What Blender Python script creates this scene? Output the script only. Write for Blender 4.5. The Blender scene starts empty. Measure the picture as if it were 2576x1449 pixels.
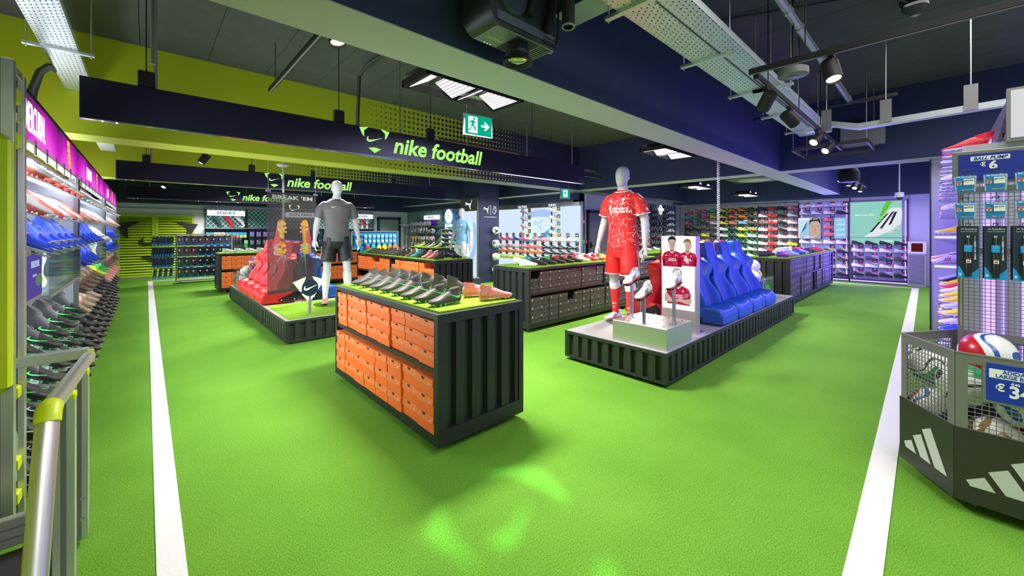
import bpy, bmesh, math, random
from math import sin, cos, pi, radians, sqrt
from mathutils import Vector, Matrix, Euler
from mathutils.bvhtree import BVHTree
from mathutils.geometry import delaunay_2d_cdt

random.seed(7)
S = bpy.context.scene
COL = S.collection

# ------------------------------------------------------------------ camera, world, lights, exposure
AZ = math.atan2(920.0, 991.0)
cam_d = bpy.data.cameras.new('camera')
cam = bpy.data.objects.new('camera', cam_d)
COL.objects.link(cam)
cam.location = (0, 0, 1.42)
cam.rotation_euler = (pi / 2, 0, -AZ)
cam_d.sensor_width = 36.0
cam_d.lens = 991.0 / 2576.0 * 36.0
cam_d.shift_y = -144.5 / 2576.0
cam_d.clip_start = 0.02
S.camera = cam

W = bpy.data.worlds.new('world')
S.world = W
W.use_nodes = True
W.node_tree.nodes['Background'].inputs[0].default_value = (0.75, 0.85, 1.0, 1)
W.node_tree.nodes['Background'].inputs[1].default_value = 1.05

S.view_settings.view_transform = 'Standard'
S.view_settings.look = 'None'
S.view_settings.gamma = 1.0
S.view_settings.use_curve_mapping = False
S.view_settings.exposure = 0.0


def area(name, loc, sx, sy, power, color=(1, 0.97, 0.93), rot=(0, 0, 0), spread=150):
    d = bpy.data.lights.new(name, 'AREA')
    d.shape = 'RECTANGLE'
    d.size = sx
    d.size_y = sy
    d.energy = power
    d.color = color
    d.spread = radians(spread)
    o = bpy.data.objects.new(name, d)
    COL.objects.link(o)
    o.location = loc
    o.rotation_euler = rot
    return o


def spot(name, loc, target, power, angle=50, color=(1, 0.93, 0.82), radius=0.03, blend=0.5):
    d = bpy.data.lights.new(name, 'SPOT')
    d.energy = power
    d.color = color
    d.spot_size = radians(angle)
    d.spot_blend = blend
    d.shadow_soft_size = radius
    o = bpy.data.objects.new(name, d)
    COL.objects.link(o)
    o.location = loc
    v = Vector(target) - Vector(loc)
    o.rotation_euler = v.to_track_quat('-Z', 'Y').to_euler()
    return o


# the store's LED troughs hang in rows along the bays; their light comes from just under each one
LED_SPOTS = [(2.2, 3.0, 2.70, 1.0), (6.4, 3.05, 2.70, 1.0), (2.35, 6.95, 2.70, 0.85), (6.8, 7.0, 2.70, 0.85),
             (2.3, 11.7, 2.70, 0.8), (6.4, 11.7, 2.70, 0.8), (1.6, 14.6, 2.28, 0.5), (5.6, 14.6, 2.28, 0.5),
             (10.4, 4.2, 2.52, 1.0), (12.9, 3.8, 2.45, 1.25)]
K = 152.0
for lx, ly, lz, k in LED_SPOTS:
    area('trough_light', (lx, ly, lz - 0.06), 0.95, 0.36, K * k)
# broad fill over the front bay and behind the camera, added without fixtures
area('front_bay_fill', (2.6, -0.6, 3.42), 2.4, 1.6, K * 0.55)
area('front_bay_fill', (5.8, -0.6, 3.42), 2.4, 1.6, K * 0.4)
area('front_bay_fill', (10.8, 0.2, 3.42), 3.0, 1.6, K * 0.6)
area('front_bay_fill', (0.3, -1.8, 3.42), 1.6, 1.6, K * 0.5)
# cool glow of the lit boot walls
for y0, y1 in ((3.15, 5.05), (5.15, 8.05), (8.15, 11.0)):
    area('boot_wall_glow', (-0.52, (y0 + y1) / 2, 1.84), 0.1, y1 - y0, 20, (0.82, 0.91, 1.0), (0, radians(12), 0))
    area('boot_wall_front_fill', (-0.34, (y0 + y1) / 2, 1.25), 1.3, y1 - y0, 40, (0.86, 0.93, 1.0), (0, radians(-90), 0))  # fill sheet added in front of the boots to brighten what faces it
    area('boot_wall_top_glow', (-0.72, (y0 + y1) / 2, 2.16), 0.2, y1 - y0, 9, (0.9, 0.95, 1.0), (0, radians(180), 0))
    area('boot_wall_back_fill', (-0.46, (y0 + y1) / 2, 1.1), 1.4, y1 - y0, 34, (0.84, 0.92, 1.0), (0, radians(90), 0))  # fill added among the shelves to brighten the back panel
# violet strips of the front fixture and the far wall
area('violet_strip_glow', (5.9, 0.26, 1.2), 4.0, 1.7, 110, (0.24, 0.14, 1.0), (radians(-90), 0, 0))
area('violet_fixture_glow', (6.4, 0.14, 1.25), 3.4, 1.7, 34, (0.24, 0.14, 1.0), (radians(90), 0, 0))
area('violet_side_fill', (11.2, -1.2, 1.3), 5.0, 2.0, 140, (0.24, 0.14, 1.0), (radians(90), 0, 0))  # violet fill added from the unseen side, no fixture stands there
area('violet_wall_glow', (14.1, 1.7, 1.2), 2.2, 1.8, 60, (0.24, 0.14, 1.0), (0, radians(90), 0))
area('violet_wall_wash', (13.95, 1.45, 1.15), 2.2, 2.6, 26, (0.30, 0.20, 1.0), (0, radians(-90), 0))
area('puma_wall_glow', (8.3, 8.0, 1.2), 1.8, 3.0, 22, (0.72, 0.86, 1.0), (0, radians(90), 0))
# track spots that pick out the three figures
spot('track_and_fill_spot', (3.3, 0.47, 2.55), (4.1, 2.45, 1.3), 120, 45)
spot('track_and_fill_spot', (1.5, 4.1, 2.72), (2.1, 6.2, 1.2), 110, 45)
spot('track_and_fill_spot', (5.0, 6.9, 2.7), (6.15, 8.5, 1.2), 70, 45)
spot('track_and_fill_spot', (1.05, 3.05, 2.9), (1.7, 2.7, 0.9), 50, 60)
for sx_, sy_, tx_, ty_ in ((1.1, 3.6, 0.85, 3.3), (2.9, 2.6, 2.6, 2.4), (0.7, 5.2, 0.8, 5.4), (2.8, 5.0, 3.0, 4.8), (1.6, 0.6, 1.35, 1.0)):  # spots added without lamp bodies to pool light on the floor
    spot('track_and_fill_spot', (sx_, sy_, 2.85), (tx_, ty_, 0), 38, 62, (1, 0.95, 0.86), 0.05, 0.9)

# ------------------------------------------------------------------ materials
MATS = {}


def mat(name, col, rough=0.6, metal=0.0, emit=0.0, ecol=None, spec=0.5, coat=0.0, trans=0.0, noise=0.0, nscale=40.0, bump=0.0,
        alpha=None):
    if name in MATS:
        return MATS[name]
    m = bpy.data.materials.new(name)
    m.use_nodes = True
    nt = m.node_tree
    b = nt.nodes['Principled BSDF']
    c = tuple(col) + (1,) if len(col) == 3 else tuple(col)
    b.inputs['Base Color'].default_value = c
    b.inputs['Roughness'].default_value = rough
    b.inputs['Metallic'].default_value = metal
    b.inputs['Specular IOR Level'].default_value = spec
    b.inputs['Coat Weight'].default_value = coat
    b.inputs['Transmission Weight'].default_value = trans
    if emit:
        b.inputs['Emission Color'].default_value = (tuple(ecol or col) + (1,))[:4]
        b.inputs['Emission Strength'].default_value = emit
    if alpha is not None:
        b.inputs['Alpha'].default_value = alpha
    if noise or bump:
        tc = nt.nodes.new('ShaderNodeTexCoord')
        n = nt.nodes.new('ShaderNodeTexNoise')
        n.inputs['Scale'].default_value = nscale
        n.inputs['Detail'].default_value = 4
        nt.links.new(tc.outputs['Object'], n.inputs['Vector'])
        if noise:
            mx = nt.nodes.new('ShaderNodeMix')
            mx.data_type = 'RGBA'
            mx.inputs[6].default_value = tuple(max(0, v * (1 - noise)) for v in c[:3]) + (1,)
            mx.inputs[7].default_value = tuple(min(1, v * (1 + noise)) for v in c[:3]) + (1,)
            nt.links.new(n.outputs['Fac'], mx.inputs[0])
            nt.links.new(mx.outputs[2], b.inputs['Base Color'])
        if bump:
            bp = nt.nodes.new('ShaderNodeBump')
            bp.inputs['Strength'].default_value = bump
            bp.inputs['Distance'].default_value = 0.01
            nt.links.new(n.outputs['Fac'], bp.inputs['Height'])
            nt.links.new(bp.outputs['Normal'], b.inputs['Normal'])
    MATS[name] = m
    return m


def srgb(r, g, b):
    f = lambda v: (v / 255 / 12.92) if v / 255 <= 0.04045 else ((v / 255 + 0.055) / 1.055) ** 2.4
    return (f(r), f(g), f(b))


def nodes(m):
    nt = m.node_tree
    return nt, nt.nodes, nt.links


def mth(nt, op, a, b=None, c=None):
    n = nt.nodes.new('ShaderNodeMath')
    n.operation = op
    for i, v in enumerate((a, b, c)):
        if v is None:
            continue
        if isinstance(v, (int, float)):
            n.inputs[i].default_value = v
        else:
            nt.links.new(v, n.inputs[i])
    return n.outputs[0]


def turf_material(name, dark, light, scale):
    m = mat(name, light, 0.95, spec=0.1)
    nt, N, L = nodes(m)
    b = N['Principled BSDF']
    tc = N.new('ShaderNodeTexCoord')
    n1 = N.new('ShaderNodeTexNoise')
    n1.inputs['Scale'].default_value = scale
    n1.inputs['Detail'].default_value = 3
    n1.inputs['Roughness'].default_value = 0.7
    L.new(tc.outputs['Object'], n1.inputs['Vector'])
    n2 = N.new('ShaderNodeTexNoise')
    n2.inputs['Scale'].default_value = 1.3
    n2.inputs['Detail'].default_value = 5
    L.new(tc.outputs['Object'], n2.inputs['Vector'])
    f = mth(nt, 'MULTIPLY_ADD', n1.outputs['Fac'], 3.0, -1.15)
    f = mth(nt, 'ADD', f, mth(nt, 'MULTIPLY_ADD', n2.outputs['Fac'], 0.6, -0.15))
    r = N.new('ShaderNodeMix')
    r.data_type = 'RGBA'
    r.clamp_factor = True
    r.inputs[6].default_value = dark + (1,)
    r.inputs[7].default_value = light + (1,)
    L.new(f, r.inputs[0])
    L.new(r.outputs[2], b.inputs['Base Color'])
    bp = N.new('ShaderNodeBump')
    bp.inputs['Strength'].default_value = 0.6
    bp.inputs['Distance'].default_value = 0.012
    L.new(n1.outputs['Fac'], bp.inputs['Height'])
    L.new(bp.outputs['Normal'], b.inputs['Normal'])
    return m


TURF = turf_material('turf', (0.056, 0.185, 0.012), (0.205, 0.445, 0.050), 170)
TURF2 = turf_material('turf_mat', (0.11, 0.26, 0.010), (0.30, 0.54, 0.045), 150)
LINE = mat('line_paint', (0.70, 0.69, 0.69), 0.9, noise=0.06, nscale=160, bump=0.4)
NAVY = mat('navy_paint', (0.032, 0.042, 0.105), 0.8, spec=0.25, noise=0.12, nscale=9)
NAVY2 = mat('fascia_navy', (0.016, 0.016, 0.036), 0.85, spec=0.15, noise=0.1, nscale=60)
SOFFIT = mat('soffit_paint', (0.44, 0.43, 0.45), 0.75, noise=0.05, nscale=12)
SLAB = mat('slab_paint', (0.075, 0.078, 0.080), 0.85, noise=0.25, nscale=5, bump=0.2)
LIME = mat('lime_paint', (0.42, 0.50, 0.006), 0.6, noise=0.05, nscale=10)
WHITEP = mat('white_paint', (0.72, 0.73, 0.74), 0.6)
GREYP = mat('grey_paint', (0.30, 0.30, 0.32), 0.6)
BLACK = mat('black_paint', (0.012, 0.012, 0.014), 0.6, spec=0.3)
FRAME = mat('stand_black', (0.012, 0.013, 0.015), 0.45, noise=0.15, nscale=50)
STEEL = mat('steel', (0.55, 0.55, 0.56), 0.32, 1.0)
ALU = mat('brushed_alu', (0.66, 0.66, 0.65), 0.38, 0.9)
GALV = mat('galvanised', (0.62, 0.66, 0.70), 0.45, 0.75, noise=0.12, nscale=30)
GREYM = mat('grey_metal', (0.26, 0.26, 0.255), 0.5, 0.25)
DARKM = mat('dark_metal', (0.045, 0.045, 0.05), 0.45, 0.3)
ORANGE = mat('box_orange', (0.92, 0.155, 0.015), 0.6, noise=0.05, nscale=30)
ORANGE2 = mat('box_lid_orange', (0.95, 0.21, 0.055), 0.55)
BOXBLK = mat('box_charcoal', (0.045, 0.042, 0.040), 0.55)
BOXLID = mat('box_lid_charcoal', (0.06, 0.055, 0.052), 0.5)
WHITE = mat('white_plastic', (0.80, 0.80, 0.79), 0.45)
WHITEINK = mat('white_print', (0.85, 0.85, 0.85), 0.5)
BLACKINK = mat('black_print', (0.01, 0.01, 0.01), 0.6)
LIMEPL = mat('lime_plastic', (0.60, 0.72, 0.01), 0.45)
ACRYL = None
RED = mat('red_leather', (0.72, 0.012, 0.018), 0.38, spec=0.5)
BLUE = mat('blue_leather', (0.006, 0.070, 0.42), 0.38, spec=0.5)
CASTER = mat('caster_grey', (0.5, 0.5, 0.5), 0.4)
DENIM = mat('navy_print', (0.02, 0.04, 0.12), 0.5)
SKIN = mat('mannequin_white', (0.60, 0.60, 0.62), 0.5)


def emissive(name, col, strength):
    m = bpy.data.materials.new(name)
    m.use_nodes = True
    nt = m.node_tree
    nt.nodes.remove(nt.nodes['Principled BSDF'])
    e = nt.nodes.new('ShaderNodeEmission')
    e.inputs[0].default_value = tuple(col) + (1,)
    e.inputs[1].default_value = strength
    nt.links.new(e.outputs[0], nt.nodes['Material Output'].inputs[0])
    MATS[name] = m
    return m


E_WHITE = emissive('lit_white', (0.93, 0.96, 1.0), 1.15)
E_PANEL = emissive('lit_panel_cool', (0.68, 0.82, 1.0), 1.0)
E_LAMP = emissive('lamp_face', (1.0, 0.86, 0.62), 4.0)
E_LIME = emissive('lit_lime', (0.46, 1.0, 0.20), 1.05)
E_VIO = emissive('violet_strip', (0.42, 0.28, 1.0), 2.2)
E_MAG = None


def glassy(name, tint, amount, rough=0.05):
    m = bpy.data.materials.new(name)
    m.use_nodes = True
    nt = m.node_tree
    nt.nodes.remove(nt.nodes['Principled BSDF'])
    t = nt.nodes.new('ShaderNodeBsdfTransparent')
    t.inputs[0].default_value = tuple(tint) + (1,)
    g = nt.nodes.new('ShaderNodeBsdfGlossy')
    g.inputs['Roughness'].default_value = rough
    mx = nt.nodes.new('ShaderNodeMixShader')
    fr = nt.nodes.new('ShaderNodeFresnel')
    fr.inputs[0].default_value = 1.45
    f = mth(nt, 'MULTIPLY_ADD', fr.outputs[0], 0.4, amount)
    nt.links.new(f, mx.inputs[0])
    nt.links.new(t.outputs[0], mx.inputs[1])
    nt.links.new(g.outputs[0], mx.inputs[2])
    nt.links.new(mx.outputs[0], nt.nodes['Material Output'].inputs[0])
    MATS[name] = m
    return m


GLASS = glassy('clear_acrylic', (0.90, 0.96, 0.95), 0.04)
LENS = glassy('lens_glass', (0.95, 0.95, 0.95), 0.10, 0.02)


# ------------------------------------------------------------------ mesh builder and object helpers
class MB:
    def __init__(s):
        s.v, s.f, s.m = [], [], []
        s.T = Matrix.Identity(4)
        s.mi = 0

    def add(s, vs, fs):
        o = len(s.v)
        T = s.T
        s.v += [tuple(T @ Vector(p)) for p in vs]
        s.f += [tuple(i + o for i in f) for f in fs]
        s.m += [s.mi] * len(fs)
        return s

    def box(s, x0, x1, y0, y1, z0, z1, bev=0.0):
        if bev <= 0:
            v = [(x0, y0, z0), (x1, y0, z0), (x1, y1, z0), (x0, y1, z0), (x0, y0, z1), (x1, y0, z1), (x1, y1, z1), (x0, y1, z1)]
            return s.add(v, [(0, 3, 2, 1), (4, 5, 6, 7), (0, 1, 5, 4), (1, 2, 6, 5), (2, 3, 7, 6), (3, 0, 4, 7)])
        b = min(bev, (x1 - x0) / 2.01, (y1 - y0) / 2.01, (z1 - z0) / 2.01)
        rings = []
        for z, i in ((z0, b), (z0 + b, 0), (z1 - b, 0), (z1, b)):
            a, c, d, e = x0 + i, x1 - i, y0 + i, y1 - i
            k = b * (0.35 if i == 0 else 0.35)
            rings.append([(a + k, d, z), (c - k, d, z), (c, d + k, z), (c, e - k, z), (c - k, e, z), (a + k, e, z), (a, e - k, z), (a, d + k, z)])
        return s.loft(rings)

    def loft(s, rings, cap=True, closed=True):
        n = len(rings[0])
        v = [p for r in rings for p in r]
        f = []
        for i in range(len(rings) - 1):
            for j in range(n if closed else n - 1):
                a, b = i * n + j, i * n + (j + 1) % n
                f.append((a, b, b + n, a + n))
        if cap and closed:
            f.append(tuple(range(n - 1, -1, -1)))
            k = (len(rings) - 1) * n
            f.append(tuple(range(k, k + n)))
        return s.add(v, f)

    def prism(s, poly, lo, hi, axis='z'):
        def p3(a, b, c):
            return {'z': (a, b, c), 'y': (a, c, b), 'x': (c, a, b)}[axis]
        n = len(poly)
        v = [p3(a, b, lo) for a, b in poly] + [p3(a, b, hi) for a, b in poly]
        f = [tuple(range(n - 1, -1, -1)), tuple(range(n, 2 * n))]
        f += [(i, (i + 1) % n, n + (i + 1) % n, n + i) for i in range(n)]
        return s.add(v, f)

    def tube(s, pts, r, n=8, cap=True):
        pts = [Vector(p) for p in pts]
        rings = []
        up = None
        for i, p in enumerate(pts):
            a = pts[max(0, i - 1)]
            b = pts[min(len(pts) - 1, i + 1)]
            d = (b - a).normalized()
            if up is None:
                up = Vector((0, 0, 1)) if abs(d.z) < 0.9 else Vector((1, 0, 0))
            sd = d.cross(up).normalized()
            up = sd.cross(d).normalized()
            rr = r[i] if isinstance(r, (list, tuple)) else r
            rings.append([tuple(p + sd * (rr * cos(2 * pi * k / n)) + up * (rr * sin(2 * pi * k / n))) for k in range(n)])
        return s.loft(rings, cap)

    def lathe(s, prof, n=16, c=(0, 0, 0), axis='z', cap=True):
        rings = []
        for r, z in prof:
            ring = []
            for k in range(n):
                a, b = r * cos(2 * pi * k / n), r * sin(2 * pi * k / n)
                ring.append({'z': (c[0] + a, c[1] + b, c[2] + z), 'y': (c[0] + a, c[1] + z, c[2] + b), 'x': (c[0] + z, c[1] + a, c[2] + b)}[axis])
            rings.append(ring)
        return s.loft(rings, cap)

    def sphere(s, c, r, nu=16, nv=10, sc=(1, 1, 1)):
        prof = []
        rings = []
        for j in range(nv + 1):
            t = -pi / 2 + pi * j / nv
            rr = max(cos(t), 0.02) * r
            rings.append([(c[0] + rr * cos(2 * pi * k / nu) * sc[0], c[1] + rr * sin(2 * pi * k / nu) * sc[1], c[2] + r * sin(t) * sc[2]) for k in range(nu)])
        return s.loft(rings)

    def mesh(s, name, mats, smooth=None):
        me = bpy.data.meshes.new(name)
        me.from_pydata(s.v, [], s.f)
        for m in (mats if isinstance(mats, (list, tuple)) else [mats]):
            me.materials.append(m)
        if any(s.m):
            me.polygons.foreach_set('material_index', s.m)
        if smooth:
            me.shade_smooth()
            me.set_sharp_from_angle(angle=radians(smooth))
        me.update()
        return me


def fixn(me):
    bm = bmesh.new()
    bm.from_mesh(me)
    bmesh.ops.recalc_face_normals(bm, faces=bm.faces)
    bm.to_mesh(me)
    bm.free()
    return me


def put(name, me, parent=None, loc=(0, 0, 0), rot=None, mtx=None):
    o = bpy.data.objects.new(name, me)
    COL.objects.link(o)
    if parent is not None:
        o.parent = parent
    o.location = loc
    if rot:
        o.rotation_euler = rot
    if mtx is not None:
        o.matrix_local = mtx
    return o


def obj(name, mb, mats, parent=None, smooth=None, loc=(0, 0, 0), rot=None):
    return put(name, mb.mesh(name, mats, smooth), parent, loc, rot)


def tag(o, label=None, cat=None, group=None, kind=None):
    if label:
        o['label'] = label
    if cat:
        o['category'] = cat
    if group:
        o['group'] = group
    if kind:
        o['kind'] = kind
    return o


def thing(name, label, cat, loc=(0, 0, 0), rz=0.0, group=None, rot=None):
    o = bpy.data.objects.new(name, None)
    o.empty_display_size = 0.05
    COL.objects.link(o)
    o.location = loc
    o.rotation_euler = rot or (0, 0, rz)
    return tag(o, label, cat, group)


def copy_tree(o, parent=None):
    c = o.copy()
    COL.objects.link(c)
    if parent is not None:
        c.parent = parent
    for ch in list(o.children):
        copy_tree(ch, c)
    return c


def struct(name, mb, mats, parent=None, smooth=None):
    o = obj(name, mb, mats, parent, smooth)
    o['kind'] = 'structure'
    return o


def evaluated_mesh(me, mods):
    o = bpy.data.objects.new('tmp', me)
    COL.objects.link(o)
    for t, kw in mods:
        md = o.modifiers.new(t, t)
        for k, v in kw.items():
            setattr(md, k, v)
    dg = bpy.context.evaluated_depsgraph_get()
    dg.update()
    r = bpy.data.meshes.new_from_object(o.evaluated_get(dg))
    bpy.data.objects.remove(o)
    return r


def text_mesh(body, size, bold=0.0, shear=0.0, align='CENTER', space=1.0, extrude=0.001, sx=1.0):
    c = bpy.data.curves.new('txt', 'FONT')
    c.body = body
    c.size = size
    c.offset = bold * size
    c.shear = shear
    c.align_x = align
    c.align_y = 'CENTER'
    c.space_character = space
    c.extrude = extrude
    c.resolution_u = 3
    o = bpy.data.objects.new('txt', c)
    me = bpy.data.meshes.new_from_object(o)
    bpy.data.objects.remove(o)
    bpy.data.curves.remove(c)
    if sx != 1.0:
        for v in me.vertices:
            v.co.x *= sx
    return me


def frame_of(right, up):
    r = Vector(right).normalized()
    u = Vector(up).normalized()
    n = r.cross(u)
    return Matrix((r, u, n)).transposed().to_4x4()


FACE = {'-y': frame_of((1, 0, 0), (0, 0, 1)), '+y': frame_of((-1, 0, 0), (0, 0, 1)),
        '-x': frame_of((0, -1, 0), (0, 0, 1)), '+x': frame_of((0, 1, 0), (0, 0, 1)), '+z': Matrix.Identity(4), '-z': frame_of((1, 0, 0), (0, -1, 0))}


def text(name, body, size, m, parent, loc, face='-y', bold=0.0, shear=0.0, align='CENTER', space=1.0, sx=1.0, rot2=0.0):
    me = text_mesh(body, size, bold, shear, align, space, 0.001, sx)
    me.materials.clear()
    me.materials.append(m)
    F = FACE[face] if isinstance(face, str) else face
    return put(name, me, parent, mtx=Matrix.Translation(loc) @ F @ Matrix.Rotation(rot2, 4, 'Z'))


def bez(pts, n=6):
    """smooth closed outline through points (Catmull-Rom)"""
    out = []
    k = len(pts)
    for i in range(k):
        p0, p1, p2, p3 = (Vector(pts[(i + d) % k]) for d in (-1, 0, 1, 2))
        for j in range(n):
            t = j / n
            out.append(tuple(0.5 * ((2 * p1) + (p2 - p0) * t + (2 * p0 - 5 * p1 + 4 * p2 - p3) * t * t + (3 * p1 - p0 - 3 * p2 + p3) * t ** 3)))
    return out


def tri_poly(polys, thick=0.002):
    """flat outlines (2-D, concave allowed) -> thin solid mesh builder in local XY, facing +Z"""
    mb = MB()
    for poly in polys:
        vs = [Vector(p[:2]) for p in poly]
        n = len(vs)
        r = delaunay_2d_cdt(vs, [], [list(range(n))], 1, 1e-7)
        nv = len(r[0])
        top = [(p.x, p.y, thick) for p in r[0]]
        bot = [(p.x, p.y, 0) for p in r[0]]
        fs = []
        edges = {}
        for f in r[2]:
            f = list(f)
            a = sum(r[0][f[i]].x * r[0][f[(i + 1) % len(f)]].y - r[0][f[(i + 1) % len(f)]].x * r[0][f[i]].y for i in range(len(f)))
            if a < 0:
                f.reverse()
            fs.append(tuple(f))
            fs.append(tuple(i + nv for i in reversed(f)))
            for i in range(len(f)):
                edges[(f[i], f[(i + 1) % len(f)])] = 1
        for (a, b) in edges:
            if (b, a) not in edges:
                fs.append((a, a + nv, b + nv, b))
        mb.add(top + bot, fs)
    return mb


def flat(name, polys, m, parent, loc, face='-y', scale=1.0, thick=0.002, rot2=0.0):
    me = tri_poly([[(x * scale, y * scale) for x, y in p] for p in polys], thick).mesh(name, m)
    F = FACE[face] if isinstance(face, str) else face
    return put(name, me, parent, mtx=Matrix.Translation(loc) @ F @ Matrix.Rotation(rot2, 4, 'Z'))


def rrect(w, h, r, n=4, cx=0, cy=0):
    o = []
    for qx, qy, a0 in ((1, 1, 0), (-1, 1, 90), (-1, -1, 180), (1, -1, 270)):
        for k in range(n + 1):
            a = radians(a0 + 90 * k / n)
            o.append((cx + qx * (w / 2 - r) + r * cos(a), cy + qy * (h / 2 - r) + r * sin(a)))
    return o


def dens(poly, step):
    out = []
    for i, a in enumerate(poly):
        b = poly[(i + 1) % len(poly)]
        n = max(1, int(math.hypot(b[0] - a[0], b[1] - a[1]) / step))
        out += [(a[0] + (b[0] - a[0]) * k / n, a[1] + (b[1] - a[1]) * k / n) for k in range(n)]
    return out


def ell(cx, cy, rx, ry, n=20, a0=0):
    return [(cx + rx * cos(2 * pi * k / n + a0), cy + ry * sin(2 * pi * k / n + a0)) for k in range(n)]


TICK = bez([(-1.0, 0.02), (-0.86, 0.36), (-0.80, 0.34), (-0.84, 0.05), (-0.62, -0.08), (0.2, 0.14), (1.0, 0.42), (0.2, 0.02), (-0.45, -0.34), (-0.78, -0.36), (-0.98, -0.2)], 4)
HORN_L = [(-1.0, 1.0), (-0.42, 1.12), (-0.72, 0.78), (-0.70, 0.28), (-0.82, 0.46)]
HORN_R = [(1.0, 1.0), (0.42, 1.12), (0.72, 0.78), (0.70, 0.28), (0.82, 0.46)]
HORN_B = [(-0.42, -0.62), (0.0, -0.52), (0.42, -0.62), (0.0, -1.0)]
SKULL = [HORN_L, HORN_R, HORN_B, [(x * 0.42, y * 0.5 + 0.2) for x, y in TICK]]
BARS = [[(-1.0, -0.55), (-0.78, -0.18), (-0.42, -0.38), (-0.52, -0.55)], [(-0.62, 0.05), (-0.22, -0.55), (0.12, -0.55), (-0.30, 0.24)][::1],
        [(-0.10, 0.36), (0.28, 0.56), (1.0, -0.55), (0.42, -0.55)]]
TRI3 = [[(-1, -0.6), (-0.55, -0.6), (-0.78, -0.15)], [(-0.62, 0.1), (-0.25, -0.6), (0.1, -0.6), (-0.35, 0.45)], [(-0.15, 0.75), (0.1, 1.0), (1.0, -0.6), (0.4, -0.6)]]
CAT = bez([(1.0, 1.0), (0.93, 1.02), (0.62, 0.42), (0.2, 0.30), (-0.35, 0.42), (-0.85, 0.62), (-1.0, 0.45), (-0.86, 0.22), (-0.98, 0.0), (-0.86, -0.05), (-0.68, 0.12),
           (-0.35, 0.08), (0.0, -0.05), (0.2, -0.28), (0.35, -0.75), (0.55, -0.98), (0.66, -0.86), (0.52, -0.62), (0.56, -0.1), (0.72, 0.28)], 3)
BIRD = bez([(-0.05, 1.0), (0.25, 0.85), (0.15, 0.55), (0.75, 0.85), (0.85, 0.3), (0.4, -0.05), (0.3, -0.5), (0.45, -0.95), (0.0, -0.8), (-0.35, -0.95), (-0.2, -0.5),
            (-0.35, -0.05), (-0.8, 0.3), (-0.7, 0.8), (-0.2, 0.5)], 3)
LION = bez([(-0.5, -0.9), (-0.7, -0.3), (-0.62, 0.3), (-0.2, 0.62), (0.2, 0.62), (0.6, 0.4), (0.68, -0.1), (0.5, -0.2), (0.55, -0.55), (0.2, -0.6), (0.1, -0.95)], 3)
CROWN = [(-0.45, 0.72), (-0.5, 1.1), (-0.25, 0.88), (0.0, 1.2), (0.22, 0.88), (0.5, 1.1), (0.42, 0.72)]
ORD = ['first', 'second', 'third', 'fourth', 'fifth', 'sixth', 'seventh', 'eighth', 'ninth', 'tenth', 'eleventh', 'twelfth', 'thirteenth',
       'fourteenth', 'fifteenth', 'sixteenth', 'seventeenth', 'eighteenth', 'nineteenth', 'twentieth']
# ------------------------------------------------------------------ the room
struct('floor', MB().box(-1.3, 15.0, -3.4, 16.2, -0.06, 0.0), TURF)
FLOOR = bpy.data.objects['floor']


def line_quad(a, b, c, d):
    mb = MB()
    lo = [(p[0], p[1], 0.0005) for p in (a, b, c, d)]
    hi = [(p[0], p[1], 0.004) for p in (a, b, c, d)]
    mb.add(lo + hi, [(3, 2, 1, 0), (4, 5, 6, 7), (0, 1, 5, 4), (1, 2, 6, 5), (2, 3, 7, 6), (3, 0, 4, 7)])
    return obj('pitch_line', mb, LINE, FLOOR)


line_quad((0.03, -3.2), (0.125, -3.2), (0.13, 14.97), (0.033, 14.97))
line_quad((0.13, 14.88), (4.0, 14.88), (4.0, 14.97), (0.13, 14.97))
line_quad((0.6, 0.13), (13.86, 0.29), (13.82, 0.41), (0.6, 0.245))
line_quad((13.78, 0.41), (13.88, 0.41), (13.88, 6.0), (13.78, 6.0))

ceil_base = struct('ceiling', MB().box(-1.3, 15.0, -3.4, 16.2, 3.50, 3.6), BLACK)
px = -1.25
while px < 14.9:
    w = 0.595
    obj('ceiling_plank', MB().box(px, px + w, -3.3, 16.1, 3.475, 3.50), SLAB, ceil_base)
    px += 0.6

LEFTW = mat('left_wall_lime', (0.40, 0.48, 0.006), 0.6, noise=0.04, nscale=6)
struct('wall_left', MB().box(-1.35, -1.15, -3.4, 16.2, 0, 3.5), LEFTW)
struct('wall_back', MB().box(-1.2, 8.7, 15.85, 16.1, 0, 3.5), WHITEP)
struct('wall_recess', MB().box(8.5, 8.7, 6.5, 16.0, 0, 3.5), GREYP)
struct('wall_inner', MB().box(8.5, 14.9, 6.5, 6.7, 0, 3.5), GREYP)
struct('wall_right', MB().box(14.62, 14.85, -3.4, 6.6, 0, 3.5), mat('right_wall_paint', (0.50, 0.50, 0.54), 0.6))
wf = struct('wall_front', MB().box(-1.2, 14.9, -3.45, -3.3, 2.9, 3.5).box(-1.2, 14.9, -3.45, -3.3, 0, 0.12), GREYP)
# unseen shopfront glazing, added behind the camera to let world light in
for k in range(7):
    x0 = -1.1 + 2.25 * k
    wn = struct('added_window_%d' % (k + 1), MB().box(x0, x0 + 0.08, -3.42, -3.34, 0.12, 2.9), DARKM)
    obj('pane', MB().box(x0 + 0.08, x0 + 2.25, -3.385, -3.375, 0.12, 2.9), GLASS, wn)
# dark bulkheads over the perimeter fixtures
struct('trim_1', MB().box(14.02, 14.64, -3.3, 6.5, 2.36, 3.48), NAVY)
struct('trim_2', MB().box(-1.15, 8.5, 15.3, 15.87, 2.22, 3.48), NAVY)
struct('trim_3', MB().box(8.26, 8.52, 6.5, 15.4, 2.24, 3.48), NAVY)


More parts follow.
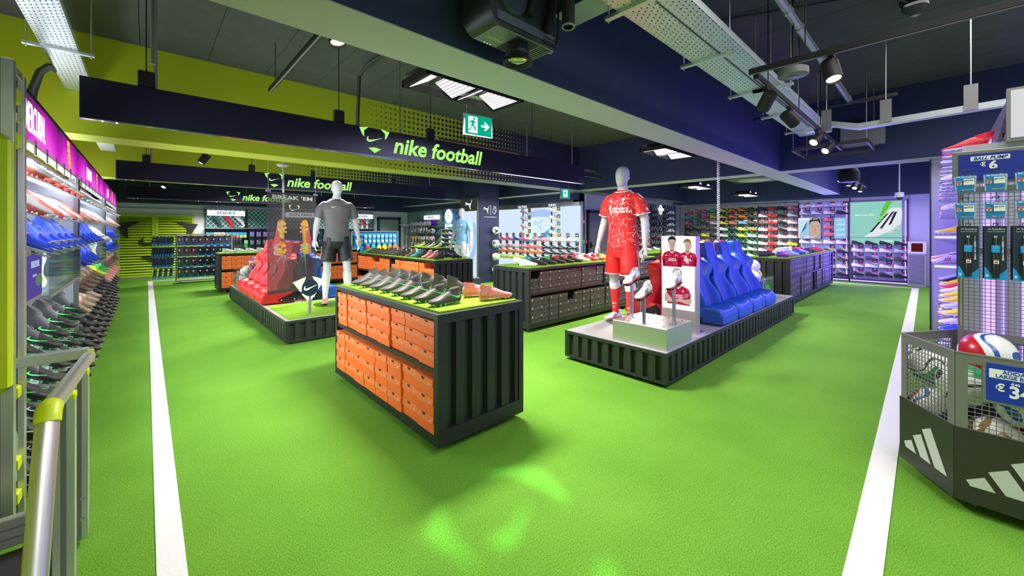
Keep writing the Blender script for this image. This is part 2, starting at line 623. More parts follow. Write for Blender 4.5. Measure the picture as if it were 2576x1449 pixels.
def halftone(name, vertical):
    """lime paint that breaks up into a dot screen and ends in navy"""
    m = mat(name, (0.42, 0.50, 0.006), 0.6)
    nt, N, L = nodes(m)
    b = N['Principled BSDF']
    tc = N.new('ShaderNodeTexCoord')
    sp = N.new('ShaderNodeSeparateXYZ')
    L.new(tc.outputs['Object'], sp.inputs[0])
    X = sp.outputs[0]
    Y = sp.outputs[2 if vertical else 1]
    P = 2 * pi / 0.082
    cx = mth(nt, 'COSINE', mth(nt, 'MULTIPLY', X, P))
    cy = mth(nt, 'COSINE', mth(nt, 'MULTIPLY', Y, P))
    v = mth(nt, 'MULTIPLY', mth(nt, 'ADD', cx, cy), 0.5)
    mr = N.new('ShaderNodeMapRange')
    mr.inputs[1].default_value = 2.3
    mr.inputs[2].default_value = 6.2
    mr.inputs[3].default_value = -1.08
    mr.inputs[4].default_value = 1.05
    L.new(X, mr.inputs[0])
    g = mth(nt, 'GREATER_THAN', v, mr.outputs[0])
    mx = N.new('ShaderNodeMix')
    mx.data_type = 'RGBA'
    mx.inputs[6].default_value = (0.020, 0.025, 0.052, 1)
    mx.inputs[7].default_value = (0.42, 0.50, 0.006, 1)
    L.new(g, mx.inputs[0])
    L.new(mx.outputs[2], b.inputs['Base Color'])
    return m


HT_V = halftone('halftone_face', True)
HT_H = halftone('halftone_soffit', False)


def halfsoffit(name):
    m = halftone(name, False)
    nt, N, L = nodes(m)
    for n in N:
        if n.type == 'MIX':
            n.inputs[6].default_value = (0.16, 0.16, 0.18, 1)
            n.inputs[7].default_value = (0.50, 0.56, 0.06, 1)
    return m


HT_S = halfsoffit('halftone_underside')


def beam(x0, x1, y0, y1, m, ms, zb=2.42, name='ceiling_beam'):
    o = struct(name, MB().box(x0, x1, y0, y1, zb + 0.006, 3.48), m)
    c = obj('soffit_board', MB().box(x0, x1, y0, y1, zb, zb + 0.006), ms, o)
    return o


beam(-1.15, 14.02, 1.80, 2.15, NAVY, SOFFIT)
beam(-1.15, 14.62, 6.03, 6.47, HT_V, HT_S)
beam(-1.15, 8.4, 10.5, 10.95, HT_V, HT_S)
for ya, yb in ((-3.3, 1.80), (2.15, 6.03), (6.47, 10.5), (10.95, 15.3)):
    beam(7.88, 8.26, ya, yb, NAVY, SOFFIT)
beam(2.06, 2.28, -3.3, 1.80, NAVY, SOFFIT, 2.90)

# column with the lit figure panel
colm = struct('column', MB().box(6.55, 7.25, 8.35, 9.12, 0, 3.48), mat('column_navy', (0.013, 0.017, 0.045), 0.45))
t = colm
lb = thing('display_lightbox', 'tall pale blue lit panel on the side of the navy column, behind blue figure', 'lightbox', (6.55, 8.74, 0))
obj('casing', MB().box(-0.06, -0.002, -0.38, 0.38, 0.1, 2.3), mat('lightbox_case', (0.06, 0.065, 0.05), 0.5), lb)
obj('lit_face', MB().box(-0.066, -0.06, -0.36, 0.36, 0.17, 1.95), E_PANEL, lb)
flat('panel_swirl', [bez([(-0.3, -0.5), (0.0, -0.42), (0.3, -0.2), (0.34, 0.5), (0.2, 0.62), (0.24, 0.1), (0.05, -0.28), (-0.3, -0.4)], 4)],
     emissive('lit_panel_blue', (0.42, 0.64, 1.0), 0.9), lb, (-0.0665, 0, 1.0), '-x')
flat('cat_logo', [[(x * 0.15, y * 0.13) for x, y in CAT]], E_WHITE, lb, (-0.061, 0.0, 2.12), '-x')
flat('cat_logo', [[(x * 0.1, y * 0.105) for x, y in CAT]], WHITEINK, colm, (6.80, 8.349, 1.99), '-y')
flat('divider_line', [[(-0.004, -0.14), (0.004, -0.14), (0.004, 0.14), (-0.004, 0.14)]], WHITEINK, colm, (6.95, 8.349, 1.99), '-y')
ln = MB().tube([(x * 0.085, y * 0.10, 0) for x, y in LION] + [(LION[0][0] * 0.085, LION[0][1] * 0.10, 0)], 0.006, 5)
ln.tube([(x * 0.085, y * 0.10, 0) for x, y in CROWN], 0.006, 5)
ln.tube([(-0.02, 0.02, 0), (0.02, 0.0, 0), (0.03, -0.03, 0)], 0.006, 5)
put('lion_logo', ln.mesh('lion_logo', WHITEINK), colm, mtx=Matrix.Translation((7.09, 8.346, 1.98)) @ FACE['-y'])
text('column_lettering', 'OFFICIAL PARTNER OF THE PREMIER LEAGUE', 0.022, WHITEINK, colm, (6.94, 8.348, 1.79), '-y', 0.01, sx=1.0)

# lime louvred doors on the back wall
LIMED = mat('louvre_lime', (0.42, 0.60, 0.012), 0.5)
dr = MB()
for d, (xa, xb) in enumerate(((-0.62, 0.19), (0.20, 1.10))):
    dr = MB()
    dr.box(xa, xa + 0.06, 15.80, 15.85, 0.05, 1.90)
    dr.box(xb - 0.06, xb, 15.80, 15.85, 0.05, 1.90)
    dr.box(xa + 0.06, xb - 0.06, 15.80, 15.85, 0.05, 0.12)
    dr.box(xa + 0.06, xb - 0.06, 15.80, 15.85, 1.83, 1.90)
    o = struct('door_%d' % (d + 1), dr, LIMED)
    obj('dark_backing', MB().box(xa + 0.06, xb - 0.06, 15.842, 15.849, 0.1, 1.85), BLACK, o)
    z = 0.13
    sl = MB()
    T = Matrix.Translation(((xa + xb) / 2, 15.82, 0)) @ Matrix.Rotation(radians(-38), 4, 'X')
    sl.T = T
    sl.box(-(xb - xa) / 2 + 0.06, (xb - xa) / 2 - 0.06, -0.006, 0.006, -0.032, 0.032)
    sme = sl.mesh('slat', LIMED)
    while z < 1.82:
        put('slat', sme, o, (0, 0, z + 0.03))
        z += 0.078
    sx = 0.2 if d == 0 else -0.2
logo = thing('wall_emblem', 'black bull-horned tick emblem lying across the lime louvre doors', 'emblem', (0.27, 15.79, 1.0))
INK = mat('emblem_black', (0.018, 0.020, 0.012), 0.6)
for p in (HORN_L, HORN_R, HORN_B):
    flat('emblem_horn', [[(x * 0.92, y * 0.60 + 0.02) for x, y in p]], INK, logo, (0, 0, 0), '-y', thick=0.012)
flat('emblem_tick', [[(x * 0.40, y * 0.32 + 0.1) for x, y in TICK]], INK, logo, (0, 0, 0), '-y', thick=0.012)
struct('baseboard_back', MB().box(-1.1, 8.4, 15.81, 15.85, 0, 0.05), GREYP)
struct('trim_4', MB().box(-1.1, 1.34, 15.815, 15.85, 2.07, 2.085), GREYP)

# plain door at the right end of the back wall, and the grey door by the lit wall
d3 = struct('door_3', MB().box(7.12, 7.98, 15.80, 15.85, 0.0, 1.88), mat('door_grey', (0.36, 0.38, 0.40), 0.6))
for q in ((7.04, 7.12, 0, 1.98), (7.98, 8.06, 0, 1.98), (7.04, 8.06, 1.88, 1.98)):
    obj('door_frame', MB().box(q[0], q[1], 15.77, 15.85, q[2], q[3]), DENIM, d3)
d4 = struct('door_4', MB().box(8.86, 9.82, 6.455, 6.50, 0, 1.90), mat('door_slate', (0.075, 0.075, 0.085), 0.5))
for q in ((8.78, 8.86, 0, 1.98), (9.82, 9.9, 0, 1.98), (8.78, 9.9, 1.90, 1.98)):
    obj('door_frame', MB().box(q[0], q[1], 6.43, 6.50, q[2], q[3]), BLACK, d4)
obj('door_handle', MB().box(8.93, 9.06, 6.40, 6.42, 1.0, 1.02).box(8.93, 8.95, 6.42, 6.455, 0.94, 1.1), BLACK, d4)
fs = thing('fire_notice', 'small red fire notice on the grey wall beside the dark door', 'sign', (8.66, 6.49, 1.72))
obj('plate', MB().box(-0.07, 0.07, 0, 0.009, -0.13, 0.13), mat('notice_red', (0.6, 0.02, 0.02), 0.5), fs)
flat('pictogram', [ell(-0.02, 0.06, 0.025, 0.03), [(-0.05, -0.09), (0.05, -0.09), (0.05, -0.02), (-0.05, -0.02)]], WHITEINK, fs, (0, -0.001, 0))
cb = thing('call_point', 'green and red emergency call point beside the dark door', 'call point', (8.68, 6.49, 1.12))
obj('green_box', MB().box(-0.09, 0.0, -0.04, 0.009, -0.06, 0.06, 0.008), mat('call_green', (0.02, 0.35, 0.12), 0.5), cb)
obj('red_box', MB().box(0.01, 0.09, -0.04, 0.009, -0.055, 0.055, 0.008), mat('call_red', (0.6, 0.02, 0.03), 0.5), cb)
cd = thing('conduit', 'pale vertical conduit running down the grey wall by the door', 'pipe', (8.74, 6.475, 0))
obj('tube', MB().tube([(0, 0, 1.18), (0, 0, 2.4)], 0.012, 8), WHITE, cd, 40)

# ------------------------------------------------------------------ hanging fascias
for i, (y, x1, xl, lab) in enumerate(((3.86, 5.18, 1.95, 'nearest'), (8.11, 5.30, 1.95, 'second nearest'), (12.68, 5.55, 1.95, 'farthest'))):
    t = thing('hanging_fascia', 'long navy fascia reading nike football, %s of the three' % lab, 'fascia', (0, y, 2.17), group='hanging navy fascias')
    obj('fascia_board', MB().box(-0.325, x1, 0, 0.05, 0.008, 0.28), NAVY2, t)
    obj('edge_strip', MB().box(-0.325, x1, -0.001, 0.051, 0.0, 0.008), mat('strip_alu', (0.8, 0.8, 0.85), 0.12, 1.0), t)
    k = 0.115
    lx = 1.69
    for p in (HORN_L, HORN_R, HORN_B):
        flat('emblem_horn', [[(x * 0.155, y * 0.118) for x, y in p]], E_LIME, t, (lx, -0.001, 0.15), '-y', thick=0.006)
    flat('emblem_tick', [[(x * 0.082, y * 0.07) for x, y in TICK]], E_LIME, t, (lx, -0.001, 0.165), '-y', thick=0.006)
    text('lettering', 'nike football', 0.235, E_LIME, t, (1.885, -0.004, 0.135), '-y', 0.024, 0.22, 'LEFT', 1.0, 0.99)
    for rx in (0.05, 1.98, 2.87, 3.9, 4.9):
        obj('suspension_rod', MB().tube([(rx, 0.03, 0.28), (rx, 0.03, 1.305)], 0.006 if rx > 0.1 else 0.013, 6), STEEL if rx > 0.1 else GREYM, t)
    for q, bx in enumerate((0.0, 1.35, 2.35, 4.0)):
        b = obj('hanger_box', MB().box(bx - 0.045, bx + 0.045, 0.005, 0.05, 0.28, 0.40, 0.008), BLACK, t)
        obj('hanger_cable', MB().tube([(bx, 0.03, 0.40), (bx, 0.03, 1.305)], 0.004, 5), BLACK, b)
    for lx2 in (-0.22, -0.15):
        obj('led_dot', MB().sphere((lx2, 0.02, -0.003), 0.006, 8, 5), E_WHITE, t)
# ------------------------------------------------------------------ ceiling services
def perforated(name, base):
    m = mat(name, base, 0.42, 0.8, noise=0.1, nscale=14)
    nt, N, L = nodes(m)
    b = N['Principled BSDF']
    tc = N.new('ShaderNodeTexCoord')
    sp = N.new('ShaderNodeSeparateXYZ')
    L.new(tc.outputs['Object'], sp.inputs[0])

    def cell(sock, pitch):
        f = mth(nt, 'FRACT', mth(nt, 'DIVIDE', sock, pitch))
        return mth(nt, 'ABSOLUTE', mth(nt, 'SUBTRACT', f, 0.5))
    row = mth(nt, 'FLOOR', mth(nt, 'DIVIDE', sp.outputs[1], 0.026))
    par = mth(nt, 'MULTIPLY', mth(nt, 'MODULO', mth(nt, 'ABSOLUTE', row), 2.0), 0.026)
    a = cell(mth(nt, 'ADD', sp.outputs[0], par), 0.052)
    c = cell(sp.outputs[1], 0.026)
    h = mth(nt, 'MULTIPLY', mth(nt, 'LESS_THAN', a, 0.15), mth(nt, 'LESS_THAN', c, 0.17))
    inv = mth(nt, 'SUBTRACT', 1.0, h)
    L.new(inv, b.inputs['Alpha'])
    return m


PERF = perforated('perforated_galv', (0.66, 0.70, 0.74))


def tray(label, loc, length, width, rz, z0=0.0, nh=3, hang=0.6):
    """perforated cable tray: local x is its length"""
    t = thing('cable_tray', label, 'cable tray', loc, rz)
    obj('tray_base', MB().box(0, length, -width / 2, width / 2, 0, 0.002), PERF, t)
    for s in (-1, 1):
        obj('tray_flange', MB().box(0, length, s * width / 2 - 0.001, s * width / 2 + 0.001, 0, 0.05), GALV, t)
    for k in range(nh):
        hx = length * (k + 0.6) / nh
        c = obj('cross_bar', MB().box(hx - 0.02, hx + 0.02, -width / 2 - 0.09, width / 2 + 0.09, -0.022, -0.001), GALV, t)
        for s in (-1, 1):
            obj('threaded_rod', MB().tube([(hx, s * (width / 2 + 0.07), -0.04), (hx, s * (width / 2 + 0.07), hang)], 0.005, 6), GALV, c)
    return t


tray('pale perforated cable tray high on the left, above the boot wall', (-0.5, -0.6, 2.86), 6.62, 0.2, pi / 2, nh=2, hang=0.62)
tray('perforated cable tray seen past the first lime beam, farther left tray', (-0.5, 6.9, 2.86), 3.3, 0.2, pi / 2, nh=1, hang=0.62)
tray('broad perforated cable tray running along the dark right bay, outer strip', (0.4, 1.03, 2.75), 6.4, 0.14, 0, nh=1, hang=0.7)
tray('narrower perforated cable tray strip beside the navy beam on the right', (0.4, 1.215, 2.75), 6.4, 0.2, 0, nh=6, hang=0.7)
HOSE = mat('black_hose', (0.012, 0.012, 0.013), 0.5)
hp = thing('cable_hose', 'black ribbed cable hose curving from the left tray down to the pink header', 'hose', (-0.54, 3.9, 2.1))
obj('hose', MB().tube([(-0.02, 1.95, 0.80), (-0.06, 1.7, 0.81), (-0.08, 1.35, 0.75), (-0.08, 0.95, 0.58), (-0.05, 0.45, 0.31), (-0.02, 0.1, 0.08), (0.0, 0.0, 0.0)], 0.026, 10), HOSE, hp, 40)

PIPE = mat('galv_pipe', (0.50, 0.52, 0.56), 0.3, 0.85)


def pipe(label, pts, r, m=PIPE, collars=()):
    p0 = Vector(pts[0])
    t = thing('ceiling_pipe', label, 'pipe', pts[0])
    obj('tube', MB().tube([tuple(Vector(p) - p0) for p in pts], r, 10), m, t, 40)
    for c in collars:
        a, b = Vector(pts[0]), Vector(pts[-1])
        q = a.lerp(b, c) - p0
        d = (b - a).normalized() * 0.025
        obj('collar', MB().tube([tuple(q - d), tuple(q + d)], r * 1.25, 10), m, t, 40)
    return t


pipe('bright steel pipe slanting over the dark right ceiling bay', [(0.5, 0.74, 3.0), (6.25, 0.72, 3.0)], 0.03, PIPE, (0.42, 0.5, 0.56, 0.75, 0.98))
pipe('thin dark pipe crossing the end of the bright steel pipe', [(6.25, 0.3, 2.97), (6.25, 1.75, 2.97)], 0.02, DARKM, (0.2, 0.8))
pipe('dark sprinkler pipe along the left bay ceiling', [(0.2, 2.95, 2.95), (5.6, 2.95, 2.95)], 0.02, DARKM, (0.1, 0.55))
pipe('short dark conduit dropping behind the nearest fascia', [(2.1, 2.3, 3.42), (1.95, 4.6, 3.42), (1.95, 4.9, 3.35), (1.95, 5.0, 2.4)], 0.022, DARKM)
pipe('greenish water pipe beyond the exit sign', [(3.2, 5.5, 2.82), (7.8, 5.5, 2.82)], 0.03, mat('pipe_green', (0.10, 0.13, 0.10), 0.5))
pipe('copper ended pipe behind the hanging exit sign', [(2.9, 4.6, 2.66), (4.4, 4.6, 2.66)], 0.025, mat('pipe_bronze', (0.22, 0.13, 0.07), 0.4, 0.6), (0.2, 0.95))
pipe('thin conduit along the joint of the right ceiling bay', [(3.9, 1.7, 3.44), (4.6, 0.3, 3.44), (5.05, 0.13, 3.44)], 0.012, DARKM)
for i, yy in enumerate((4.9, 5.4, 9.2)):
    pipe('dark service pipe high in the bay, number %s from the front' % ORD[i], [(0.2, yy + 3.0, 3.0), (7.6, yy + 3.0, 3.0)], 0.025, DARKM, (0.3, 0.7))
rod = pipe('vertical grey conduit hanging beside the nearest fascia', [(0.03, 3.3, 2.45), (0.03, 3.3, 3.46)], 0.012, GREYM)

# steel basket tray with a kink, right bay
bt = thing('cable_basket', 'kinked galvanised cable channel hung across the right bay', 'cable channel', (5.72, -0.5, 2.55))
pts = [(0, 1.55, 0.02), (0, 1.30, 0.05), (0, 1.08, -0.02), (0, -2.4, 0.06)]
for a, b in zip(pts, pts[1:]):
    mb = MB()
    for dx0, dx1, dz0, dz1 in ((-0.05, 0.05, -0.003, 0.0), (-0.05, -0.047, 0, 0.055), (0.047, 0.05, 0, 0.055)):
        mb.loft([[(dx0, a[1], a[2] + dz0), (dx1, a[1], a[2] + dz0), (dx1, a[1], a[2] + dz1), (dx0, a[1], a[2] + dz1)],
                 [(dx0, b[1], b[2] + dz0), (dx1, b[1], b[2] + dz0), (dx1, b[1], b[2] + dz1), (dx0, b[1], b[2] + dz1)]])
    obj('channel_section', mb, GALV, bt)
for yy in (1.35, 0.86, 0.28):
    h = obj('hanger_plate', MB().box(-0.06, -0.056, yy - 0.045, yy + 0.045, 0.0, 0.24), GREYM, bt)
    obj('threaded_rod', MB().tube([(-0.058, yy, 0.24), (-0.058, yy, 0.92)], 0.005, 6), GALV, h)
jb = thing('junction_box', 'grey metal junction box on the cross beam beyond the cable channel', 'box', (7.86, 0.75, 2.85))
obj('housing', MB().box(-0.09, 0.02, -0.25, 0.25, -0.17, 0.17, 0.008), GREYM, jb)
obj('lid', MB().box(-0.096, -0.09, -0.24, 0.24, -0.16, 0.16), GREYM, jb)


# ---- track rails and spots
def rail(label, loc, length, rz, drops=(0.1, 0.5, 0.9), up=0.85):
    t = thing('track_rail', label, 'track rail', loc, rz)
    obj('rail', MB().box(0, length, -0.018, 0.018, -0.02, 0.02), BLACK, t)
    obj('rail_groove', MB().box(0.01, length - 0.01, -0.008, 0.008, -0.022, -0.0199), GREYM, t)
    for d in drops:
        obj('suspension_wire', MB().tube([(length * d, 0, 0.02), (length * d, 0, up)], 0.004, 5), BLACK, t)
    return t


rail('black track rail crossing the upper right of the room', (3.3, 0.95, 2.6), 3.4, -pi / 2)
rail('black track rail hung along the perforated trays on the right', (3.35, 0.92, 2.58), 3.9, 0, (0.08, 0.35, 0.62, 0.9))
rail('grey track rail slanting above the nearest fascia on the left', (1.02, 2.6, 3.0), 2.5, pi / 2, (0.1, 0.9), 0.45)
rail('black track rail in the second bay on the left', (0.3, 7.4, 2.6), 5.6, 0)
rail('black track rail in the bay behind the red kit figure', (4.2, 5.2, 2.62), 3.4, 0)
rail('black track rail near the adidas wall', (9.2, 1.2, 2.52), 4.0, 0)


def spotlamp(label, loc, aim, lit=True, r=0.05, L=0.15):
    t = thing('track_spotlight', label, 'spotlight', loc, group='track spotlights')
    d = Vector(aim).normalized()
    q = d.to_track_quat('Z', 'Y').to_matrix().to_4x4()
    mb = MB()
    mb.T = Matrix.Translation((0, 0, -0.11)) @ q
    mb.lathe([(r * 0.9, -L / 2), (r, -L / 2 + 0.01), (r, L / 2), (r * 0.86, L / 2), (r * 0.84, L / 2 - 0.02)], 18)
    obj('lamp_can', mb, BLACK, t, 40)
    mb = MB()
    mb.T = Matrix.Translation((0, 0, -0.11)) @ q
    mb.lathe([(r * 0.82, L / 2 - 0.018), (r * 0.82, L / 2 - 0.012)], 18)
    obj('lamp_lens', mb, E_LAMP if lit else GREYM, t)
    obj('lamp_arm', MB().box(-0.012, 0.012, -0.012, 0.012, -0.075, -0.02).box(-0.05, 0.05, -0.016, 0.016, -0.022, -0.0), BLACK, t)
    return t


spotlamp('black spotlight with a warm lit face at the upper right, alone on its rail', (3.3, 0.47, 2.58), (-0.35, -0.25, -1))
for i, (sx, d, lit) in enumerate((((3.62), (0.6, 0.5, -0.5), False), (4.35, (0.7, -0.4, -0.6), False), (5.55, (-0.75, 0.3, -0.6), True), (6.25, (-0.75, 0.35, -0.6), True))):
    spotlamp('black spotlight on the rail along the trays, %s from the near end' % ORD[i], (sx, 0.92, 2.56), d, lit)
spotlamp('large black spotlight with lit face above the nearest fascia, on the grey rail', (1.02, 3.0, 2.98), (0.1, -0.25, -1), True, 0.06, 0.16)
for i, (loc, aim, lit, lab) in enumerate((((0.62, 7.4, 2.58), (-0.3, -0.8, -0.5), True, 'tilted black spotlight above the second fascia, lit face'),
                                     ((0.62, 7.25, 2.58), (-0.5, 0.2, -0.8), True, 'lower black spotlight at the left of the second fascia'),
                                     ((0.3, 11.4, 2.52), (-0.4, -0.5, -0.7), True, 'small spotlight between second and third fascia at left'),
                                     ((4.55, 5.2, 2.6), (0.4, 0.3, -0.8), False, 'unlit black spotlight beyond the exit sign'),
                                     ((6.2, 5.2, 2.6), (0.7, 0.2, -0.6), False, 'unlit black spotlight beyond the red kit figure, in the dark bay'),
                                     ((9.5, 1.2, 2.50), (-0.4, 0.3, -0.8), True, 'first of the row of spotlights near the far adidas wall'),
                                     ((10.4, 1.2, 2.50), (-0.2, 0.1, -0.9), True, 'second of the row of spotlights near the far adidas wall'),
                                     ((11.3, 1.2, 2.50), (-0.6, 0.1, -0.7), True, 'third of the row of spotlights near the far adidas wall'),
                                     ((12.2, 1.2, 2.50), (-0.3, 0.1, -0.8), True, 'last of the row of spotlights near the far adidas wall'))):
    spotlamp(lab, loc, aim, lit)
pipe('thin black rail end above the third fascia', [(0.1, 11.4, 2.54), (3.0, 11.4, 2.54)], 0.012, BLACK)

# ---- LED troughs
GRID = None


def grid_led():
    m = bpy.data.materials.new('led_cells')
    m.use_nodes = True
    nt = m.node_tree
    nt.nodes.remove(nt.nodes['Principled BSDF'])
    e = nt.nodes.new('ShaderNodeEmission')
    tc = nt.nodes.new('ShaderNodeTexCoord')
    sp = nt.nodes.new('ShaderNodeSeparateXYZ')
    nt.links.new(tc.outputs['Object'], sp.inputs[0])
    f = []
    for i in (0, 1):
        a = mth(nt, 'FRACT', mth(nt, 'DIVIDE', sp.outputs[i], 0.032))
        f.append(mth(nt, 'LESS_THAN', mth(nt, 'ABSOLUTE', mth(nt, 'SUBTRACT', a, 0.5)), 0.40))
    g = mth(nt, 'MULTIPLY', f[0], f[1])
    nt.links.new(mth(nt, 'MULTIPLY_ADD', g, 3.2, 0.08), e.inputs[1])
    e.inputs[0].default_value = (1.0, 0.93, 0.88, 1)
    nt.links.new(e.outputs[0], nt.nodes['Material Output'].inputs[0])
    return m


LEDM = grid_led()


def trough(loc, where, rz=0.0):
    t = thing('led_trough', 'dark ceiling trough of tilted LED grids, ' + where, 'ceiling light', loc, rz, 'LED grid troughs')
    w, d = 0.54, 0.22
    for a in ((-w, w, -d, -d + 0.02), (-w, w, d - 0.02, d), (-w, -w + 0.02, -d, d), (w - 0.02, w, -d, d)):
        obj('trough_frame', MB().box(a[0], a[1], a[2], a[3], -0.01, 0.05), BLACK, t)
    obj('trough_back', MB().box(-w + 0.02, w - 0.02, -d + 0.02, d - 0.02, 0.098, 0.104), DARKM, t)
    for k in range(4):
        cx = -0.39 + 0.26 * k
        tl = radians(28 if k % 2 else -28)
        mb = MB().box(-0.105, 0.105, -0.18, 0.18, 0.0, 0.004)
        p = put('led_grid', mb.mesh('led_grid', LEDM), t, (cx, 0, 0.045), (0, tl, 0))
        put('grid_housing', MB().box(-0.11, 0.11, -0.185, 0.185, 0.005, 0.02).mesh('grid_housing', DARKM), p)
    for s in (-1, 1):
        obj('hanger_bracket', MB().box(s * 0.4 - 0.02, s * 0.4 + 0.02, -d, -d + 0.015, 0.05, 3.46 - loc[2]), BLACK, t)
    return t


for (lx, ly, lz, k), w in zip(LED_SPOTS, ('in front of the nearest fascia', 'in the dark bay above the red figure', 'below and behind the nearest fascia',
                                          'at the right end of the nearest fascia', 'left in the bay behind the second fascia', 'right in the bay behind the second fascia',
                                          'above the SOCKS bay', 'above the gloves bay', 'over the rugby wall', 'in front of the far net wall')):
    trough((lx, ly, lz), w)


# ---- exit signs
def exit_sign(label, loc, rz, arrow=True, w=0.32, h=0.2):
    t = thing('exit_sign', label, 'exit sign', loc, rz)
    G = emissive('exit_green' + str(len(MATS)), (0.0, 0.52, 0.32), 0.8)
    obj('case', MB().box(-w / 2 - 0.012, w / 2 + 0.012, 0.0, 0.03, -h / 2 - 0.012, h / 2 + 0.012), GREYM, t)
    obj('green_face', MB().box(-w / 2, w / 2, -0.004, 0.0, -h / 2, h / 2), G, t)
    flat('door_shape', [[(-0.055, -0.085), (0.055, -0.085), (0.055, 0.085), (-0.055, 0.085)]], E_WHITE, t, (-0.07 if arrow else 0.0, -0.0045, 0))
    man = [ell(0.012, 0.062, 0.012, 0.012, 10), [(-0.012, 0.048), (0.012, 0.045), (0.036, 0.02), (0.03, 0.012), (0.01, 0.026), (0.006, 0.0), (0.03, -0.025), (0.03, -0.06), (0.02, -0.06), (0.016, -0.03), (-0.012, -0.008), (-0.03, -0.06), (-0.055, -0.062), (-0.055, -0.052), (-0.035, -0.05), (-0.018, 0.0), (-0.016, 0.03), (-0.032, 0.02), (-0.034, 0.0), (-0.042, 0.0), (-0.042, 0.026)]]
    flat('running_figure', man, G, t, (-0.07 if arrow else 0.0, -0.0065, 0))
    if arrow:
        flat('arrow', [[(0.03, 0.012), (0.085, 0.012), (0.062, 0.045), (0.085, 0.045), (0.135, 0.0), (0.085, -0.045), (0.062, -0.045), (0.085, -0.012), (0.03, -0.012)]], E_WHITE, t, (0, -0.0045, 0))
    for s in (-1, 1):
        obj('hanging_wire', MB().tube([(s * w * 0.42, 0.015, h / 2 + 0.01), (s * w * 0.42, 0.015, h / 2 + 0.2)], 0.003, 5), STEEL, t)
    obj('mount_plate', MB().box(-w / 2 - 0.03, w / 2 + 0.03, -0.03, 0.06, h / 2 + 0.2, h / 2 + 0.24), mat('mount_cream', (0.35, 0.36, 0.28), 0.5), t)
    for s in (-1, 1):
        obj('drop_rod', MB().tube([(s * w * 0.4, 0.015, h / 2 + 0.24), (s * w * 0.4, 0.015, 3.475 - loc[2])], 0.005, 5), DARKM, t)
    return t


exit_sign('green exit sign with running figure and arrow, hung beyond the navy beam', (2.58, 3.30, 2.53), radians(-8))
exit_sign('small green exit sign with running figure beside the red kit figure head', (7.3, 6.0, 2.3), radians(-25), False, 0.22, 0.22)

# ---- detectors, dome camera, speakers
dt = thing('pendant_detector', 'grey round detector disc hung on a rod, upper right', 'detector', (3.6, 0.74, 2.62))
obj('disc', MB().lathe([(0.09, -0.03), (0.098, -0.025), (0.098, 0.02), (0.08, 0.032), (0.02, 0.04)], 24), mat('detector_grey', (0.16, 0.17, 0.17), 0.5), dt, 40)
obj('lens_dot', MB().lathe([(0.026, -0.036), (0.02, -0.03), (0.03, -0.0295)], 14), STEEL, dt, 40)
obj('drop_rod', MB().tube([(0, 0, 0.03), (0, 0, 0.85)], 0.008, 6), BLACK, dt)
d2 = thing('ceiling_beacon', 'black round beacon fixed to the dark ceiling, top right', 'beacon', (5.0, 0.13, 3.475))
obj('base', MB().lathe([(0.10, 0.0), (0.10, -0.03), (0.075, -0.04)], 20), BLACK, d2, 40)
obj('dome', MB().lathe([(0.085, -0.04), (0.09, -0.08), (0.06, -0.12), (0.03, -0.135)], 20), DARKM, d2, 40)
obj('clear_tip', MB().lathe([(0.035, -0.13), (0.03, -0.15), (0.01, -0.158)], 14), GLASS, d2, 40)
d3_ = thing('smoke_detector', 'small white detector above the second fascia', 'detector', (2.0, 8.9, 2.72))
obj('body', MB().lathe([(0.10, 0.03), (0.11, 0.0), (0.08, -0.02), (0.03, -0.025)], 18), WHITE, d3_, 40)
obj('drop_rod', MB().tube([(0, 0, 0.03), (0, 0, 0.75)], 0.006, 6), BLACK, d3_)
cm = thing('dome_camera', 'white dome security camera hanging on a stem by the far right wall', 'camera', (13.6, 0.62, 2.26))
obj('stem', MB().tube([(0, 0, 0.1), (0, 0, 1.21)], 0.014, 8), WHITE, cm, 40)
obj('housing', MB().lathe([(0.08, 0.10), (0.085, 0.09), (0.085, 0.0), (0.075, -0.02)], 20), WHITE, cm, 40)
obj('dome', MB().lathe([(0.07, -0.02), (0.06, -0.06), (0.03, -0.085)], 18), DARKM, cm, 40)
sk = thing('ceiling_speaker', 'black round speaker under the cross beam near the far adidas wall', 'speaker', (9.1, 1.05, 2.4))
obj('cone_body', MB().lathe([(0.12, -0.12), (0.15, -0.1), (0.15, 0.04), (0.11, 0.12)], 20), BLACK, sk, 40)
obj('grille', MB().lathe([(0.11, -0.125), (0.11, -0.121)], 20), DARKM, sk)
obj('drop_rod', MB().tube([(0, 0, 0.12), (0, 0, 1.07)], 0.01, 6), BLACK, sk)
ac = thing('air_cassette', 'dark framed air conditioning cassette hung over the far boot wall', 'air unit', (11.9, 3.3, 2.80))
obj('casing', MB().box(-0.5, 0.5, -0.5, 0.5, 0.0, 0.3), DARKM, ac)
obj('fascia_plate', MB().box(-0.55, 0.55, -0.55, 0.55, -0.04, 0.0, 0.02), mat('cassette_grey', (0.10, 0.10, 0.10), 0.5), ac)
obj('intake_grille', MB().lathe([(0.36, -0.055), (0.38, -0.04)], 24), mat('grille_pale', (0.34, 0.34, 0.33), 0.5), ac)
for q in ((-1, -1), (1, -1), (1, 1), (-1, 1)):
    obj('hanging_rod', MB().tube([(q[0] * 0.45, q[1] * 0.45, 0.3), (q[0] * 0.45, q[1] * 0.45, 0.67)], 0.01, 6), GREYM, ac)
ac2 = thing('cable_bracket_frame', 'dark angle-iron services frame under the crossing of beams', 'services frame', (7.2, 1.0, 2.55))
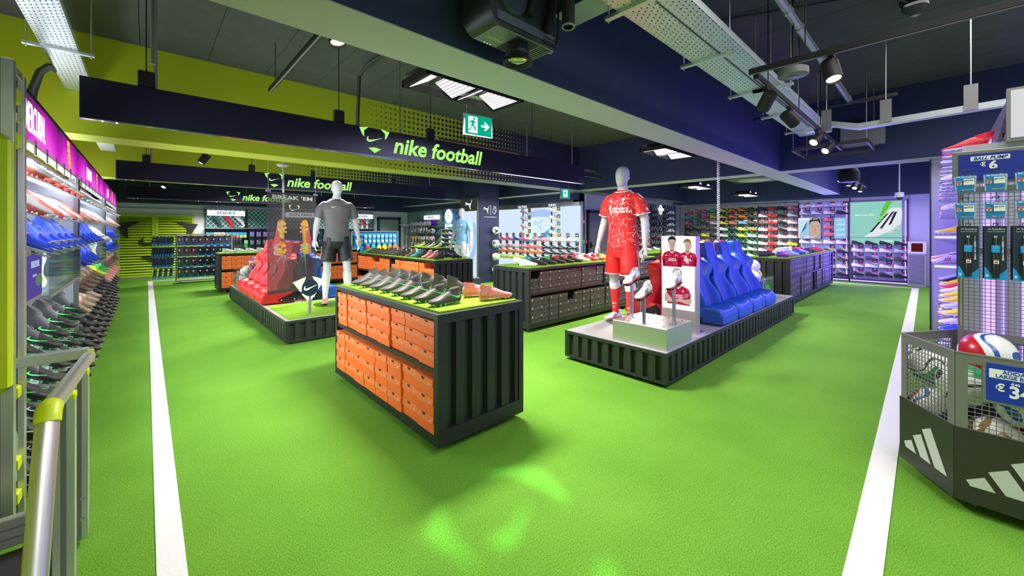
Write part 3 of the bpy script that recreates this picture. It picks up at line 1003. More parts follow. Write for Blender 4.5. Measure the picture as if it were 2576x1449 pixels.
for s in (-1, 1):
    obj('angle_bar', MB().box(-0.45, 0.45, s * 0.4 - 0.012, s * 0.4 + 0.012, 0.0, 0.05), DARKM, ac2)
    obj('cross_member', MB().box(s * 0.45 - 0.012, s * 0.45 + 0.012, -0.4, 0.4, 0.0, 0.05), DARKM, ac2)
    for s2 in (-1, 1):
        obj('hanging_rod', MB().tube([(s * 0.44, s2 * 0.39, 0.05), (s * 0.44, s2 * 0.39, 0.92)], 0.006, 6), GREYM, ac2)

# ---- projector hung near the camera, throwing the emblem on the turf
PW = mat('projector_case', (0.15, 0.16, 0.165), 0.42)
PD = mat('projector_dark', (0.020, 0.023, 0.034), 0.45)
pj = thing('projector', 'large dark ceiling projector with lens pointing down, hung beside the navy beam', 'projector', (1.47, 1.585, 2.45))
prof = [(-0.255, -0.113), (0.225, -0.113), (0.245, -0.09), (0.245, 0.09), (0.225, 0.113), (-0.255, 0.113)]
case = MB()
rings = []
for z, k, sh in ((0.0, 0.86, 0.032), (0.012, 0.92, 0.020), (0.05, 0.985, 0.004), (0.10, 1.0, 0.0), (0.42, 1.0, 0.0), (0.45, 0.95, 0.0)):
    rings.append([(x * k + (sh if x > 0 else sh * 1.0), y * (0.94 if z < 0.02 else 1.0), z) for x, y in prof])
case.loft(rings)
obj('case', case, PD, pj, 35)
obj('front_panel', MB().box(-0.185, 0.235, -0.098, 0.098, -0.006, 0.002, 0.004), PW, pj)
obj('lens_recess', MB().box(-0.035, 0.125, -0.085, 0.088, -0.0085, -0.006), BLACK, pj)
obj('edge_band', MB().box(-0.20, 0.238, -0.1135, -0.1125, 0.02, 0.065), mat('projector_band', (0.10, 0.10, 0.16), 0.4), pj)
LX, LY = 0.045, 0.0
barrel = MB()
barrel.lathe([(0.055, 0.03), (0.058, -0.02), (0.056, -0.03), (0.061, -0.035), (0.062, -0.062), (0.066, -0.066), (0.070, -0.085), (0.082, -0.094), (0.083, -0.101), (0.076, -0.102), (0.058, -0.088), (0.056, -0.03)], 32, (LX, LY, 0))
obj('lens_barrel', barrel, BLACK, pj, 40)
obj('focus_ring', MB().lathe([(0.0625, -0.040), (0.0655, -0.042), (0.0655, -0.056), (0.0625, -0.058)], 32, (LX, LY, 0), 'z', False), PD, pj, 40)
obj('lens_glass', MB().lathe([(0.0575, -0.084), (0.045, -0.091), (0.02, -0.096), (0.004, -0.097)], 28, (LX, LY, 0)), LENS, pj, 60)
irid = mat('lens_coating', (0.62, 0.55, 0.14), 0.10, 1.0)
obj('lens_rings', MB().lathe([(0.0555, -0.078), (0.050, -0.062), (0.042, -0.055), (0.034, -0.058), (0.047, -0.045), (0.0555, -0.036)], 28, (LX, LY, 0), 'z', False), irid, pj, 40)
for k in range(9):
    obj('vent_slot', MB().box(0.14, 0.225, -0.085 + 0.018 * k, -0.077 + 0.018 * k, -0.0075, -0.0055), BLACK, pj)
for k in range(3):
    obj('side_slot', MB().box(0.13, 0.232, -0.1145, -0.1125, 0.008 + 0.014 * k, 0.015 + 0.014 * k), BLACK, pj)
text('case_lettering', 'EPSON', 0.034, mat('case_print', (0.55, 0.55, 0.30), 0.5), pj, (-0.10, 0.02, -0.0065), '-z', 0.0, rot2=pi)
for k, c in enumerate(((0.05, 0.2, 1.0), (0.05, 0.2, 1.0), (0.6, 0.65, 0.5), (0.6, 0.65, 0.5), (0.6, 0.65, 0.5))):
    obj('status_light', MB().sphere((-0.165 + 0.020 * k, 0.085, -0.007), 0.0035, 8, 5), emissive('status%d' % k, c, 1.5), pj)
obj('mount_disc', MB().lathe([(0.09, -0.012), (0.10, 0.0), (0.10, 0.02)], 28, (-0.10, -0.122, 0.17), 'y'), mat('mount_navy', (0.03, 0.035, 0.07), 0.4), pj, 40)
for zz in (0.13, 0.18):
    obj('mount_bolt', MB().lathe([(0.006, -0.004), (0.006, 0.002)], 10, (-0.14, -0.135, zz), 'y'), STEEL, pj)
for ax_, az_ in ((0.0, 0.10), (0.14, 0.06)):
    obj('mount_arm', MB().tube([(ax_, -0.13, az_), (ax_ + 0.015, -0.15, az_ + 0.08), (ax_ + 0.04, -0.15, az_ + 0.22), (ax_ + 0.05, -0.13, az_ + 0.36)], 0.024, 10), BLACK, pj, 40)
obj('cable', MB().tube([(0.235, -0.12, 0.02), (0.238, -0.13, 0.10), (0.236, -0.13, 0.45)], 0.006, 6), BLACK, pj, 40)
obj('side_latch', MB().lathe([(0.018, -0.02), (0.020, 0.0), (0.012, 0.02)], 12, (0.255, -0.05, 0.02), 'x'), GREYM, pj, 40)
obj('mount_plate', MB().box(0.02, 0.2, -0.16, -0.08, 0.40, 0.43), mat('mount_cream', (0.35, 0.36, 0.28), 0.5), pj)
obj('drop_pole', MB().tube([(0, 0, 0.44), (0, 0, 1.02)], 0.035, 12), BLACK, pj, 40)
pole = thing('mounting_pole', 'open ended black steel tube hanging beside the projector', 'pole', (1.63, 1.32, 2.49))
obj('tube', MB().lathe([(0.028, 0.02), (0.032, 0.0), (0.034, 0.005), (0.034, 0.98), (0.028, 0.98)], 18), BLACK, pole, 40)
obj('rim', MB().lathe([(0.027, 0.001), (0.034, -0.002), (0.036, 0.006), (0.034, 0.01)], 18, (0, 0, 0), 'z', False), GREYM, pole, 40)

# emblem gate inside the lens barrel: a plate with the emblem cut out, lit from behind
bpy.context.view_layer.update()
LP = pj.matrix_world @ Vector((LX, LY, -0.034))
EMB = [[(1.14, 1.757), (1.053, 1.589), (1.042, 1.54), (1.039, 1.446), (1.023, 1.299), (1.004, 1.311), (0.991, 1.432), (0.964, 1.522), (0.943, 1.639), (1.017, 1.677)],
       [(1.423, 1.807), (1.584, 1.727), (1.716, 1.652), (1.729, 1.592), (1.706, 1.489), (1.637, 1.314), (1.599, 1.312), (1.596, 1.418), (1.581, 1.542), (1.555, 1.673)],
       [(1.182, 1.447), (1.183, 1.424), (1.216, 1.386), (1.272, 1.386), (1.358, 1.416), (1.469, 1.452), (1.428, 1.418), (1.319, 1.357), (1.228, 1.298), (1.185, 1.297), (1.156, 1.318), (1.152, 1.355), (1.17, 1.407)],
       [(1.48, 0.997), (1.43, 0.899), (1.357, 0.818), (1.259, 0.879), (1.24, 0.926), (1.359, 0.953)]]
tgt = Vector((1.32, 1.36, 0.0))
ax = (tgt - LP).normalized()
gx = Vector((1, 0, 0)).cross(ax).normalized()
gy = ax.cross(gx)
GD = 0.03
holes = []
for poly in EMB:
    h = []
    for p in poly:
        r = Vector((p[0], p[1], 0)) - LP
        r = r * (GD / r.dot(ax))
        h.append(Vector((r.dot(gx), r.dot(gy))))
    holes.append(h)
outer = [Vector(p) for p in ell(0, 0, 0.027, 0.027, 24)]
verts, faces_in = list(outer), [list(range(24))]
for h in holes:
    faces_in.append(list(range(len(verts), len(verts) + len(h))))
    verts += h
r = delaunay_2d_cdt(verts, [], faces_in, 1, 1e-9)
gate = MB()
keep = [tuple(f) for f, src in zip(r[2], r[5]) if list(src) == [0]]
gate.add([tuple(LP + ax * GD + gx * p.x + gy * p.y) for p in r[0]], keep)
gme = gate.mesh('emblem_gate', BLACK)
gme.transform(pj.matrix_world.inverted())
put('emblem_gate', gme, pj)
sp_ = spot('projector_light', LP, tgt, 560, 60, (0.42, 1.0, 0.66), 0.0007, 0.1)
# ------------------------------------------------------------------ football boots
UP_ST = [  # s, x, half width, bottom, top  (low boot)
    (-0.138, 0.012, 0.034, 0.070), (-0.130, 0.026, 0.024, 0.086), (-0.105, 0.033, 0.019, 0.092), (-0.070, 0.035, 0.018, 0.090), (-0.040, 0.034, 0.018, 0.092),
    (-0.010, 0.035, 0.017, 0.086), (0.030, 0.040, 0.015, 0.071), (0.070, 0.044, 0.015, 0.055), (0.105, 0.040, 0.017, 0.047), (0.128, 0.027, 0.020, 0.040), (0.138, 0.010, 0.025, 0.033)]


def upper_mb(high=False, n=12, mb=None):
    mb = mb or MB()
    rings = []
    for x, w, b, t in UP_ST:
        if high:
            t += {-0.130: 0.030, -0.105: 0.040, -0.070: 0.036, -0.040: 0.022, -0.010: 0.011}.get(x, 0.0)
        ring = []
        for k in range(n):
            a = -pi / 2 + 2 * pi * k / n
            c, s_ = cos(a), sin(a)
            yy = w * math.copysign(abs(c) ** 0.75, c)
            hh = (s_ + 1) / 2
            yy *= 1.0 - 0.42 * max(0, hh - 0.35) if x < 0.06 else 1.0
            ring.append((x, yy, b + (t - b) * hh))
        rings.append(ring)
    mb.loft(rings)
    # collar
    h0, h1 = 0.082, (0.140 if high else 0.106)
    cx = -0.082
    cr = []
    for z, k in ((h0 - 0.02, 1.05), (h0, 1.0), ((h0 + h1) / 2, 0.94), (h1 - 0.004, 0.97), (h1, 0.93)):
        lean = -(z - h0) * (0.06 if high else 0.10)
        cr.append([(cx + lean + 0.050 * k * cos(2 * pi * j / n), 0.029 * k * sin(2 * pi * j / n), z + (0.016 if high else 0.006) * -cos(2 * pi * j / n) * (1 if z > h0 else 0)) for j in range(n)])
    mb.loft(cr)
    return mb


def lining_mb(high=False):
    h1 = 0.140 if high else 0.106
    lean = -(h1 - 0.082) * (0.06 if high else 0.10)
    n = 12
    mb = MB()
    f = lambda k, dz: [(-0.082 + lean + 0.050 * k * cos(2 * pi * j / n), 0.029 * k * sin(2 * pi * j / n), h1 + dz - (0.016 if high else 0.006) * cos(2 * pi * j / n)) for j in range(n)]
    mb.loft([f(0.93, 0.0), f(0.90, 0.003), f(0.74, 0.002), f(0.60, -0.004)])
    return mb


STUDS = ((-0.11, 0.017), (-0.11, -0.017), (-0.075, 0.02), (-0.075, -0.02), (0.02, 0.024), (0.02, -0.024), (0.065, 0.032), (0.065, -0.032), (0.1, 0.02), (0.1, -0.02))


def sole_mb(mb=None, studs=True, n=5):
    mb = mb or MB()
    o = [(-0.136, 0.010), (-0.12, 0.027), (-0.08, 0.032), (-0.03, 0.028), (0.02, 0.033), (0.07, 0.043), (0.105, 0.039), (0.13, 0.02)]
    outl = [(x, y) for x, y in o] + [(x, -y) for x, y in reversed(o)]
    lo = [(x, y * 0.9, 0.012 + (0.008 if x > 0.12 else 0)) for x, y in outl]
    hi = [(x * 1.005, y * 1.03, 0.026 + (0.004 if abs(x) > 0.12 else 0)) for x, y in outl]
    mb.loft([lo, hi])
    if studs:
        for x, y in STUDS:
            mb.lathe([(0.0055, 0.0), (0.0085, 0.014)], n, (x, y, 0))
    return mb


_bvh = {}


def side_drape(polys, high, sgn, lift=0.0012):
    """project flat outlines (boot x, z) on the side of the upper"""
    if high not in _bvh:
        m = upper_mb(high, 16)
        _bvh[high] = BVHTree.FromPolygons([Vector(v) for v in m.v], m.f)
    b = _bvh[high]
    mb = MB()
    for poly in polys:
        vs = [Vector(p) for p in dens(poly, 0.008)]
        r = delaunay_2d_cdt(vs, [], [list(range(len(vs)))], 1, 1e-7)
        pts = []
        for p in r[0]:
            hit = b.ray_cast(Vector((p.x, 0.2 * sgn, p.y)), Vector((0, -sgn, 0)))
            y = hit[0].y if hit[0] is not None else 0.02 * sgn
            pts.append((p.x, y + sgn * lift, p.y))
        mb.add(pts, [tuple(f) for f in r[2]])
    return mb


def marks_mb(kind, high):
    mb = MB()
    for sgn in (1, -1):
        if kind == 'tick':
            pl = [[(-0.055 + 0.055 * x * 1.0, 0.058 + 0.042 * y) for x, y in TICK]]
        elif kind == 'bigtick':
            pl = [[(0.045 + 0.058 * x, 0.043 + 0.030 * y) for x, y in TICK]]
        elif kind == 'stripes':
            pl = [[(0.012 + 0.024 * k, 0.024), (0.024 + 0.024 * k, 0.024), (-0.004 + 0.024 * k, 0.068 - 0.004 * k), (-0.014 + 0.024 * k, 0.068 - 0.004 * k)] for k in range(-1, 2)]
        elif kind == 'slash':
            pl = [[(-0.115, 0.03), (-0.09, 0.03), (-0.04, 0.075), (-0.055, 0.08)], [(0.03, 0.03), (0.10, 0.03), (0.05, 0.045)]]
        else:
            pl = [[(-0.03, 0.035), (0.09, 0.028), (0.08, 0.036), (-0.02, 0.052), (-0.06, 0.07), (-0.075, 0.065)]]
        m = side_drape(pl, high, sgn)
        mb.add(m.v, m.f)
    return mb


def laces_mb(high):
    mb = MB()
    for k in range(6):
        x = -0.022 + 0.0155 * k
        z = 0.0900 - 0.0048 * k - (0.0006 * k * k)
        w = 0.012
        mb.tube([(x - 0.004, -w, z - 0.003), (x, 0, z + 0.004), (x + 0.004, w, z - 0.003)], 0.0022, 5)
    mb.tube([(-0.03, 0, 0.09), (-0.036, 0.014, 0.098), (-0.028, 0.022, 0.09)], 0.002, 5)
    mb.tube([(-0.03, 0, 0.09), (-0.036, -0.014, 0.098), (-0.028, -0.022, 0.09)], 0.002, 5)
    return mb


BM = {}


def boot_mesh(part, high=False, mark='tick'):
    k = (part, high, mark if part in ('mark', 'far') else '')
    if k in BM:
        return BM[k]
    if part == 'upper':
        me = upper_mb(high, 16).mesh('upper', WHITE, 60)
    elif part == 'sole':
        me = sole_mb(None, False).mesh('sole_plate', WHITE, 40)
    elif part == 'studs':
        mb = MB()
        for x, y in STUDS:
            mb.lathe([(0.0055, 0.0), (0.0085, 0.014)], 6, (x, y, 0))
        me = mb.mesh('studs', WHITE)
    elif part == 'mark':
        me = marks_mb(mark, high).mesh('side_mark', WHITE)
    elif part == 'laces':
        me = laces_mb(high).mesh('laces', WHITE)
    elif part == 'lining':
        me = lining_mb(high).mesh('collar_lining', WHITE)
    elif part == 'far':
        mb = MB()
        mb.mi = 0
        upper_mb(high, 8, mb)
        mb.mi = 1
        sole_mb(mb, True, 4)
        mb.mi = 2
        m = marks_mb(mark, high)
        mb.add(m.v, m.f)
        me = mb.mesh('boot', [WHITE, WHITE, WHITE], 60)
    BM[k] = me
    return me


MEC = {}


def colored(me, mats):
    k = (me.name, tuple(m.name for m in mats))
    if k not in MEC:
        c = me.copy()
        c.materials.clear()
        for m in mats:
            c.materials.append(m)
        MEC[k] = c
    return MEC[k]


def bm_(name, c, rough=0.42):
    return mat('boot_' + name, c, rough, noise=0.06, nscale=220, bump=0.05)


BK = bm_('black', (0.018, 0.018, 0.019), 0.55)
GY = bm_('graphite', (0.062, 0.057, 0.054), 0.6)
PK = bm_('pink', (0.80, 0.26, 0.27))
HP = bm_('hot_pink', (0.85, 0.08, 0.30))
WT = bm_('white', (0.78, 0.77, 0.75))
RD = bm_('red', (0.75, 0.02, 0.03))
CO = bm_('coral', (0.90, 0.13, 0.11))
BL = bm_('blue', (0.01, 0.045, 0.55))
SB = bm_('sky', (0.12, 0.42, 0.75))
OR = bm_('orange', (0.95, 0.20, 0.02))
YE = bm_('yellow', (0.85, 0.68, 0.01))
NY = bm_('neon_yellow', (0.72, 0.90, 0.02))
GN = bm_('green', (0.04, 0.50, 0.10))
NG = bm_('neon_green', (0.12, 0.90, 0.20))
BR = bm_('brown', (0.16, 0.09, 0.06))
TN = bm_('tan', (0.50, 0.34, 0.24))
PU = bm_('purple', (0.12, 0.03, 0.30))
NV = bm_('navy', (0.015, 0.025, 0.12))
OL = bm_('olive', (0.05, 0.07, 0.035))
TL = bm_('teal', (0.02, 0.35, 0.32))
SV = bm_('silver', (0.55, 0.56, 0.58), 0.3)
PALE = {'black': BK, 'graphite': GY, 'pink': PK, 'hot pink': HP, 'white': WT, 'red': RD, 'coral': CO, 'blue': BL, 'sky blue': SB, 'orange': OR, 'yellow': YE,
        'neon yellow': NY, 'green': GN, 'neon green': NG, 'brown': BR, 'tan': TN, 'purple': PU, 'navy': NV, 'olive': OL, 'teal': TL, 'silver': SV}
NB = [0]


def boot(loc, rz, up, sole, mk, mark='tick', high=False, label='', group=None, full=True, tilt=0.0, roll=0.0, lace=None, scale=1.0, cat='boot', name='football_boot', lining=None, plate=None):
    """toe points along local +x; tilt > 0 lifts the heel"""
    U, So, Mk = PALE[up], PALE[sole], PALE[mk]
    rot = (Euler((0, 0, rz)).to_matrix() @ Matrix.Rotation(tilt, 3, 'Y') @ Matrix.Rotation(roll, 3, 'X')).to_euler()
    NB[0] += 1
    if not full:
        o = put(name, colored(boot_mesh('far', high, mark), [U, So, Mk]), None, loc, rot)
        o.scale = (scale,) * 3
        return tag(o, label, cat, group)
    t = thing(name, label, cat, loc, 0, group, rot)
    t.scale = (scale,) * 3
    put('upper', colored(boot_mesh('upper', high), [U]), t)
    put('sole_plate', colored(boot_mesh('sole'), [PALE[plate or sole]]), t)
    put('studs', colored(boot_mesh('studs'), [So]), t)['kind'] = 'stuff'
    put('side_mark', colored(boot_mesh('mark', high, mark), [Mk]), t)
    put('laces', colored(boot_mesh('laces', high), [PALE[lace or up]]), t)
    put('collar_lining', colored(boot_mesh('lining', high), [PALE[lining] if lining else BK]), t)
    return t


# ------------------------------------------------------------------ shoe boxes
BXM = {}


def box_parts(kind):
    if kind in BXM:
        return BXM[kind]
    w, h, d = 0.205, 0.117, 0.33            # local: front face at y = 0, box runs to +y, centred in x, z from 0
    c = MB().box(-w / 2, w / 2, 0.0, d, 0.0, h * 0.97, 0.002)
    lid = MB()
    fl = [(-w / 2 - 0.001, h), (-w / 2 - 0.001, h * 0.56), (w / 2 - 0.035, h * 0.56), (w / 2 - 0.012, h * 0.60), (w / 2 - 0.004, h * 0.68), (w / 2 + 0.001, h)]
    lid.prism([(x, z) for x, z in fl], -0.0045, -0.0006, 'y')
    lid.box(-w / 2 - 0.001, w / 2 + 0.001, -0.0006, d, h * 0.972, h)
    hole = tri_poly([[(0.02 * cos(a) - 0.012, 0.017 * sin(a)) for a in [pi + pi * k / 8 for k in range(9)]]], 0.001)
    hole.v = [(x, -0.0046 - z, y + h * 0.965) for x, y, z in hole.v]
    if kind == 'tick':
        lg = tri_poly([[(0.016 * x, 0.013 * y) for x, y in TICK]], 0.001)
        lg.v = [(x + w * 0.33, -0.0046 - z, y + h * 0.72) for x, y, z in lg.v]
    else:
        lg = tri_poly([[(0.012 * x, 0.013 * y) for x, y in p] for p in TRI3], 0.001)
        lg.v = [(x - w * 0.38, -0.0046 - z, y + h * 0.80) for x, y, z in lg.v]
    BXM[kind] = (c, lid, hole, lg)
    return BXM[kind]


BOXC = {'orange': (ORANGE, ORANGE2, BLACKINK, WHITEINK), 'charcoal': (BOXBLK, BOXLID, BLACKINK, WHITEINK)}
_bm = {}


def shoebox(col, kind, M4, label, group, full):
    """M4 places the box: local front faces -y"""
    cs = BOXC[col]
    pr = box_parts(kind)
    if full:
        t = bpy.data.objects.new('shoebox', None)
        COL.objects.link(t)
        t.matrix_world = M4
        tag(t, label, 'shoebox', group)
        for nm, mb, m in zip(('carton', 'lid_flap', 'thumb_hole', 'box_logo'), pr, cs):
            if (nm, col, kind) not in _bm:
                _bm[(nm, col, kind)] = mb.mesh(nm, m)
            put(nm, _bm[(nm, col, kind)], t)
        return t
    if ('all', col, kind) not in _bm:
        mb = MB()
        for i, p in enumerate(pr):
            mb.mi = i
            mb.add(p.v, p.f)
        _bm[('all', col, kind)] = mb.mesh('shoebox', list(cs))
    o = put('shoebox', _bm[('all', col, kind)])
    o.matrix_world = M4
    return tag(o, label, 'shoebox', group)


# ------------------------------------------------------------------ container-style display stands
def corrugated(L, H, pitch, depth, fill=0.5, slant=0.18, invert=False):
    """sheet in local xz, front at y=0, ribs recede to y=depth"""
    pts = [(0.0, 0.0)]
    n = max(1, int(round(L / pitch)))
    p = L / n
    for k in range(n):
        x = k * p
        a = p * fill * 0.5
        pts += [(x + a, 0.0), (x + a + p * slant * 0.5, depth), (x + p - a - p * slant * 0.5, depth), (x + p - a, 0.0)]
    pts.append((L, 0.0))
    mb = MB()
    T = 0.004
    mb.loft([[(x, y, 0) for x, y in pts] + [(x, y + T, 0) for x, y in reversed(pts)], [(x, y, H) for x, y in pts] + [(x, y + T, H) for x, y in reversed(pts)]])
    return mb


STEELW = mat('caster_fork', (0.45, 0.46, 0.46), 0.35, 0.8)


def stand(label, loc, L, D, rz, comps, box=None, group='display stands', H=0.89):
    """local x along the length 0..L, y 0..D across, open sides face -y and +y"""
    t = thing('display_stand', label, 'display stand', loc, rz, group)
    f = 0.045
    zb = 0.055
    for x in (0, L - f):
        for y in (0, D - f):
            obj('corner_post', MB().box(x, x + f, y, y + f, zb, H), FRAME, t)
    for y in (0, D - f):
        obj('top_rail', MB().box(f, L - f, y, y + f, H - 0.035, H), FRAME, t)
        obj('bottom_rail', MB().box(f, L - f, y, y + f, zb, zb + 0.065), FRAME, t)
    for x in (0, L - f):
        obj('end_top_rail', MB().box(x, x + f, f, D - f, H - 0.06, H), FRAME, t)
        obj('end_bottom_rail', MB().box(x, x + f, f, D - f, zb, zb + 0.10), FRAME, t)
    obj('base_board', MB().box(f, L - f, 0.012, D - 0.012, zb + 0.001, zb + 0.06), BLACK, t)
    obj('top_board', MB().box(f, L - f, f, D - f, H - 0.03, H - 0.006), BLACK, t)
    tm = obj('turf_top', MB().box(0.035, L - 0.035, 0.035, D - 0.035, H - 0.005, H + 0.012), TURF2, t)
    obj('centre_board', MB().box(f, L - f, D / 2 - 0.008, D / 2 + 0.008, zb + 0.06, H - 0.03), BLACK, t)
    obj('shelf', MB().box(f, L - f, 0.006, D - 0.006, 0.508, 0.535), FRAME, t)
    for k in range(1, comps):
        x = L * k / comps
        obj('divider', MB().box(x - 0.022, x + 0.022, 0.004, D - 0.004, zb + 0.065, H - 0.035), FRAME, t)
    cs = corrugated(D - 2 * f, H - 0.06 - zb - 0.10, 0.132, 0.034, 0.50, 0.22)
    me = cs.mesh('corrugated_panel', FRAME)
    put('corrugated_panel', me, t, (0.008, D - f, zb + 0.10), (0, 0, -pi / 2))
    put('corrugated_panel', me, t, (L - 0.008, f, zb + 0.10), (0, 0, pi / 2))
    for x in (0.12, L - 0.12):
        for y in (0.12, D - 0.12):
            c = obj('caster', MB().lathe([(0.024, -0.011), (0.028, -0.008), (0.028, 0.008), (0.024, 0.011)], 14, (x, y, 0.028), 'y'), CASTER, t, 40)
            obj('caster_fork', MB().box(x - 0.02, x + 0.02, y - 0.017, y - 0.013, 0.022, zb).box(x - 0.02, x + 0.02, y + 0.013, y + 0.017, 0.022, zb), STEELW, c)
    return t


def fill_boxes(t, L, D, comps, cols, rows_top, rows_low, col, kind, side, where, group, full, jit=0.012, skip=(), only=None, f=0.045):
    """side -1: open side at y=0 (front), boxes face -y;  +1: open side at y=D"""
    bpy.context.view_layer.update()
    MW = t.matrix_world.copy()
    n = 0
    for c in range(comps):
        x0 = max(L * c / comps + 0.022, f)
        x1 = min(L * (c + 1) / comps - 0.022, L - f)
        wid = (x1 - x0 - 0.004) / cols
        sx = (wid - 0.003) / 0.207
        for shelf, (z0, rows, hh) in enumerate(((0.1165, rows_low, 0.355), (0.536, rows_top, 0.300))):
            rh = hh / 3.0
            for k in range(cols):
                off = random.uniform(0, jit)
                nr = rows
                if (shelf, c * cols + k) in skip:
                    nr = rows - 1
                for r in range(nr):
                    o2 = off + random.uniform(-0.004, 0.004)
                    sz = (rh - 0.0015) / 0.117
                    cx = x0 + wid * (k + 0.5) + 0.002
                    if side < 0:
                        M = Matrix.Translation((cx, (0.012 if shelf else -0.006) + o2, z0 + r * rh)) @ Matrix.Rotation(random.uniform(-0.012, 0.012), 4, 'Z')
                    else:
                        M = Matrix.Translation((cx, D - 0.012 - o2, z0 + r * rh)) @ Matrix.Rotation(pi, 4, 'Z')
                    ci = c * cols + k
                    if side > 0:
                        ci = comps * cols - 1 - ci
                    pos = ('bottom', 'middle', 'top')[r] if rows == 3 else ('lower', 'upper', 'top')[r]
                    lab = '%s shoebox, %s column from %s, %s box, %s shelf' % (col, ORD[ci], where, pos, 'upper' if shelf else 'lower')
                    shoebox(col, kind, MW @ M @ Matrix.Diagonal((sx, min(1, (D / 2 - 0.03) / 0.34), sz, 1)), lab, group, full)
                    n += 1
    return n


# nearest stand (long side faces the left wall)
st1 = stand('nearest black container-style stand with ribbed end, orange boxes below, boots on turf top', (1.335, 3.94, 0), 1.82, 0.75, -pi / 2, 1)
fill_boxes(st1, 1.82, 0.75, 1, 8, 3, 3, 'orange', 'tick', -1, 'far end of nearest stand', 'orange boxes in the nearest stand', True, 0.02)

# middle orange stand, behind the nearest
stB = stand('long black stand of orange boxes behind the nearest stand, two bays, ribbed end', (3.66, 9.35, 0), 3.45, 0.82, -pi / 2, 2)
fill_boxes(stB, 3.45, 0.82, 2, 9, 3, 2, 'orange', 'tick', -1, 'far end of middle orange stand', 'orange boxes in the middle stand', False, 0.03, skip=((1, 4), (1, 5), (1, 9), (1, 16), (1, 17)))
# left orange stand, past the red seats
stC = stand('long black stand of orange boxes beyond the red seats', (1.20, 11.0, 0), 3.2, 0.78, 0, 2)
fill_boxes(stC, 3.2, 0.78, 2, 8, 3, 3, 'orange', 'tick', -1, 'left end of far orange stand', 'orange boxes in the far stand', False, 0.01)
# charcoal box stand
stE = stand('long black stand of charcoal boxes behind the red kit figure', (3.87, 3.83, 0), 3.7, 0.76, 0, 2)
fill_boxes(stE, 3.7, 0.76, 2, 9, 3, 3, 'charcoal', 'tri', -1, 'left end of long charcoal stand', 'charcoal boxes in the long stand', False, 0.02, skip=((1, 0), (1, 12), (0, 4)))
# violet lit stand on the right
stF = stand('black stand of charcoal boxes lit violet, at the far right beside the ball box', (8.75, 1.84, 0), 4.4, 0.74, 0, 2)
# small far stand and another near the right wall
stD = stand('small black stand far back in front of the ball wall', (6.25, 11.7, 0), 1.7, 0.8, -pi / 2, 1)
stG = stand('black stand of charcoal boxes beyond the blue seats', (10.4, 4.05, 0), 2.4, 0.72, 0, 1)
bpy.context.view_layer.update()
# the smallest boxes in view: one pile per stand
mb = MB()
for (t, L, D, comps, cols) in ((stF, 4.4, 0.74, 2, 9), (stG, 2.4, 0.72, 1, 9)):
    MW = t.matrix_world
    for c in range(comps):
        x0 = max(L * c / comps + 0.022, 0.045)
        x1 = min(L * (c + 1) / comps - 0.022, L - 0.045)
        w = (x1 - x0) / cols
        for z0, hh in ((0.1165, 0.383), (0.536, 0.31)):
            for k in range(cols):
                off = random.uniform(0.0, 0.03)
                for r in range(3):
                    mb.T = MW
                    xa = x0 + w * k + 0.002
                    rh = hh / 3
                    mb.mi = 0
                    mb.box(xa, xa + w - 0.004, 0.012 + off, 0.34, z0 + r * rh, z0 + (r + 1) * rh - 0.002)
                    mb.mi = 1
                    mb.box(xa, xa + w - 0.004, 0.008 + off, 0.012 + off, z0 + r * rh + rh * 0.55, z0 + (r + 1) * rh - 0.002)
                    mb.mi = 2
                    mb.prism([(xa + 0.012, z0 + r * rh + rh * 0.7), (xa + 0.04, z0 + r * rh + rh * 0.7), (xa + 0.03, z0 + r * rh + rh * 0.88)], 0.006 + off, 0.008 + off, 'y')
o = obj('shoebox_stacks', mb, [BOXBLK, BOXLID, WHITEINK])
tag(o, 'small charcoal shoeboxes stacked in the two farthest right stands', 'shoeboxes', None, 'stuff')

# ------------------------------------------------------------------ boots on the stands
Z1 = 0.903
for k in range(8):
    y = 3.72 - 0.198 * k
    hi = k < 5
    if hi:
        boot((1.535 + 0.004 * k, y, Z1), pi + 0.12, 'graphite', 'neon green', 'neon green', 'tick', True, 'high dark boot, green tick, %s from far end, front row, nearest stand' % ORD[k],
             'front row boots on the nearest stand', True, 0.0, lace='black', plate='graphite')
    else:
        boot((1.53, y, Z1), pi + 0.10, 'graphite', 'neon green', 'neon green', 'tick', False,
             'low dark boot with green lines, %s front row on nearest stand' % ('third from last in', 'second from last in', 'nearest of all in')[k - 5],
             'front row boots on the nearest stand', True, 0.0, lace='black', plate='graphite')
for k in range(6):
    boot((1.885 + 0.005 * k, 3.62 - 0.19 * k, Z1), -0.12, 'graphite', 'graphite', 'neon green' if k > 1 else 'graphite', 'bigtick', True,
         'dark high-collar boot facing away, %s from far end of back row, nearest stand' % ORD[k], 'back row boots on the nearest stand', True, lace='black')
for k in range(2):
    boot((1.93, 2.46 - 0.20 * k, Z1), -0.25, 'pink', 'pink', 'orange', 'slash', False, 'pink low boot on the nearest stand, %s the ribbed end' % ('farther from', 'closer to')[k],
         'pink boots on the nearest stand', True, lace='pink', lining='red')

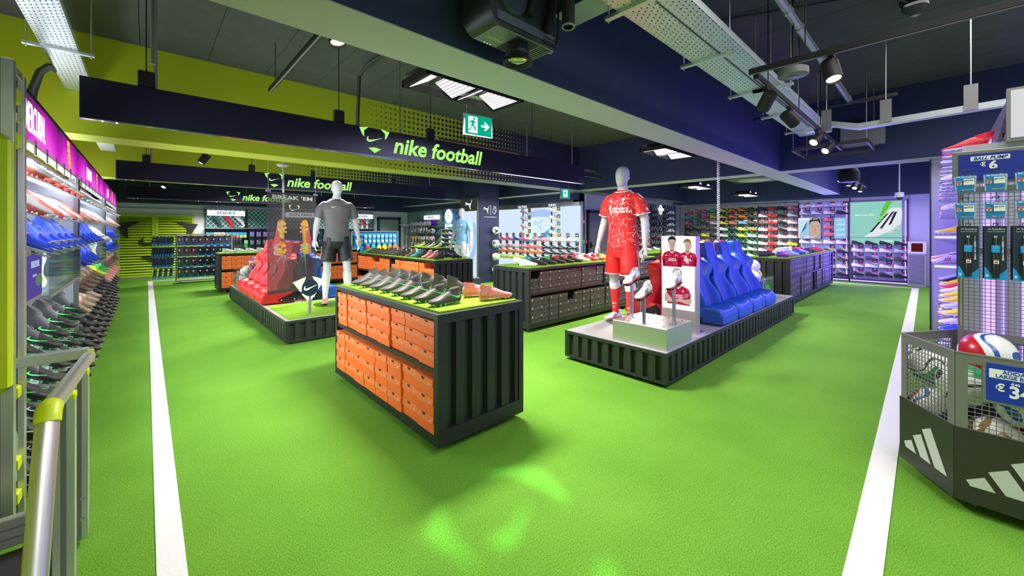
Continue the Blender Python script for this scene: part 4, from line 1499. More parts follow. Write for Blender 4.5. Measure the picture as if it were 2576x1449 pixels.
gp = 'boots on the middle orange stand'
cols = ['green', 'graphite', 'graphite', 'graphite', 'graphite', 'graphite', 'graphite', 'graphite', 'black', 'black', 'brown', 'teal', 'black', 'pink', 'pink', 'black']
for k in range(16):
    boot((3.85, 9.15 - 0.205 * k, Z1), pi + 0.3, cols[k], 'black' if k > 2 else 'green', 'white' if k > 7 else 'neon green', 'tick', k > 4,
         '%s boot, %s from far end, front row, middle orange stand' % (cols[k], ORD[k]), gp, False)
for k in range(9):
    c = ['pink', 'pink', 'pink', 'white', 'graphite', 'black', 'black', 'black', 'black'][k]
    boot((4.22, 8.2 - 0.27 * k, Z1), 0.2, c, c, 'black', 'line', True, '%s boot, %s from far end of back row, middle orange stand' % (c, ORD[k]), gp, False)
gp = 'boots on the far orange stand'
for k in range(13):
    boot((1.42 + 0.225 * k, 11.22, Z1), 0.15 if k < 7 else pi, 'silver' if k < 8 else 'black', 'black', 'white', 'line', False, '%s boot, %s from left end of the far orange stand' % ('silver' if k < 8 else 'black', ORD[k]), gp, False)
gp = 'boots on the long charcoal stand'
seq = ['white', 'black', 'black', 'black', 'black', 'black', 'white', 'red', 'red', 'yellow', 'blue', 'neon yellow', 'black', 'black', 'white', 'black']
for k, c in enumerate(seq):
    boot((4.06 + 0.215 * k, 4.02, Z1), -0.55, c, 'black' if c != 'red' else 'red', 'white' if c != 'white' else ('neon green' if k < 3 else 'black'), 'stripes', False,
         '%s boot, %s from left end of front row, long charcoal stand' % (c, ORD[k]), gp, False)
seq = ['white', 'teal', 'green', 'red', 'coral', 'red', 'white', 'white', 'silver', 'graphite', 'black', 'black', 'neon yellow']
for k, c in enumerate(seq):
    boot((4.25 + 0.235 * k, 4.36, Z1), pi - 0.55 if k > 1 else -0.5, c, 'black' if k > 1 else 'white', 'black' if c in ('white', 'silver') else 'white', 'stripes', False,
         '%s boot, %s from left end of back row, long charcoal stand' % (c, ORD[k]), gp, False)
gp = 'boots on the violet lit stand'
seq = ['purple', 'hot pink', 'sky blue', 'silver', 'blue', 'blue', 'silver', 'purple', 'black', 'olive', 'red', 'red', 'red']
for k, c in enumerate(seq):
    boot((9.05 + 0.29 * k, 2.03, Z1), -0.5, c, 'black' if k < 1 else c, 'white', 'stripes', False, '%s boot, %s from near end of front row, violet lit stand' % (c, ORD[k]), gp, False)
seq = ['black', 'black', 'black', 'white', 'white', 'white', 'silver', 'white', 'red', 'red', 'coral', 'red']
for k, c in enumerate(seq):
    boot((8.95 + 0.27 * k, 2.34, Z1), pi - 0.4 if k > 2 else -0.2, c, 'white' if k < 3 else c, 'white' if k < 3 else 'black', 'stripes', k > 2 and k < 8,
         '%s boot, %s from near end of back row, violet lit stand' % (c, ORD[k]), gp, False)
# ------------------------------------------------------------------ plinths with dugout seats
DECK = mat('deck_metal', (0.52, 0.50, 0.51), 0.35, 0.4, noise=0.04, nscale=90)
PLG = mat('plinth_green_black', (0.020, 0.023, 0.020), 0.42, noise=0.15, nscale=40)


def plinth(label, x0, x1, y0, y1, h, turf=None):
    t = thing('seat_plinth', label, 'plinth', (x0, y0, 0))
    L, D = x1 - x0, y1 - y0
    zb = 0.035
    obj('foot_rail', MB().box(0.10, L - 0.10, 0.07, D - 0.07, 0.0, 0.055), GREYM, t)
    obj('core', MB().box(0.045, L - 0.045, 0.045, D - 0.045, 0.05, h - 0.02), BLACK, t)
    me = corrugated(L - 0.04, h - 0.035 - zb - 0.02, 0.125, 0.034, 0.52, 0.15).mesh('corrugated_panel', PLG)
    me2 = corrugated(D - 0.04, h - 0.035 - zb - 0.02, 0.13, 0.034, 0.52, 0.22).mesh('corrugated_panel', PLG)
    put('corrugated_panel', me, t, (0.02, 0.006, zb + 0.02))
    put('corrugated_panel', me, t, (L - 0.02, D - 0.006, zb + 0.02), (0, 0, pi))
    put('corrugated_panel', me2, t, (0.006, D - 0.02, zb + 0.02), (0, 0, -pi / 2))
    put('corrugated_panel', me2, t, (L - 0.006, 0.02, zb + 0.02), (0, 0, pi / 2))
    for z0, z1, e in ((zb, zb + 0.02, 0.0), (h - 0.035, h - 0.004, 0.0)):
        for a in ((0, L, 0, 0.045), (0, L, D - 0.045, D), (0, 0.045, 0.045, D - 0.045), (L - 0.045, L, 0.045, D - 0.045)):
            obj('edge_rail', MB().box(a[0], a[1], a[2], a[3], z0, z1), PLG, t)
    for x in (0, L - 0.035):
        for y in (0, D - 0.035):
            obj('corner_post', MB().box(x, x + 0.035, y, y + 0.035, zb + 0.02, h - 0.035), PLG, t)
    for x in (1.15, L - 0.85):
        for y in (-0.002, D - 0.02):
            if L > D:
                obj('joint_post', MB().box(x - 0.018, x + 0.018, y, y + 0.022, zb, h - 0.004), PLG, t)
    if D > L:
        for x in (-0.002, L - 0.02):
            obj('joint_post', MB().box(x, x + 0.022, 1.32, 1.356, zb, h - 0.004), PLG, t)
    obj('deck', MB().box(0.012, L - 0.012, 0.012, D - 0.012, h - 0.02, h), DECK, t)
    if turf:
        obj('turf_patch', MB().box(turf[0] - x0, turf[1] - x0, turf[2] - y0, turf[3] - y0, h, h + 0.012), TURF2, t)
    return t


HP_R, HP_L = 0.32, 0.30
plinth('long dark ribbed plinth with grey metal deck under the red kit figure and seats', 3.40, 8.02, 1.635, 2.80, HP_R)
plinth('long dark ribbed plinth with turf patch under the black kit figure and seats', 1.25, 2.41, 5.45, 9.85, HP_L, (1.31, 2.36, 5.52, 6.70))


def seat_meshes():
    # faces -y; cushion front at y=-0.57, hinge at y=0
    N = 14

    def ring(w, prof):
        return [(w * u, y, z) for u, y, z in prof]
    cush = MB()
    rings = []
    for y, zt, zb, w, bol in ((-0.585, 0.10, 0.035, 0.245, 0.0), (-0.58, 0.135, 0.012, 0.258, 0.004), (-0.555, 0.172, 0.004, 0.264, 0.012), (-0.50, 0.188, 0.0, 0.265, 0.024),
                              (-0.36, 0.175, 0.0, 0.265, 0.042), (-0.24, 0.155, 0.0, 0.262, 0.052), (-0.14, 0.14, 0.0, 0.25, 0.055), (-0.10, 0.12, 0.01, 0.235, 0.04)):
        pr = [(-0.96, zb), (-1.0, zb + 0.03), (-1.0, zt * 0.7), (-0.97, zt * 0.95 + bol * 0.7), (-0.86, zt + bol), (-0.72, zt + bol * 0.75), (-0.55, zt + 0.002), (-0.2, zt - 0.006),
              (0.2, zt - 0.006), (0.55, zt + 0.002), (0.72, zt + bol * 0.75), (0.86, zt + bol), (0.97, zt * 0.95 + bol * 0.7), (1.0, zt * 0.7), (1.0, zb + 0.03), (0.96, zb)]
        rings.append([(u * w, y, z) for u, z in pr])
    cush.loft(rings)
    back = MB()
    rings = []
    # height, half width, bolster reach forward, thickness
    for h, w, fwd, th in ((0.02, 0.19, 0.03, 0.07), (0.06, 0.235, 0.09, 0.09), (0.16, 0.252, 0.14, 0.10), (0.28, 0.250, 0.135, 0.10), (0.36, 0.215, 0.085, 0.095), (0.43, 0.198, 0.065, 0.09), (0.48, 0.205, 0.07, 0.09),
                          (0.545, 0.265, 0.11, 0.09), (0.60, 0.288, 0.115, 0.085), (0.635, 0.280, 0.095, 0.08), (0.665, 0.22, 0.05, 0.08), (0.69, 0.165, 0.03, 0.085), (0.74, 0.148, 0.03, 0.09), (0.84, 0.146, 0.03, 0.09),
                          (0.885, 0.138, 0.025, 0.085), (0.90, 0.115, 0.01, 0.06)):
        yb = 0.0
        lean = 0.24 * h
        pr = [(-0.85, th), (-1.0, th * 0.6), (-1.03, -fwd * 0.5), (-0.97, -fwd), (-0.82, -fwd * 0.92), (-0.66, -fwd * 0.25), (-0.5, 0.0), (-0.15, 0.012),
              (0.15, 0.012), (0.5, 0.0), (0.66, -fwd * 0.25), (0.82, -fwd * 0.92), (0.97, -fwd), (1.03, -fwd * 0.5), (1.0, th * 0.6), (0.85, th)]
        rings.append([(u * w, yb + y * 1.0 - 0.31 + lean, h + 0.05) for u, y in pr])
    back.loft(rings)
    seam = MB()
    for z in (0.24, 0.36, 0.48, 0.62):
        seam.tube([(-0.10, -0.302 + 0.24 * z + 0.008, z + 0.05), (0.10, -0.302 + 0.24 * z + 0.008, z + 0.05)], 0.005, 5)
    br = MB()
    for s in (-1, 1):
        x = s * 0.262
        br.prism([(-0.36, 0.035), (-0.10, 0.03), (-0.08, 0.10), (-0.14, 0.18), (-0.22, 0.13), (-0.36, 0.075)], min(x, x + s * 0.008), max(x, x + s * 0.008), 'x')
    bolt = MB()
    for s in (-1, 1):
        for yy, zz in ((-0.32, 0.06), (-0.14, 0.06)):
            bolt.lathe([(0.012, -0.004), (0.012, 0.004)], 10, (s * 0.272, yy, zz), 'x')
    return cush, back, seam, br, bolt


def smooth2(mb, name):
    me = mb.mesh(name, WHITE)
    me = evaluated_mesh(me, [('SUBSURF', {'levels': 2, 'render_levels': 2})])
    me.shade_smooth()
    me.name = name
    return me


_c, _b, _s, _br, _bo = seat_meshes()
SEATM = (smooth2(_c, 'cushion'), smooth2(_b, 'backrest'))
SEAMS = {}


def seat(col, loc, rz, label, group):
    m = RED if col == 'red' else BLUE
    t = thing('dugout_seat', label, 'seat', loc, rz, group)
    put('cushion', colored(SEATM[0], [m]), t)
    put('backrest', colored(SEATM[1], [m]), t)
    put('seam', colored(SEAM_ME, [SEAMM[col]]), t)
    put('side_bracket', BRK_ME, t)
    put('bolt', BOLT_ME, t)
    return t


SEAMM = {'red': mat('red_seam', (0.45, 0.008, 0.012), 0.5), 'blue': mat('blue_seam', (0.008, 0.035, 0.32), 0.5)}
SEAM_ME = _s.mesh('seam', WHITE)
BRK_ME = _br.mesh('side_bracket', BLACK)
BOLT_ME = _bo.mesh('bolt', STEEL)
for k in range(4):
    x = 5.04 + 0.555 * k
    where = ('beside the lit poster', 'second from the lit poster', 'third from the lit poster', 'next to the ball box')[k]
    seat('blue', (x, 2.225, HP_R), 0, 'blue racing-style dugout seat on the right plinth, ' + where, 'blue seats on the right plinth')
    seat('red', (x - 0.12, 2.235, HP_R), pi, 'red dugout seat backing the blue ones on the right plinth, ' + where, 'red seats on the right plinth')
    y = 7.06 + 0.555 * k
    where = ('nearest to the turf patch', 'second from the turf patch', 'third from the turf patch', 'beside the ball box')[k]
    seat('red', (1.83, y, HP_L), -pi / 2, 'red racing-style dugout seat on the left plinth, ' + where, 'red seats on the left plinth')
    seat('blue', (1.84, y + 0.02, HP_L), pi / 2, 'blue dugout seat backing the red ones on the left plinth, ' + where, 'blue seats on the left plinth')

# ------------------------------------------------------------------ footballs
def ball_mat(name, base, pat, scale, kind, third=None, width=0.10):
    m = mat('ball_' + name, base, 0.28, spec=0.5, coat=0.2)
    nt, N, L = nodes(m)
    b = N['Principled BSDF']
    tc = N.new('ShaderNodeTexCoord')
    if kind == 'wave':
        w = N.new('ShaderNodeTexNoise')
        w.inputs['Scale'].default_value = scale
        w.inputs['Detail'].default_value = 0.5
        L.new(tc.outputs['Object'], w.inputs['Vector'])
        f = mth(nt, 'LESS_THAN', mth(nt, 'ABSOLUTE', mth(nt, 'SUBTRACT', w.outputs['Fac'], 0.5)), width * 0.5)
        f2 = mth(nt, 'GREATER_THAN', w.outputs['Fac'], 0.60)
    else:
        w = N.new('ShaderNodeTexVoronoi')
        w.inputs['Scale'].default_value = scale
        w.feature = 'DISTANCE_TO_EDGE' if kind == 'cell' else 'F1'
        L.new(tc.outputs['Object'], w.inputs['Vector'])
        f = mth(nt, 'LESS_THAN' if kind != 'patch' else 'LESS_THAN', w.outputs['Distance'], width)
        f2 = None
    mx = N.new('ShaderNodeMix')
    mx.data_type = 'RGBA'
    mx.inputs[6].default_value = tuple(base) + (1,)
    mx.inputs[7].default_value = tuple(pat) + (1,)
    L.new(f, mx.inputs[0])
    out = mx.outputs[2]
    if third is not None and f2 is not None:
        m2 = N.new('ShaderNodeMix')
        m2.data_type = 'RGBA'
        m2.inputs[7].default_value = tuple(third) + (1,)
        L.new(out, m2.inputs[6])
        L.new(f2, m2.inputs[0])
        out = m2.outputs[2]
    L.new(out, b.inputs['Base Color'])
    return m


BW = (0.80, 0.80, 0.78)
B_ORANGE = ball_mat('orange_purple', (0.85, 0.25, 0.03), (0.10, 0.05, 0.45), 9, 'wave', None, 0.12)
B_PINKLINE = ball_mat('white_magenta', BW, (0.42, 0.03, 0.30), 10, 'wave', None, 0.09)
B_BLKLINE = ball_mat('white_black', BW, (0.02, 0.02, 0.03), 10, 'wave', None, 0.08)
B_MULTI = ball_mat('white_multi', BW, (0.10, 0.10, 0.45), 9, 'wave', (0.60, 0.75, 0.35), 0.08)
B_GREENP = ball_mat('white_green_patch', BW, (0.02, 0.02, 0.02), 9, 'wave', (0.22, 0.55, 0.10), 0.05)
B_STARB = ball_mat('white_blue', BW, (0.015, 0.06, 0.35), 9.5, 'cell', None, 0.014)
B_STARP = ball_mat('dark_purple_star', (0.06, 0.02, 0.06), BW, 9.5, 'cell', None, 0.022)
B_YEL = ball_mat('yellow_black', (0.78, 0.75, 0.01), (0.05, 0.05, 0.01), 9.5, 'cell', None, 0.014)
B_TEAL = ball_mat('black_teal', (0.01, 0.02, 0.03), (0.01, 0.35, 0.50), 8, 'wave', None, 0.14)
B_GRN = ball_mat('green_lime', (0.10, 0.45, 0.08), (0.40, 0.80, 0.08), 8, 'wave', None, 0.25)
B_TRI = ball_mat('white_red_green', BW, (0.01, 0.10, 0.40), 5.0, 'wave', (0.55, 0.01, 0.03), 0.05)
B_TRI2 = ball_mat('white_green_red', BW, (0.01, 0.02, 0.02), 5.5, 'wave', (0.01, 0.28, 0.10), 0.04)
B_BROWN = ball_mat('white_bronze', BW, (0.30, 0.16, 0.05), 5.5, 'wave', (0.10, 0.06, 0.02), 0.08)
BALLM = {}


def ball_me(m, big):
    k = (m.name, big)
    if k not in BALLM:
        mb = MB().sphere((0, 0, 0), 0.11, 32 if big else 20, 20 if big else 12)
        BALLM[k] = mb.mesh('football', m, 180)
    return BALLM[k]


def ball(loc, m, label, group, r=0.11, big=True, parent=None):
    o = put('football', ball_me(m, big), parent, loc, (random.uniform(0, 6), random.uniform(0, 6), random.uniform(0, 6)))
    o.scale = (r / 0.11,) * 3
    return tag(o, label, 'ball', group)


def valve(o):
    return o


# acrylic ball box at the end of each plinth
def acrylic(label, loc, w, d, h):
    t = thing('acrylic_ball_box', label, 'ball box', loc)
    g = 0.008
    obj('front_pane', MB().box(0, w, 0, g, 0, h), GLASS, t)
    obj('end_pane', MB().box(w - g, w, g, d - g, 0, h), GLASS, t)
    obj('end_pane', MB().box(0, g, g, d - g, 0, h), GLASS, t)
    obj('back_pane', MB().box(0, w, d - g, d, 0, h), GLASS, t)
    obj('corner_bracket', MB().box(-0.006, 0.03, -0.006, 0.0, 0, h), GREYM, t)
    return t


acrylic('clear acrylic box of footballs at the far end of the right plinth', (7.12, 1.86, HP_R), 0.62, 0.72, 0.36)
G1 = 'footballs in the right plinth box'
for i, (p, m, l) in enumerate((((7.25, 2.00, 0.43), B_TEAL, 'black and teal football low in the right plinth box'), ((7.25, 2.24, 0.43), B_GRN, 'green football in the right plinth box, behind the teal one'),
                               ((7.48, 2.24, 0.43), B_STARP, 'dark purple star football lying deep in the right plinth box'), ((7.62, 2.45, 0.43), B_GRN, 'lime green football against the end pane, right plinth box'),
                               ((7.24, 2.03, 0.65), B_STARB, 'white football with blue stars, left of the right plinth heap'), ((7.57, 2.10, 0.67), B_YEL, 'yellow football with dark stars in the right plinth heap'),
                               ((7.26, 2.42, 0.60), B_MULTI, 'white and pastel football at the back of the right plinth heap'), ((7.62, 1.99, 0.43), B_GRN, 'bright green football pressed behind the front pane, right plinth box'),
                               ((7.36, 2.07, 0.83), B_STARB, 'white and blue football topmost on the right plinth heap'), ((7.50, 2.44, 0.62), B_YEL, 'second yellow football at the back of the right plinth heap'),
                               ((7.43, 1.99, 0.555), B_STARP, 'purple and white star football in front of the right plinth heap'))):
    ball(p, m, l, G1)
acrylic('clear acrylic box of footballs at the far end of the left plinth', (1.30, 9.28, HP_L), 0.72, 0.5, 0.34)
G2 = 'footballs in the left plinth box'
for p, m, l in (((1.44, 9.42, 0.41), B_MULTI, 'white football with pastel lines low in the left plinth box'), ((1.66, 9.42, 0.41), B_PINKLINE, 'white football with magenta lines low in the left plinth box'),
                ((1.88, 9.42, 0.41), B_PINKLINE, 'white and magenta football against the red seats, left plinth box'), ((1.44, 9.64, 0.41), B_GREENP, 'white and green football at the back of the left plinth box'),
                ((1.48, 9.45, 0.60), B_MULTI, 'pale football with blue lines, second layer of left plinth heap'), ((1.72, 9.45, 0.60), B_PINKLINE, 'white football with purple lines, second layer of left plinth heap'),
                ((1.64, 9.60, 0.76), B_ORANGE, 'orange and purple football on top of the left plinth heap'), ((1.86, 9.56, 0.74), B_BLKLINE, 'white and black football at the top right of the left plinth heap')):
    ball(p, m, l, G2)
for k, m in enumerate((B_BLKLINE, B_BLKLINE, B_GREENP, B_GREENP)):
    z = 1.42 - 0.36 * k
    o = ball((7.03, 8.23, z), m, '%s football of the column of four on the navy column' % ('topmost', 'second', 'third', 'lowest')[k], 'balls fixed on the navy column', big=False)

# ------------------------------------------------------------------ podium with three boots
pdm = thing('boot_podium', 'brushed metal block podium with slots, on the right plinth', 'podium', (3.46, 1.665, HP_R))
obj('block', MB().box(0, 0.54, 0, 0.565, 0, 0.20, 0.004), ALU, pdm)
for i in range(4):
    for j in range(4):
        obj('slot', MB().box(0.07 + 0.13 * i, 0.095 + 0.13 * i, 0.06 + 0.14 * j, 0.075 + 0.14 * j, 0.1995, 0.2006), BLACK, pdm)
for x, y, h, lab in ((0.215, 0.475, 0.36, 'tallest-looking white boot on the back left post of the podium'), (0.005 + 0.04, 0.245, 0.26, 'white boot on the short middle post of the podium'),
                     (0.235, 0.04, 0.36, 'white boot on the right post in front of the lit poster')):
    z0 = HP_R + 0.2
    p = thing('boot_post', 'slim steel post with tilted dark plate, ' + lab.split(' on ')[-1].split(' in ')[0], 'stand', (3.46 + x, 1.665 + y, z0))
    obj('post', MB().box(-0.012, 0.012, -0.012, 0.012, 0.0, h), STEEL, p)
    obj('foot_plate', MB().box(-0.03, 0.03, -0.025, 0.025, 0.0, 0.004), STEEL, p)
    pl_ = MB()
    pl_.T = Matrix.Translation((0, 0, h + 0.012)) @ Matrix.Rotation(radians(-14), 4, 'Y')
    pl_.box(-0.12, 0.12, -0.035, 0.035, -0.004, 0.0)
    obj('boot_plate', pl_, DARKM, p)
    boot((3.46 + x, 1.665 + y, z0 + h + 0.012), pi, 'white', 'coral', 'navy', 'stripes', False, lab, 'white boots on the podium posts', True, radians(14), lace='white', lining='white')

# ------------------------------------------------------------------ lit poster of three players
lp = thing('lightbox_poster', 'tall freestanding lightbox poster of three players in red shirts, beside the blue seats', 'lightbox', (4.28, 1.93, HP_R))
lp.rotation_euler = (0, 0, 0)
PLT = mat('lightbox_frame', (0.55, 0.50, 0.47), 0.35, 0.8)
obj('body', MB().box(0.0, 0.11, -0.19, 0.19, 0.0, 1.04, 0.004), PLT, lp)
obj('foot_plate', MB().box(-0.05, 0.18, -0.22, 0.22, 0.0, 0.008), PLT, lp)
obj('lit_face', MB().box(-0.002, 0.0, -0.178, 0.178, 0.235, 1.03), E_WHITE, lp)
PS = emissive('print_skin', (0.80, 0.55, 0.44), 0.75)
PS2 = emissive('print_skin_shade', (0.52, 0.30, 0.24), 0.7)
PR = emissive('print_red', (0.62, 0.015, 0.07), 0.85)
PRD = emissive('print_dark_red', (0.33, 0.008, 0.035), 0.8)
PH = emissive('print_hair', (0.03, 0.028, 0.035), 1.0)
PH2 = emissive('print_hair_curly', (0.30, 0.20, 0.08), 0.8)
PH3 = emissive('print_hair_silver', (0.50, 0.50, 0.52), 0.8)
PWH = emissive('print_white', (0.95, 0.9, 0.9), 0.95)


def player(px_, pz, k, shirt, hair, head_dx=0.0, profile=False, arms=False):
    def fl(n, polys, m, d):
        return flat(n, [[(x * k, y * k) for x, y in p] for p in polys], m, lp, (-0.0022 - d * 0.0006, -px_, pz), '-x', thick=0.0004)
    body = [(-0.115, -0.13), (-0.125, -0.02), (-0.10, 0.035), (-0.035, 0.062), (0.035, 0.062), (0.10, 0.035), (0.125, -0.02), (0.115, -0.13)]
    fl('printed_shirt', [body], PR, 1)
    fl('printed_shade', [[(0.06, -0.13), (0.075, -0.02), (0.115, -0.03), (0.11, -0.13)], [(-0.115, -0.13), (-0.12, -0.04), (-0.09, -0.03), (-0.085, -0.13)]], PRD, 2)
    fl('printed_neck', [[(-0.028, 0.045), (-0.026, 0.10), (0.026, 0.10), (0.028, 0.045), (0, 0.03)]], PS2, 3)
    hd = bez([(-0.040, 0.125), (-0.042, 0.165), (-0.03, 0.20), (0, 0.212), (0.03, 0.20), (0.042, 0.165), (0.040, 0.125), (0.022, 0.085), (0, 0.076), (-0.022, 0.085)], 3)
    fl('printed_face', [[(x + head_dx, y) for x, y in hd]], PS, 4)
    hr = bez([(-0.045, 0.16), (-0.048, 0.205), (-0.02, 0.235), (0.02, 0.235), (0.046, 0.205), (0.045, 0.16), (0.034, 0.19), (0, 0.197), (-0.034, 0.19)], 3)
    fl('printed_hair', [[(x + head_dx - (0.012 if profile else 0), y) for x, y in hr]], hair, 5)
    fl('printed_features', [[(-0.026 + head_dx, 0.152), (-0.008 + head_dx, 0.152), (-0.008 + head_dx, 0.158), (-0.026 + head_dx, 0.160)], [(0.008 + head_dx, 0.152), (0.026 + head_dx, 0.152), (0.026 + head_dx, 0.160), (0.008 + head_dx, 0.158)],
                            [(-0.013 + head_dx, 0.105), (0.013 + head_dx, 0.105), (0.010 + head_dx, 0.111), (-0.010 + head_dx, 0.111)], [(-0.005 + head_dx, 0.122), (0.006 + head_dx, 0.122), (0.002 + head_dx, 0.145)]], PH if not profile else PS2, 6)
    fl('printed_collar', [[(-0.036, 0.062), (-0.028, 0.062), (0, 0.036), (0.028, 0.062), (0.036, 0.062), (0, 0.026)]], PWH, 6)
    bars = [[(-0.075 + 0.012 * x, 0.005 + 0.012 * y) for x, y in p] for p in TRI3]
    bird = [[(0.045 + 0.009 * x, 0.006 + 0.013 * y) for x, y in BIRD]]
    dashes = []
    rr = random.Random(int(px_ * 1000) + 5)
    for _ in range(16):
        x, y, a = rr.uniform(-0.09, 0.09), rr.uniform(-0.12, 0.03), rr.uniform(0, 3.1)
        c, s_ = 0.010 * cos(a), 0.010 * sin(a)
        dashes.append([(x - c, y - s_), (x + c, y + s_), (x + c - s_ * 0.12, y + s_ + c * 0.12), (x - c - s_ * 0.12, y - s_ + c * 0.12)])
    fl('printed_badges', bars + bird + dashes, PWH, 3)
    for j, w in enumerate(('standard', 'chartered')):
        text('printed_lettering', w, 0.025 * k, PWH, lp, (-0.0052, -px_ + 0.0, pz - (0.035 + 0.02 * j) * k), '-x', 0.012)
    if arms:
        fl('printed_arms', [bez([(-0.13, -0.02), (-0.145, -0.09), (-0.12, -0.115), (0.0, -0.10), (0.11, -0.12), (0.135, -0.06), (0.06, -0.075), (0.02, -0.065), (-0.05, -0.085), (-0.09, -0.05)], 3)], PS, 7)
        fl('printed_fingers', [[(0.05 + 0.012 * q, -0.055), (0.062 + 0.012 * q, -0.055), (0.085 + 0.01 * q, -0.012), (0.076 + 0.01 * q, -0.010)] for q in range(4)], PS2, 7)


player(-0.065, 0.82, 0.92, PR, PH)
player(0.105, 0.82, 0.80, PR, PH2, 0.01, True)
player(0.005, 0.43, 1.08, PR, PH3, -0.01, False, True)
flat('printed_stripes', [[(0.09 + 0.012 * q, 0.745), (0.097 + 0.012 * q, 0.745), (0.07 + 0.012 * q, 0.83), (0.063 + 0.012 * q, 0.83)] for q in range(3)], PWH, lp, (-0.005, 0, 0), '-x', thick=0.0004)
text('printed_caption', '26/27 HOME JERSEY', 0.026, PWH, lp, (-0.0072, 0.0, 0.275), '-x', 0.01, sx=1.1)

# ------------------------------------------------------------------ mannequins
def ell_ring(c, rx, ry, n=16, tilt=None):
    return [(c[0] + rx * cos(2 * pi * k / n), c[1] + ry * sin(2 * pi * k / n), c[2]) for k in range(n)]


def seg_loft(mb, pts, n=14):
    """pts: (x,y,z,r or (rx,ry))"""
    P = [Vector(p[:3]) for p in pts]
    rings = []
    ref = Vector((0, 1, 0))
    for i, p in enumerate(P):
        d = (P[min(i + 1, len(P) - 1)] - P[max(i - 1, 0)]).normalized()
        u = d.cross(ref)
        if u.length < 0.1:
            u = d.cross(Vector((1, 0, 0)))
        u.normalize()
        v = d.cross(u).normalized()
        r = pts[i][3]
        rx, ry = r if isinstance(r, tuple) else (r, r)
        rings.append([tuple(p + u * (rx * cos(2 * pi * k / n)) + v * (ry * sin(2 * pi * k / n))) for k in range(n)])
    mb.loft(rings)


TORSO = [(0.80, 0.10, 0.09, 0.0), (0.86, 0.150, 0.112, 0.0), (0.93, 0.168, 0.122, 0.002), (1.00, 0.163, 0.115, 0.0), (1.09, 0.143, 0.100, -0.004), (1.18, 0.152, 0.108, -0.006), (1.28, 0.176, 0.124, -0.010),
         (1.37, 0.190, 0.128, -0.012), (1.44, 0.188, 0.112, -0.004), (1.49, 0.160, 0.090, 0.006), (1.53, 0.105, 0.070, 0.010), (1.56, 0.068, 0.060, 0.008), (1.62, 0.056, 0.058, -0.004), (1.68, 0.054, 0.058, -0.008)]


def arm_pts(s, k=1.0):
    return [(s * 0.140, 0.002, 1.455, 0.050), (s * 0.178, 0.005, 1.450, 0.060), (s * 0.208, 0.010, 1.40, 0.058), (s * 0.236, 0.020, 1.30, 0.055), (s * 0.262, 0.032, 1.19, 0.046), (s * 0.274, 0.024, 1.12, 0.048),
            (s * 0.290, -0.008, 1.02, 0.040), (s * 0.304, -0.040, 0.92, 0.029), (s * 0.307, -0.048, 0.885, 0.026)]


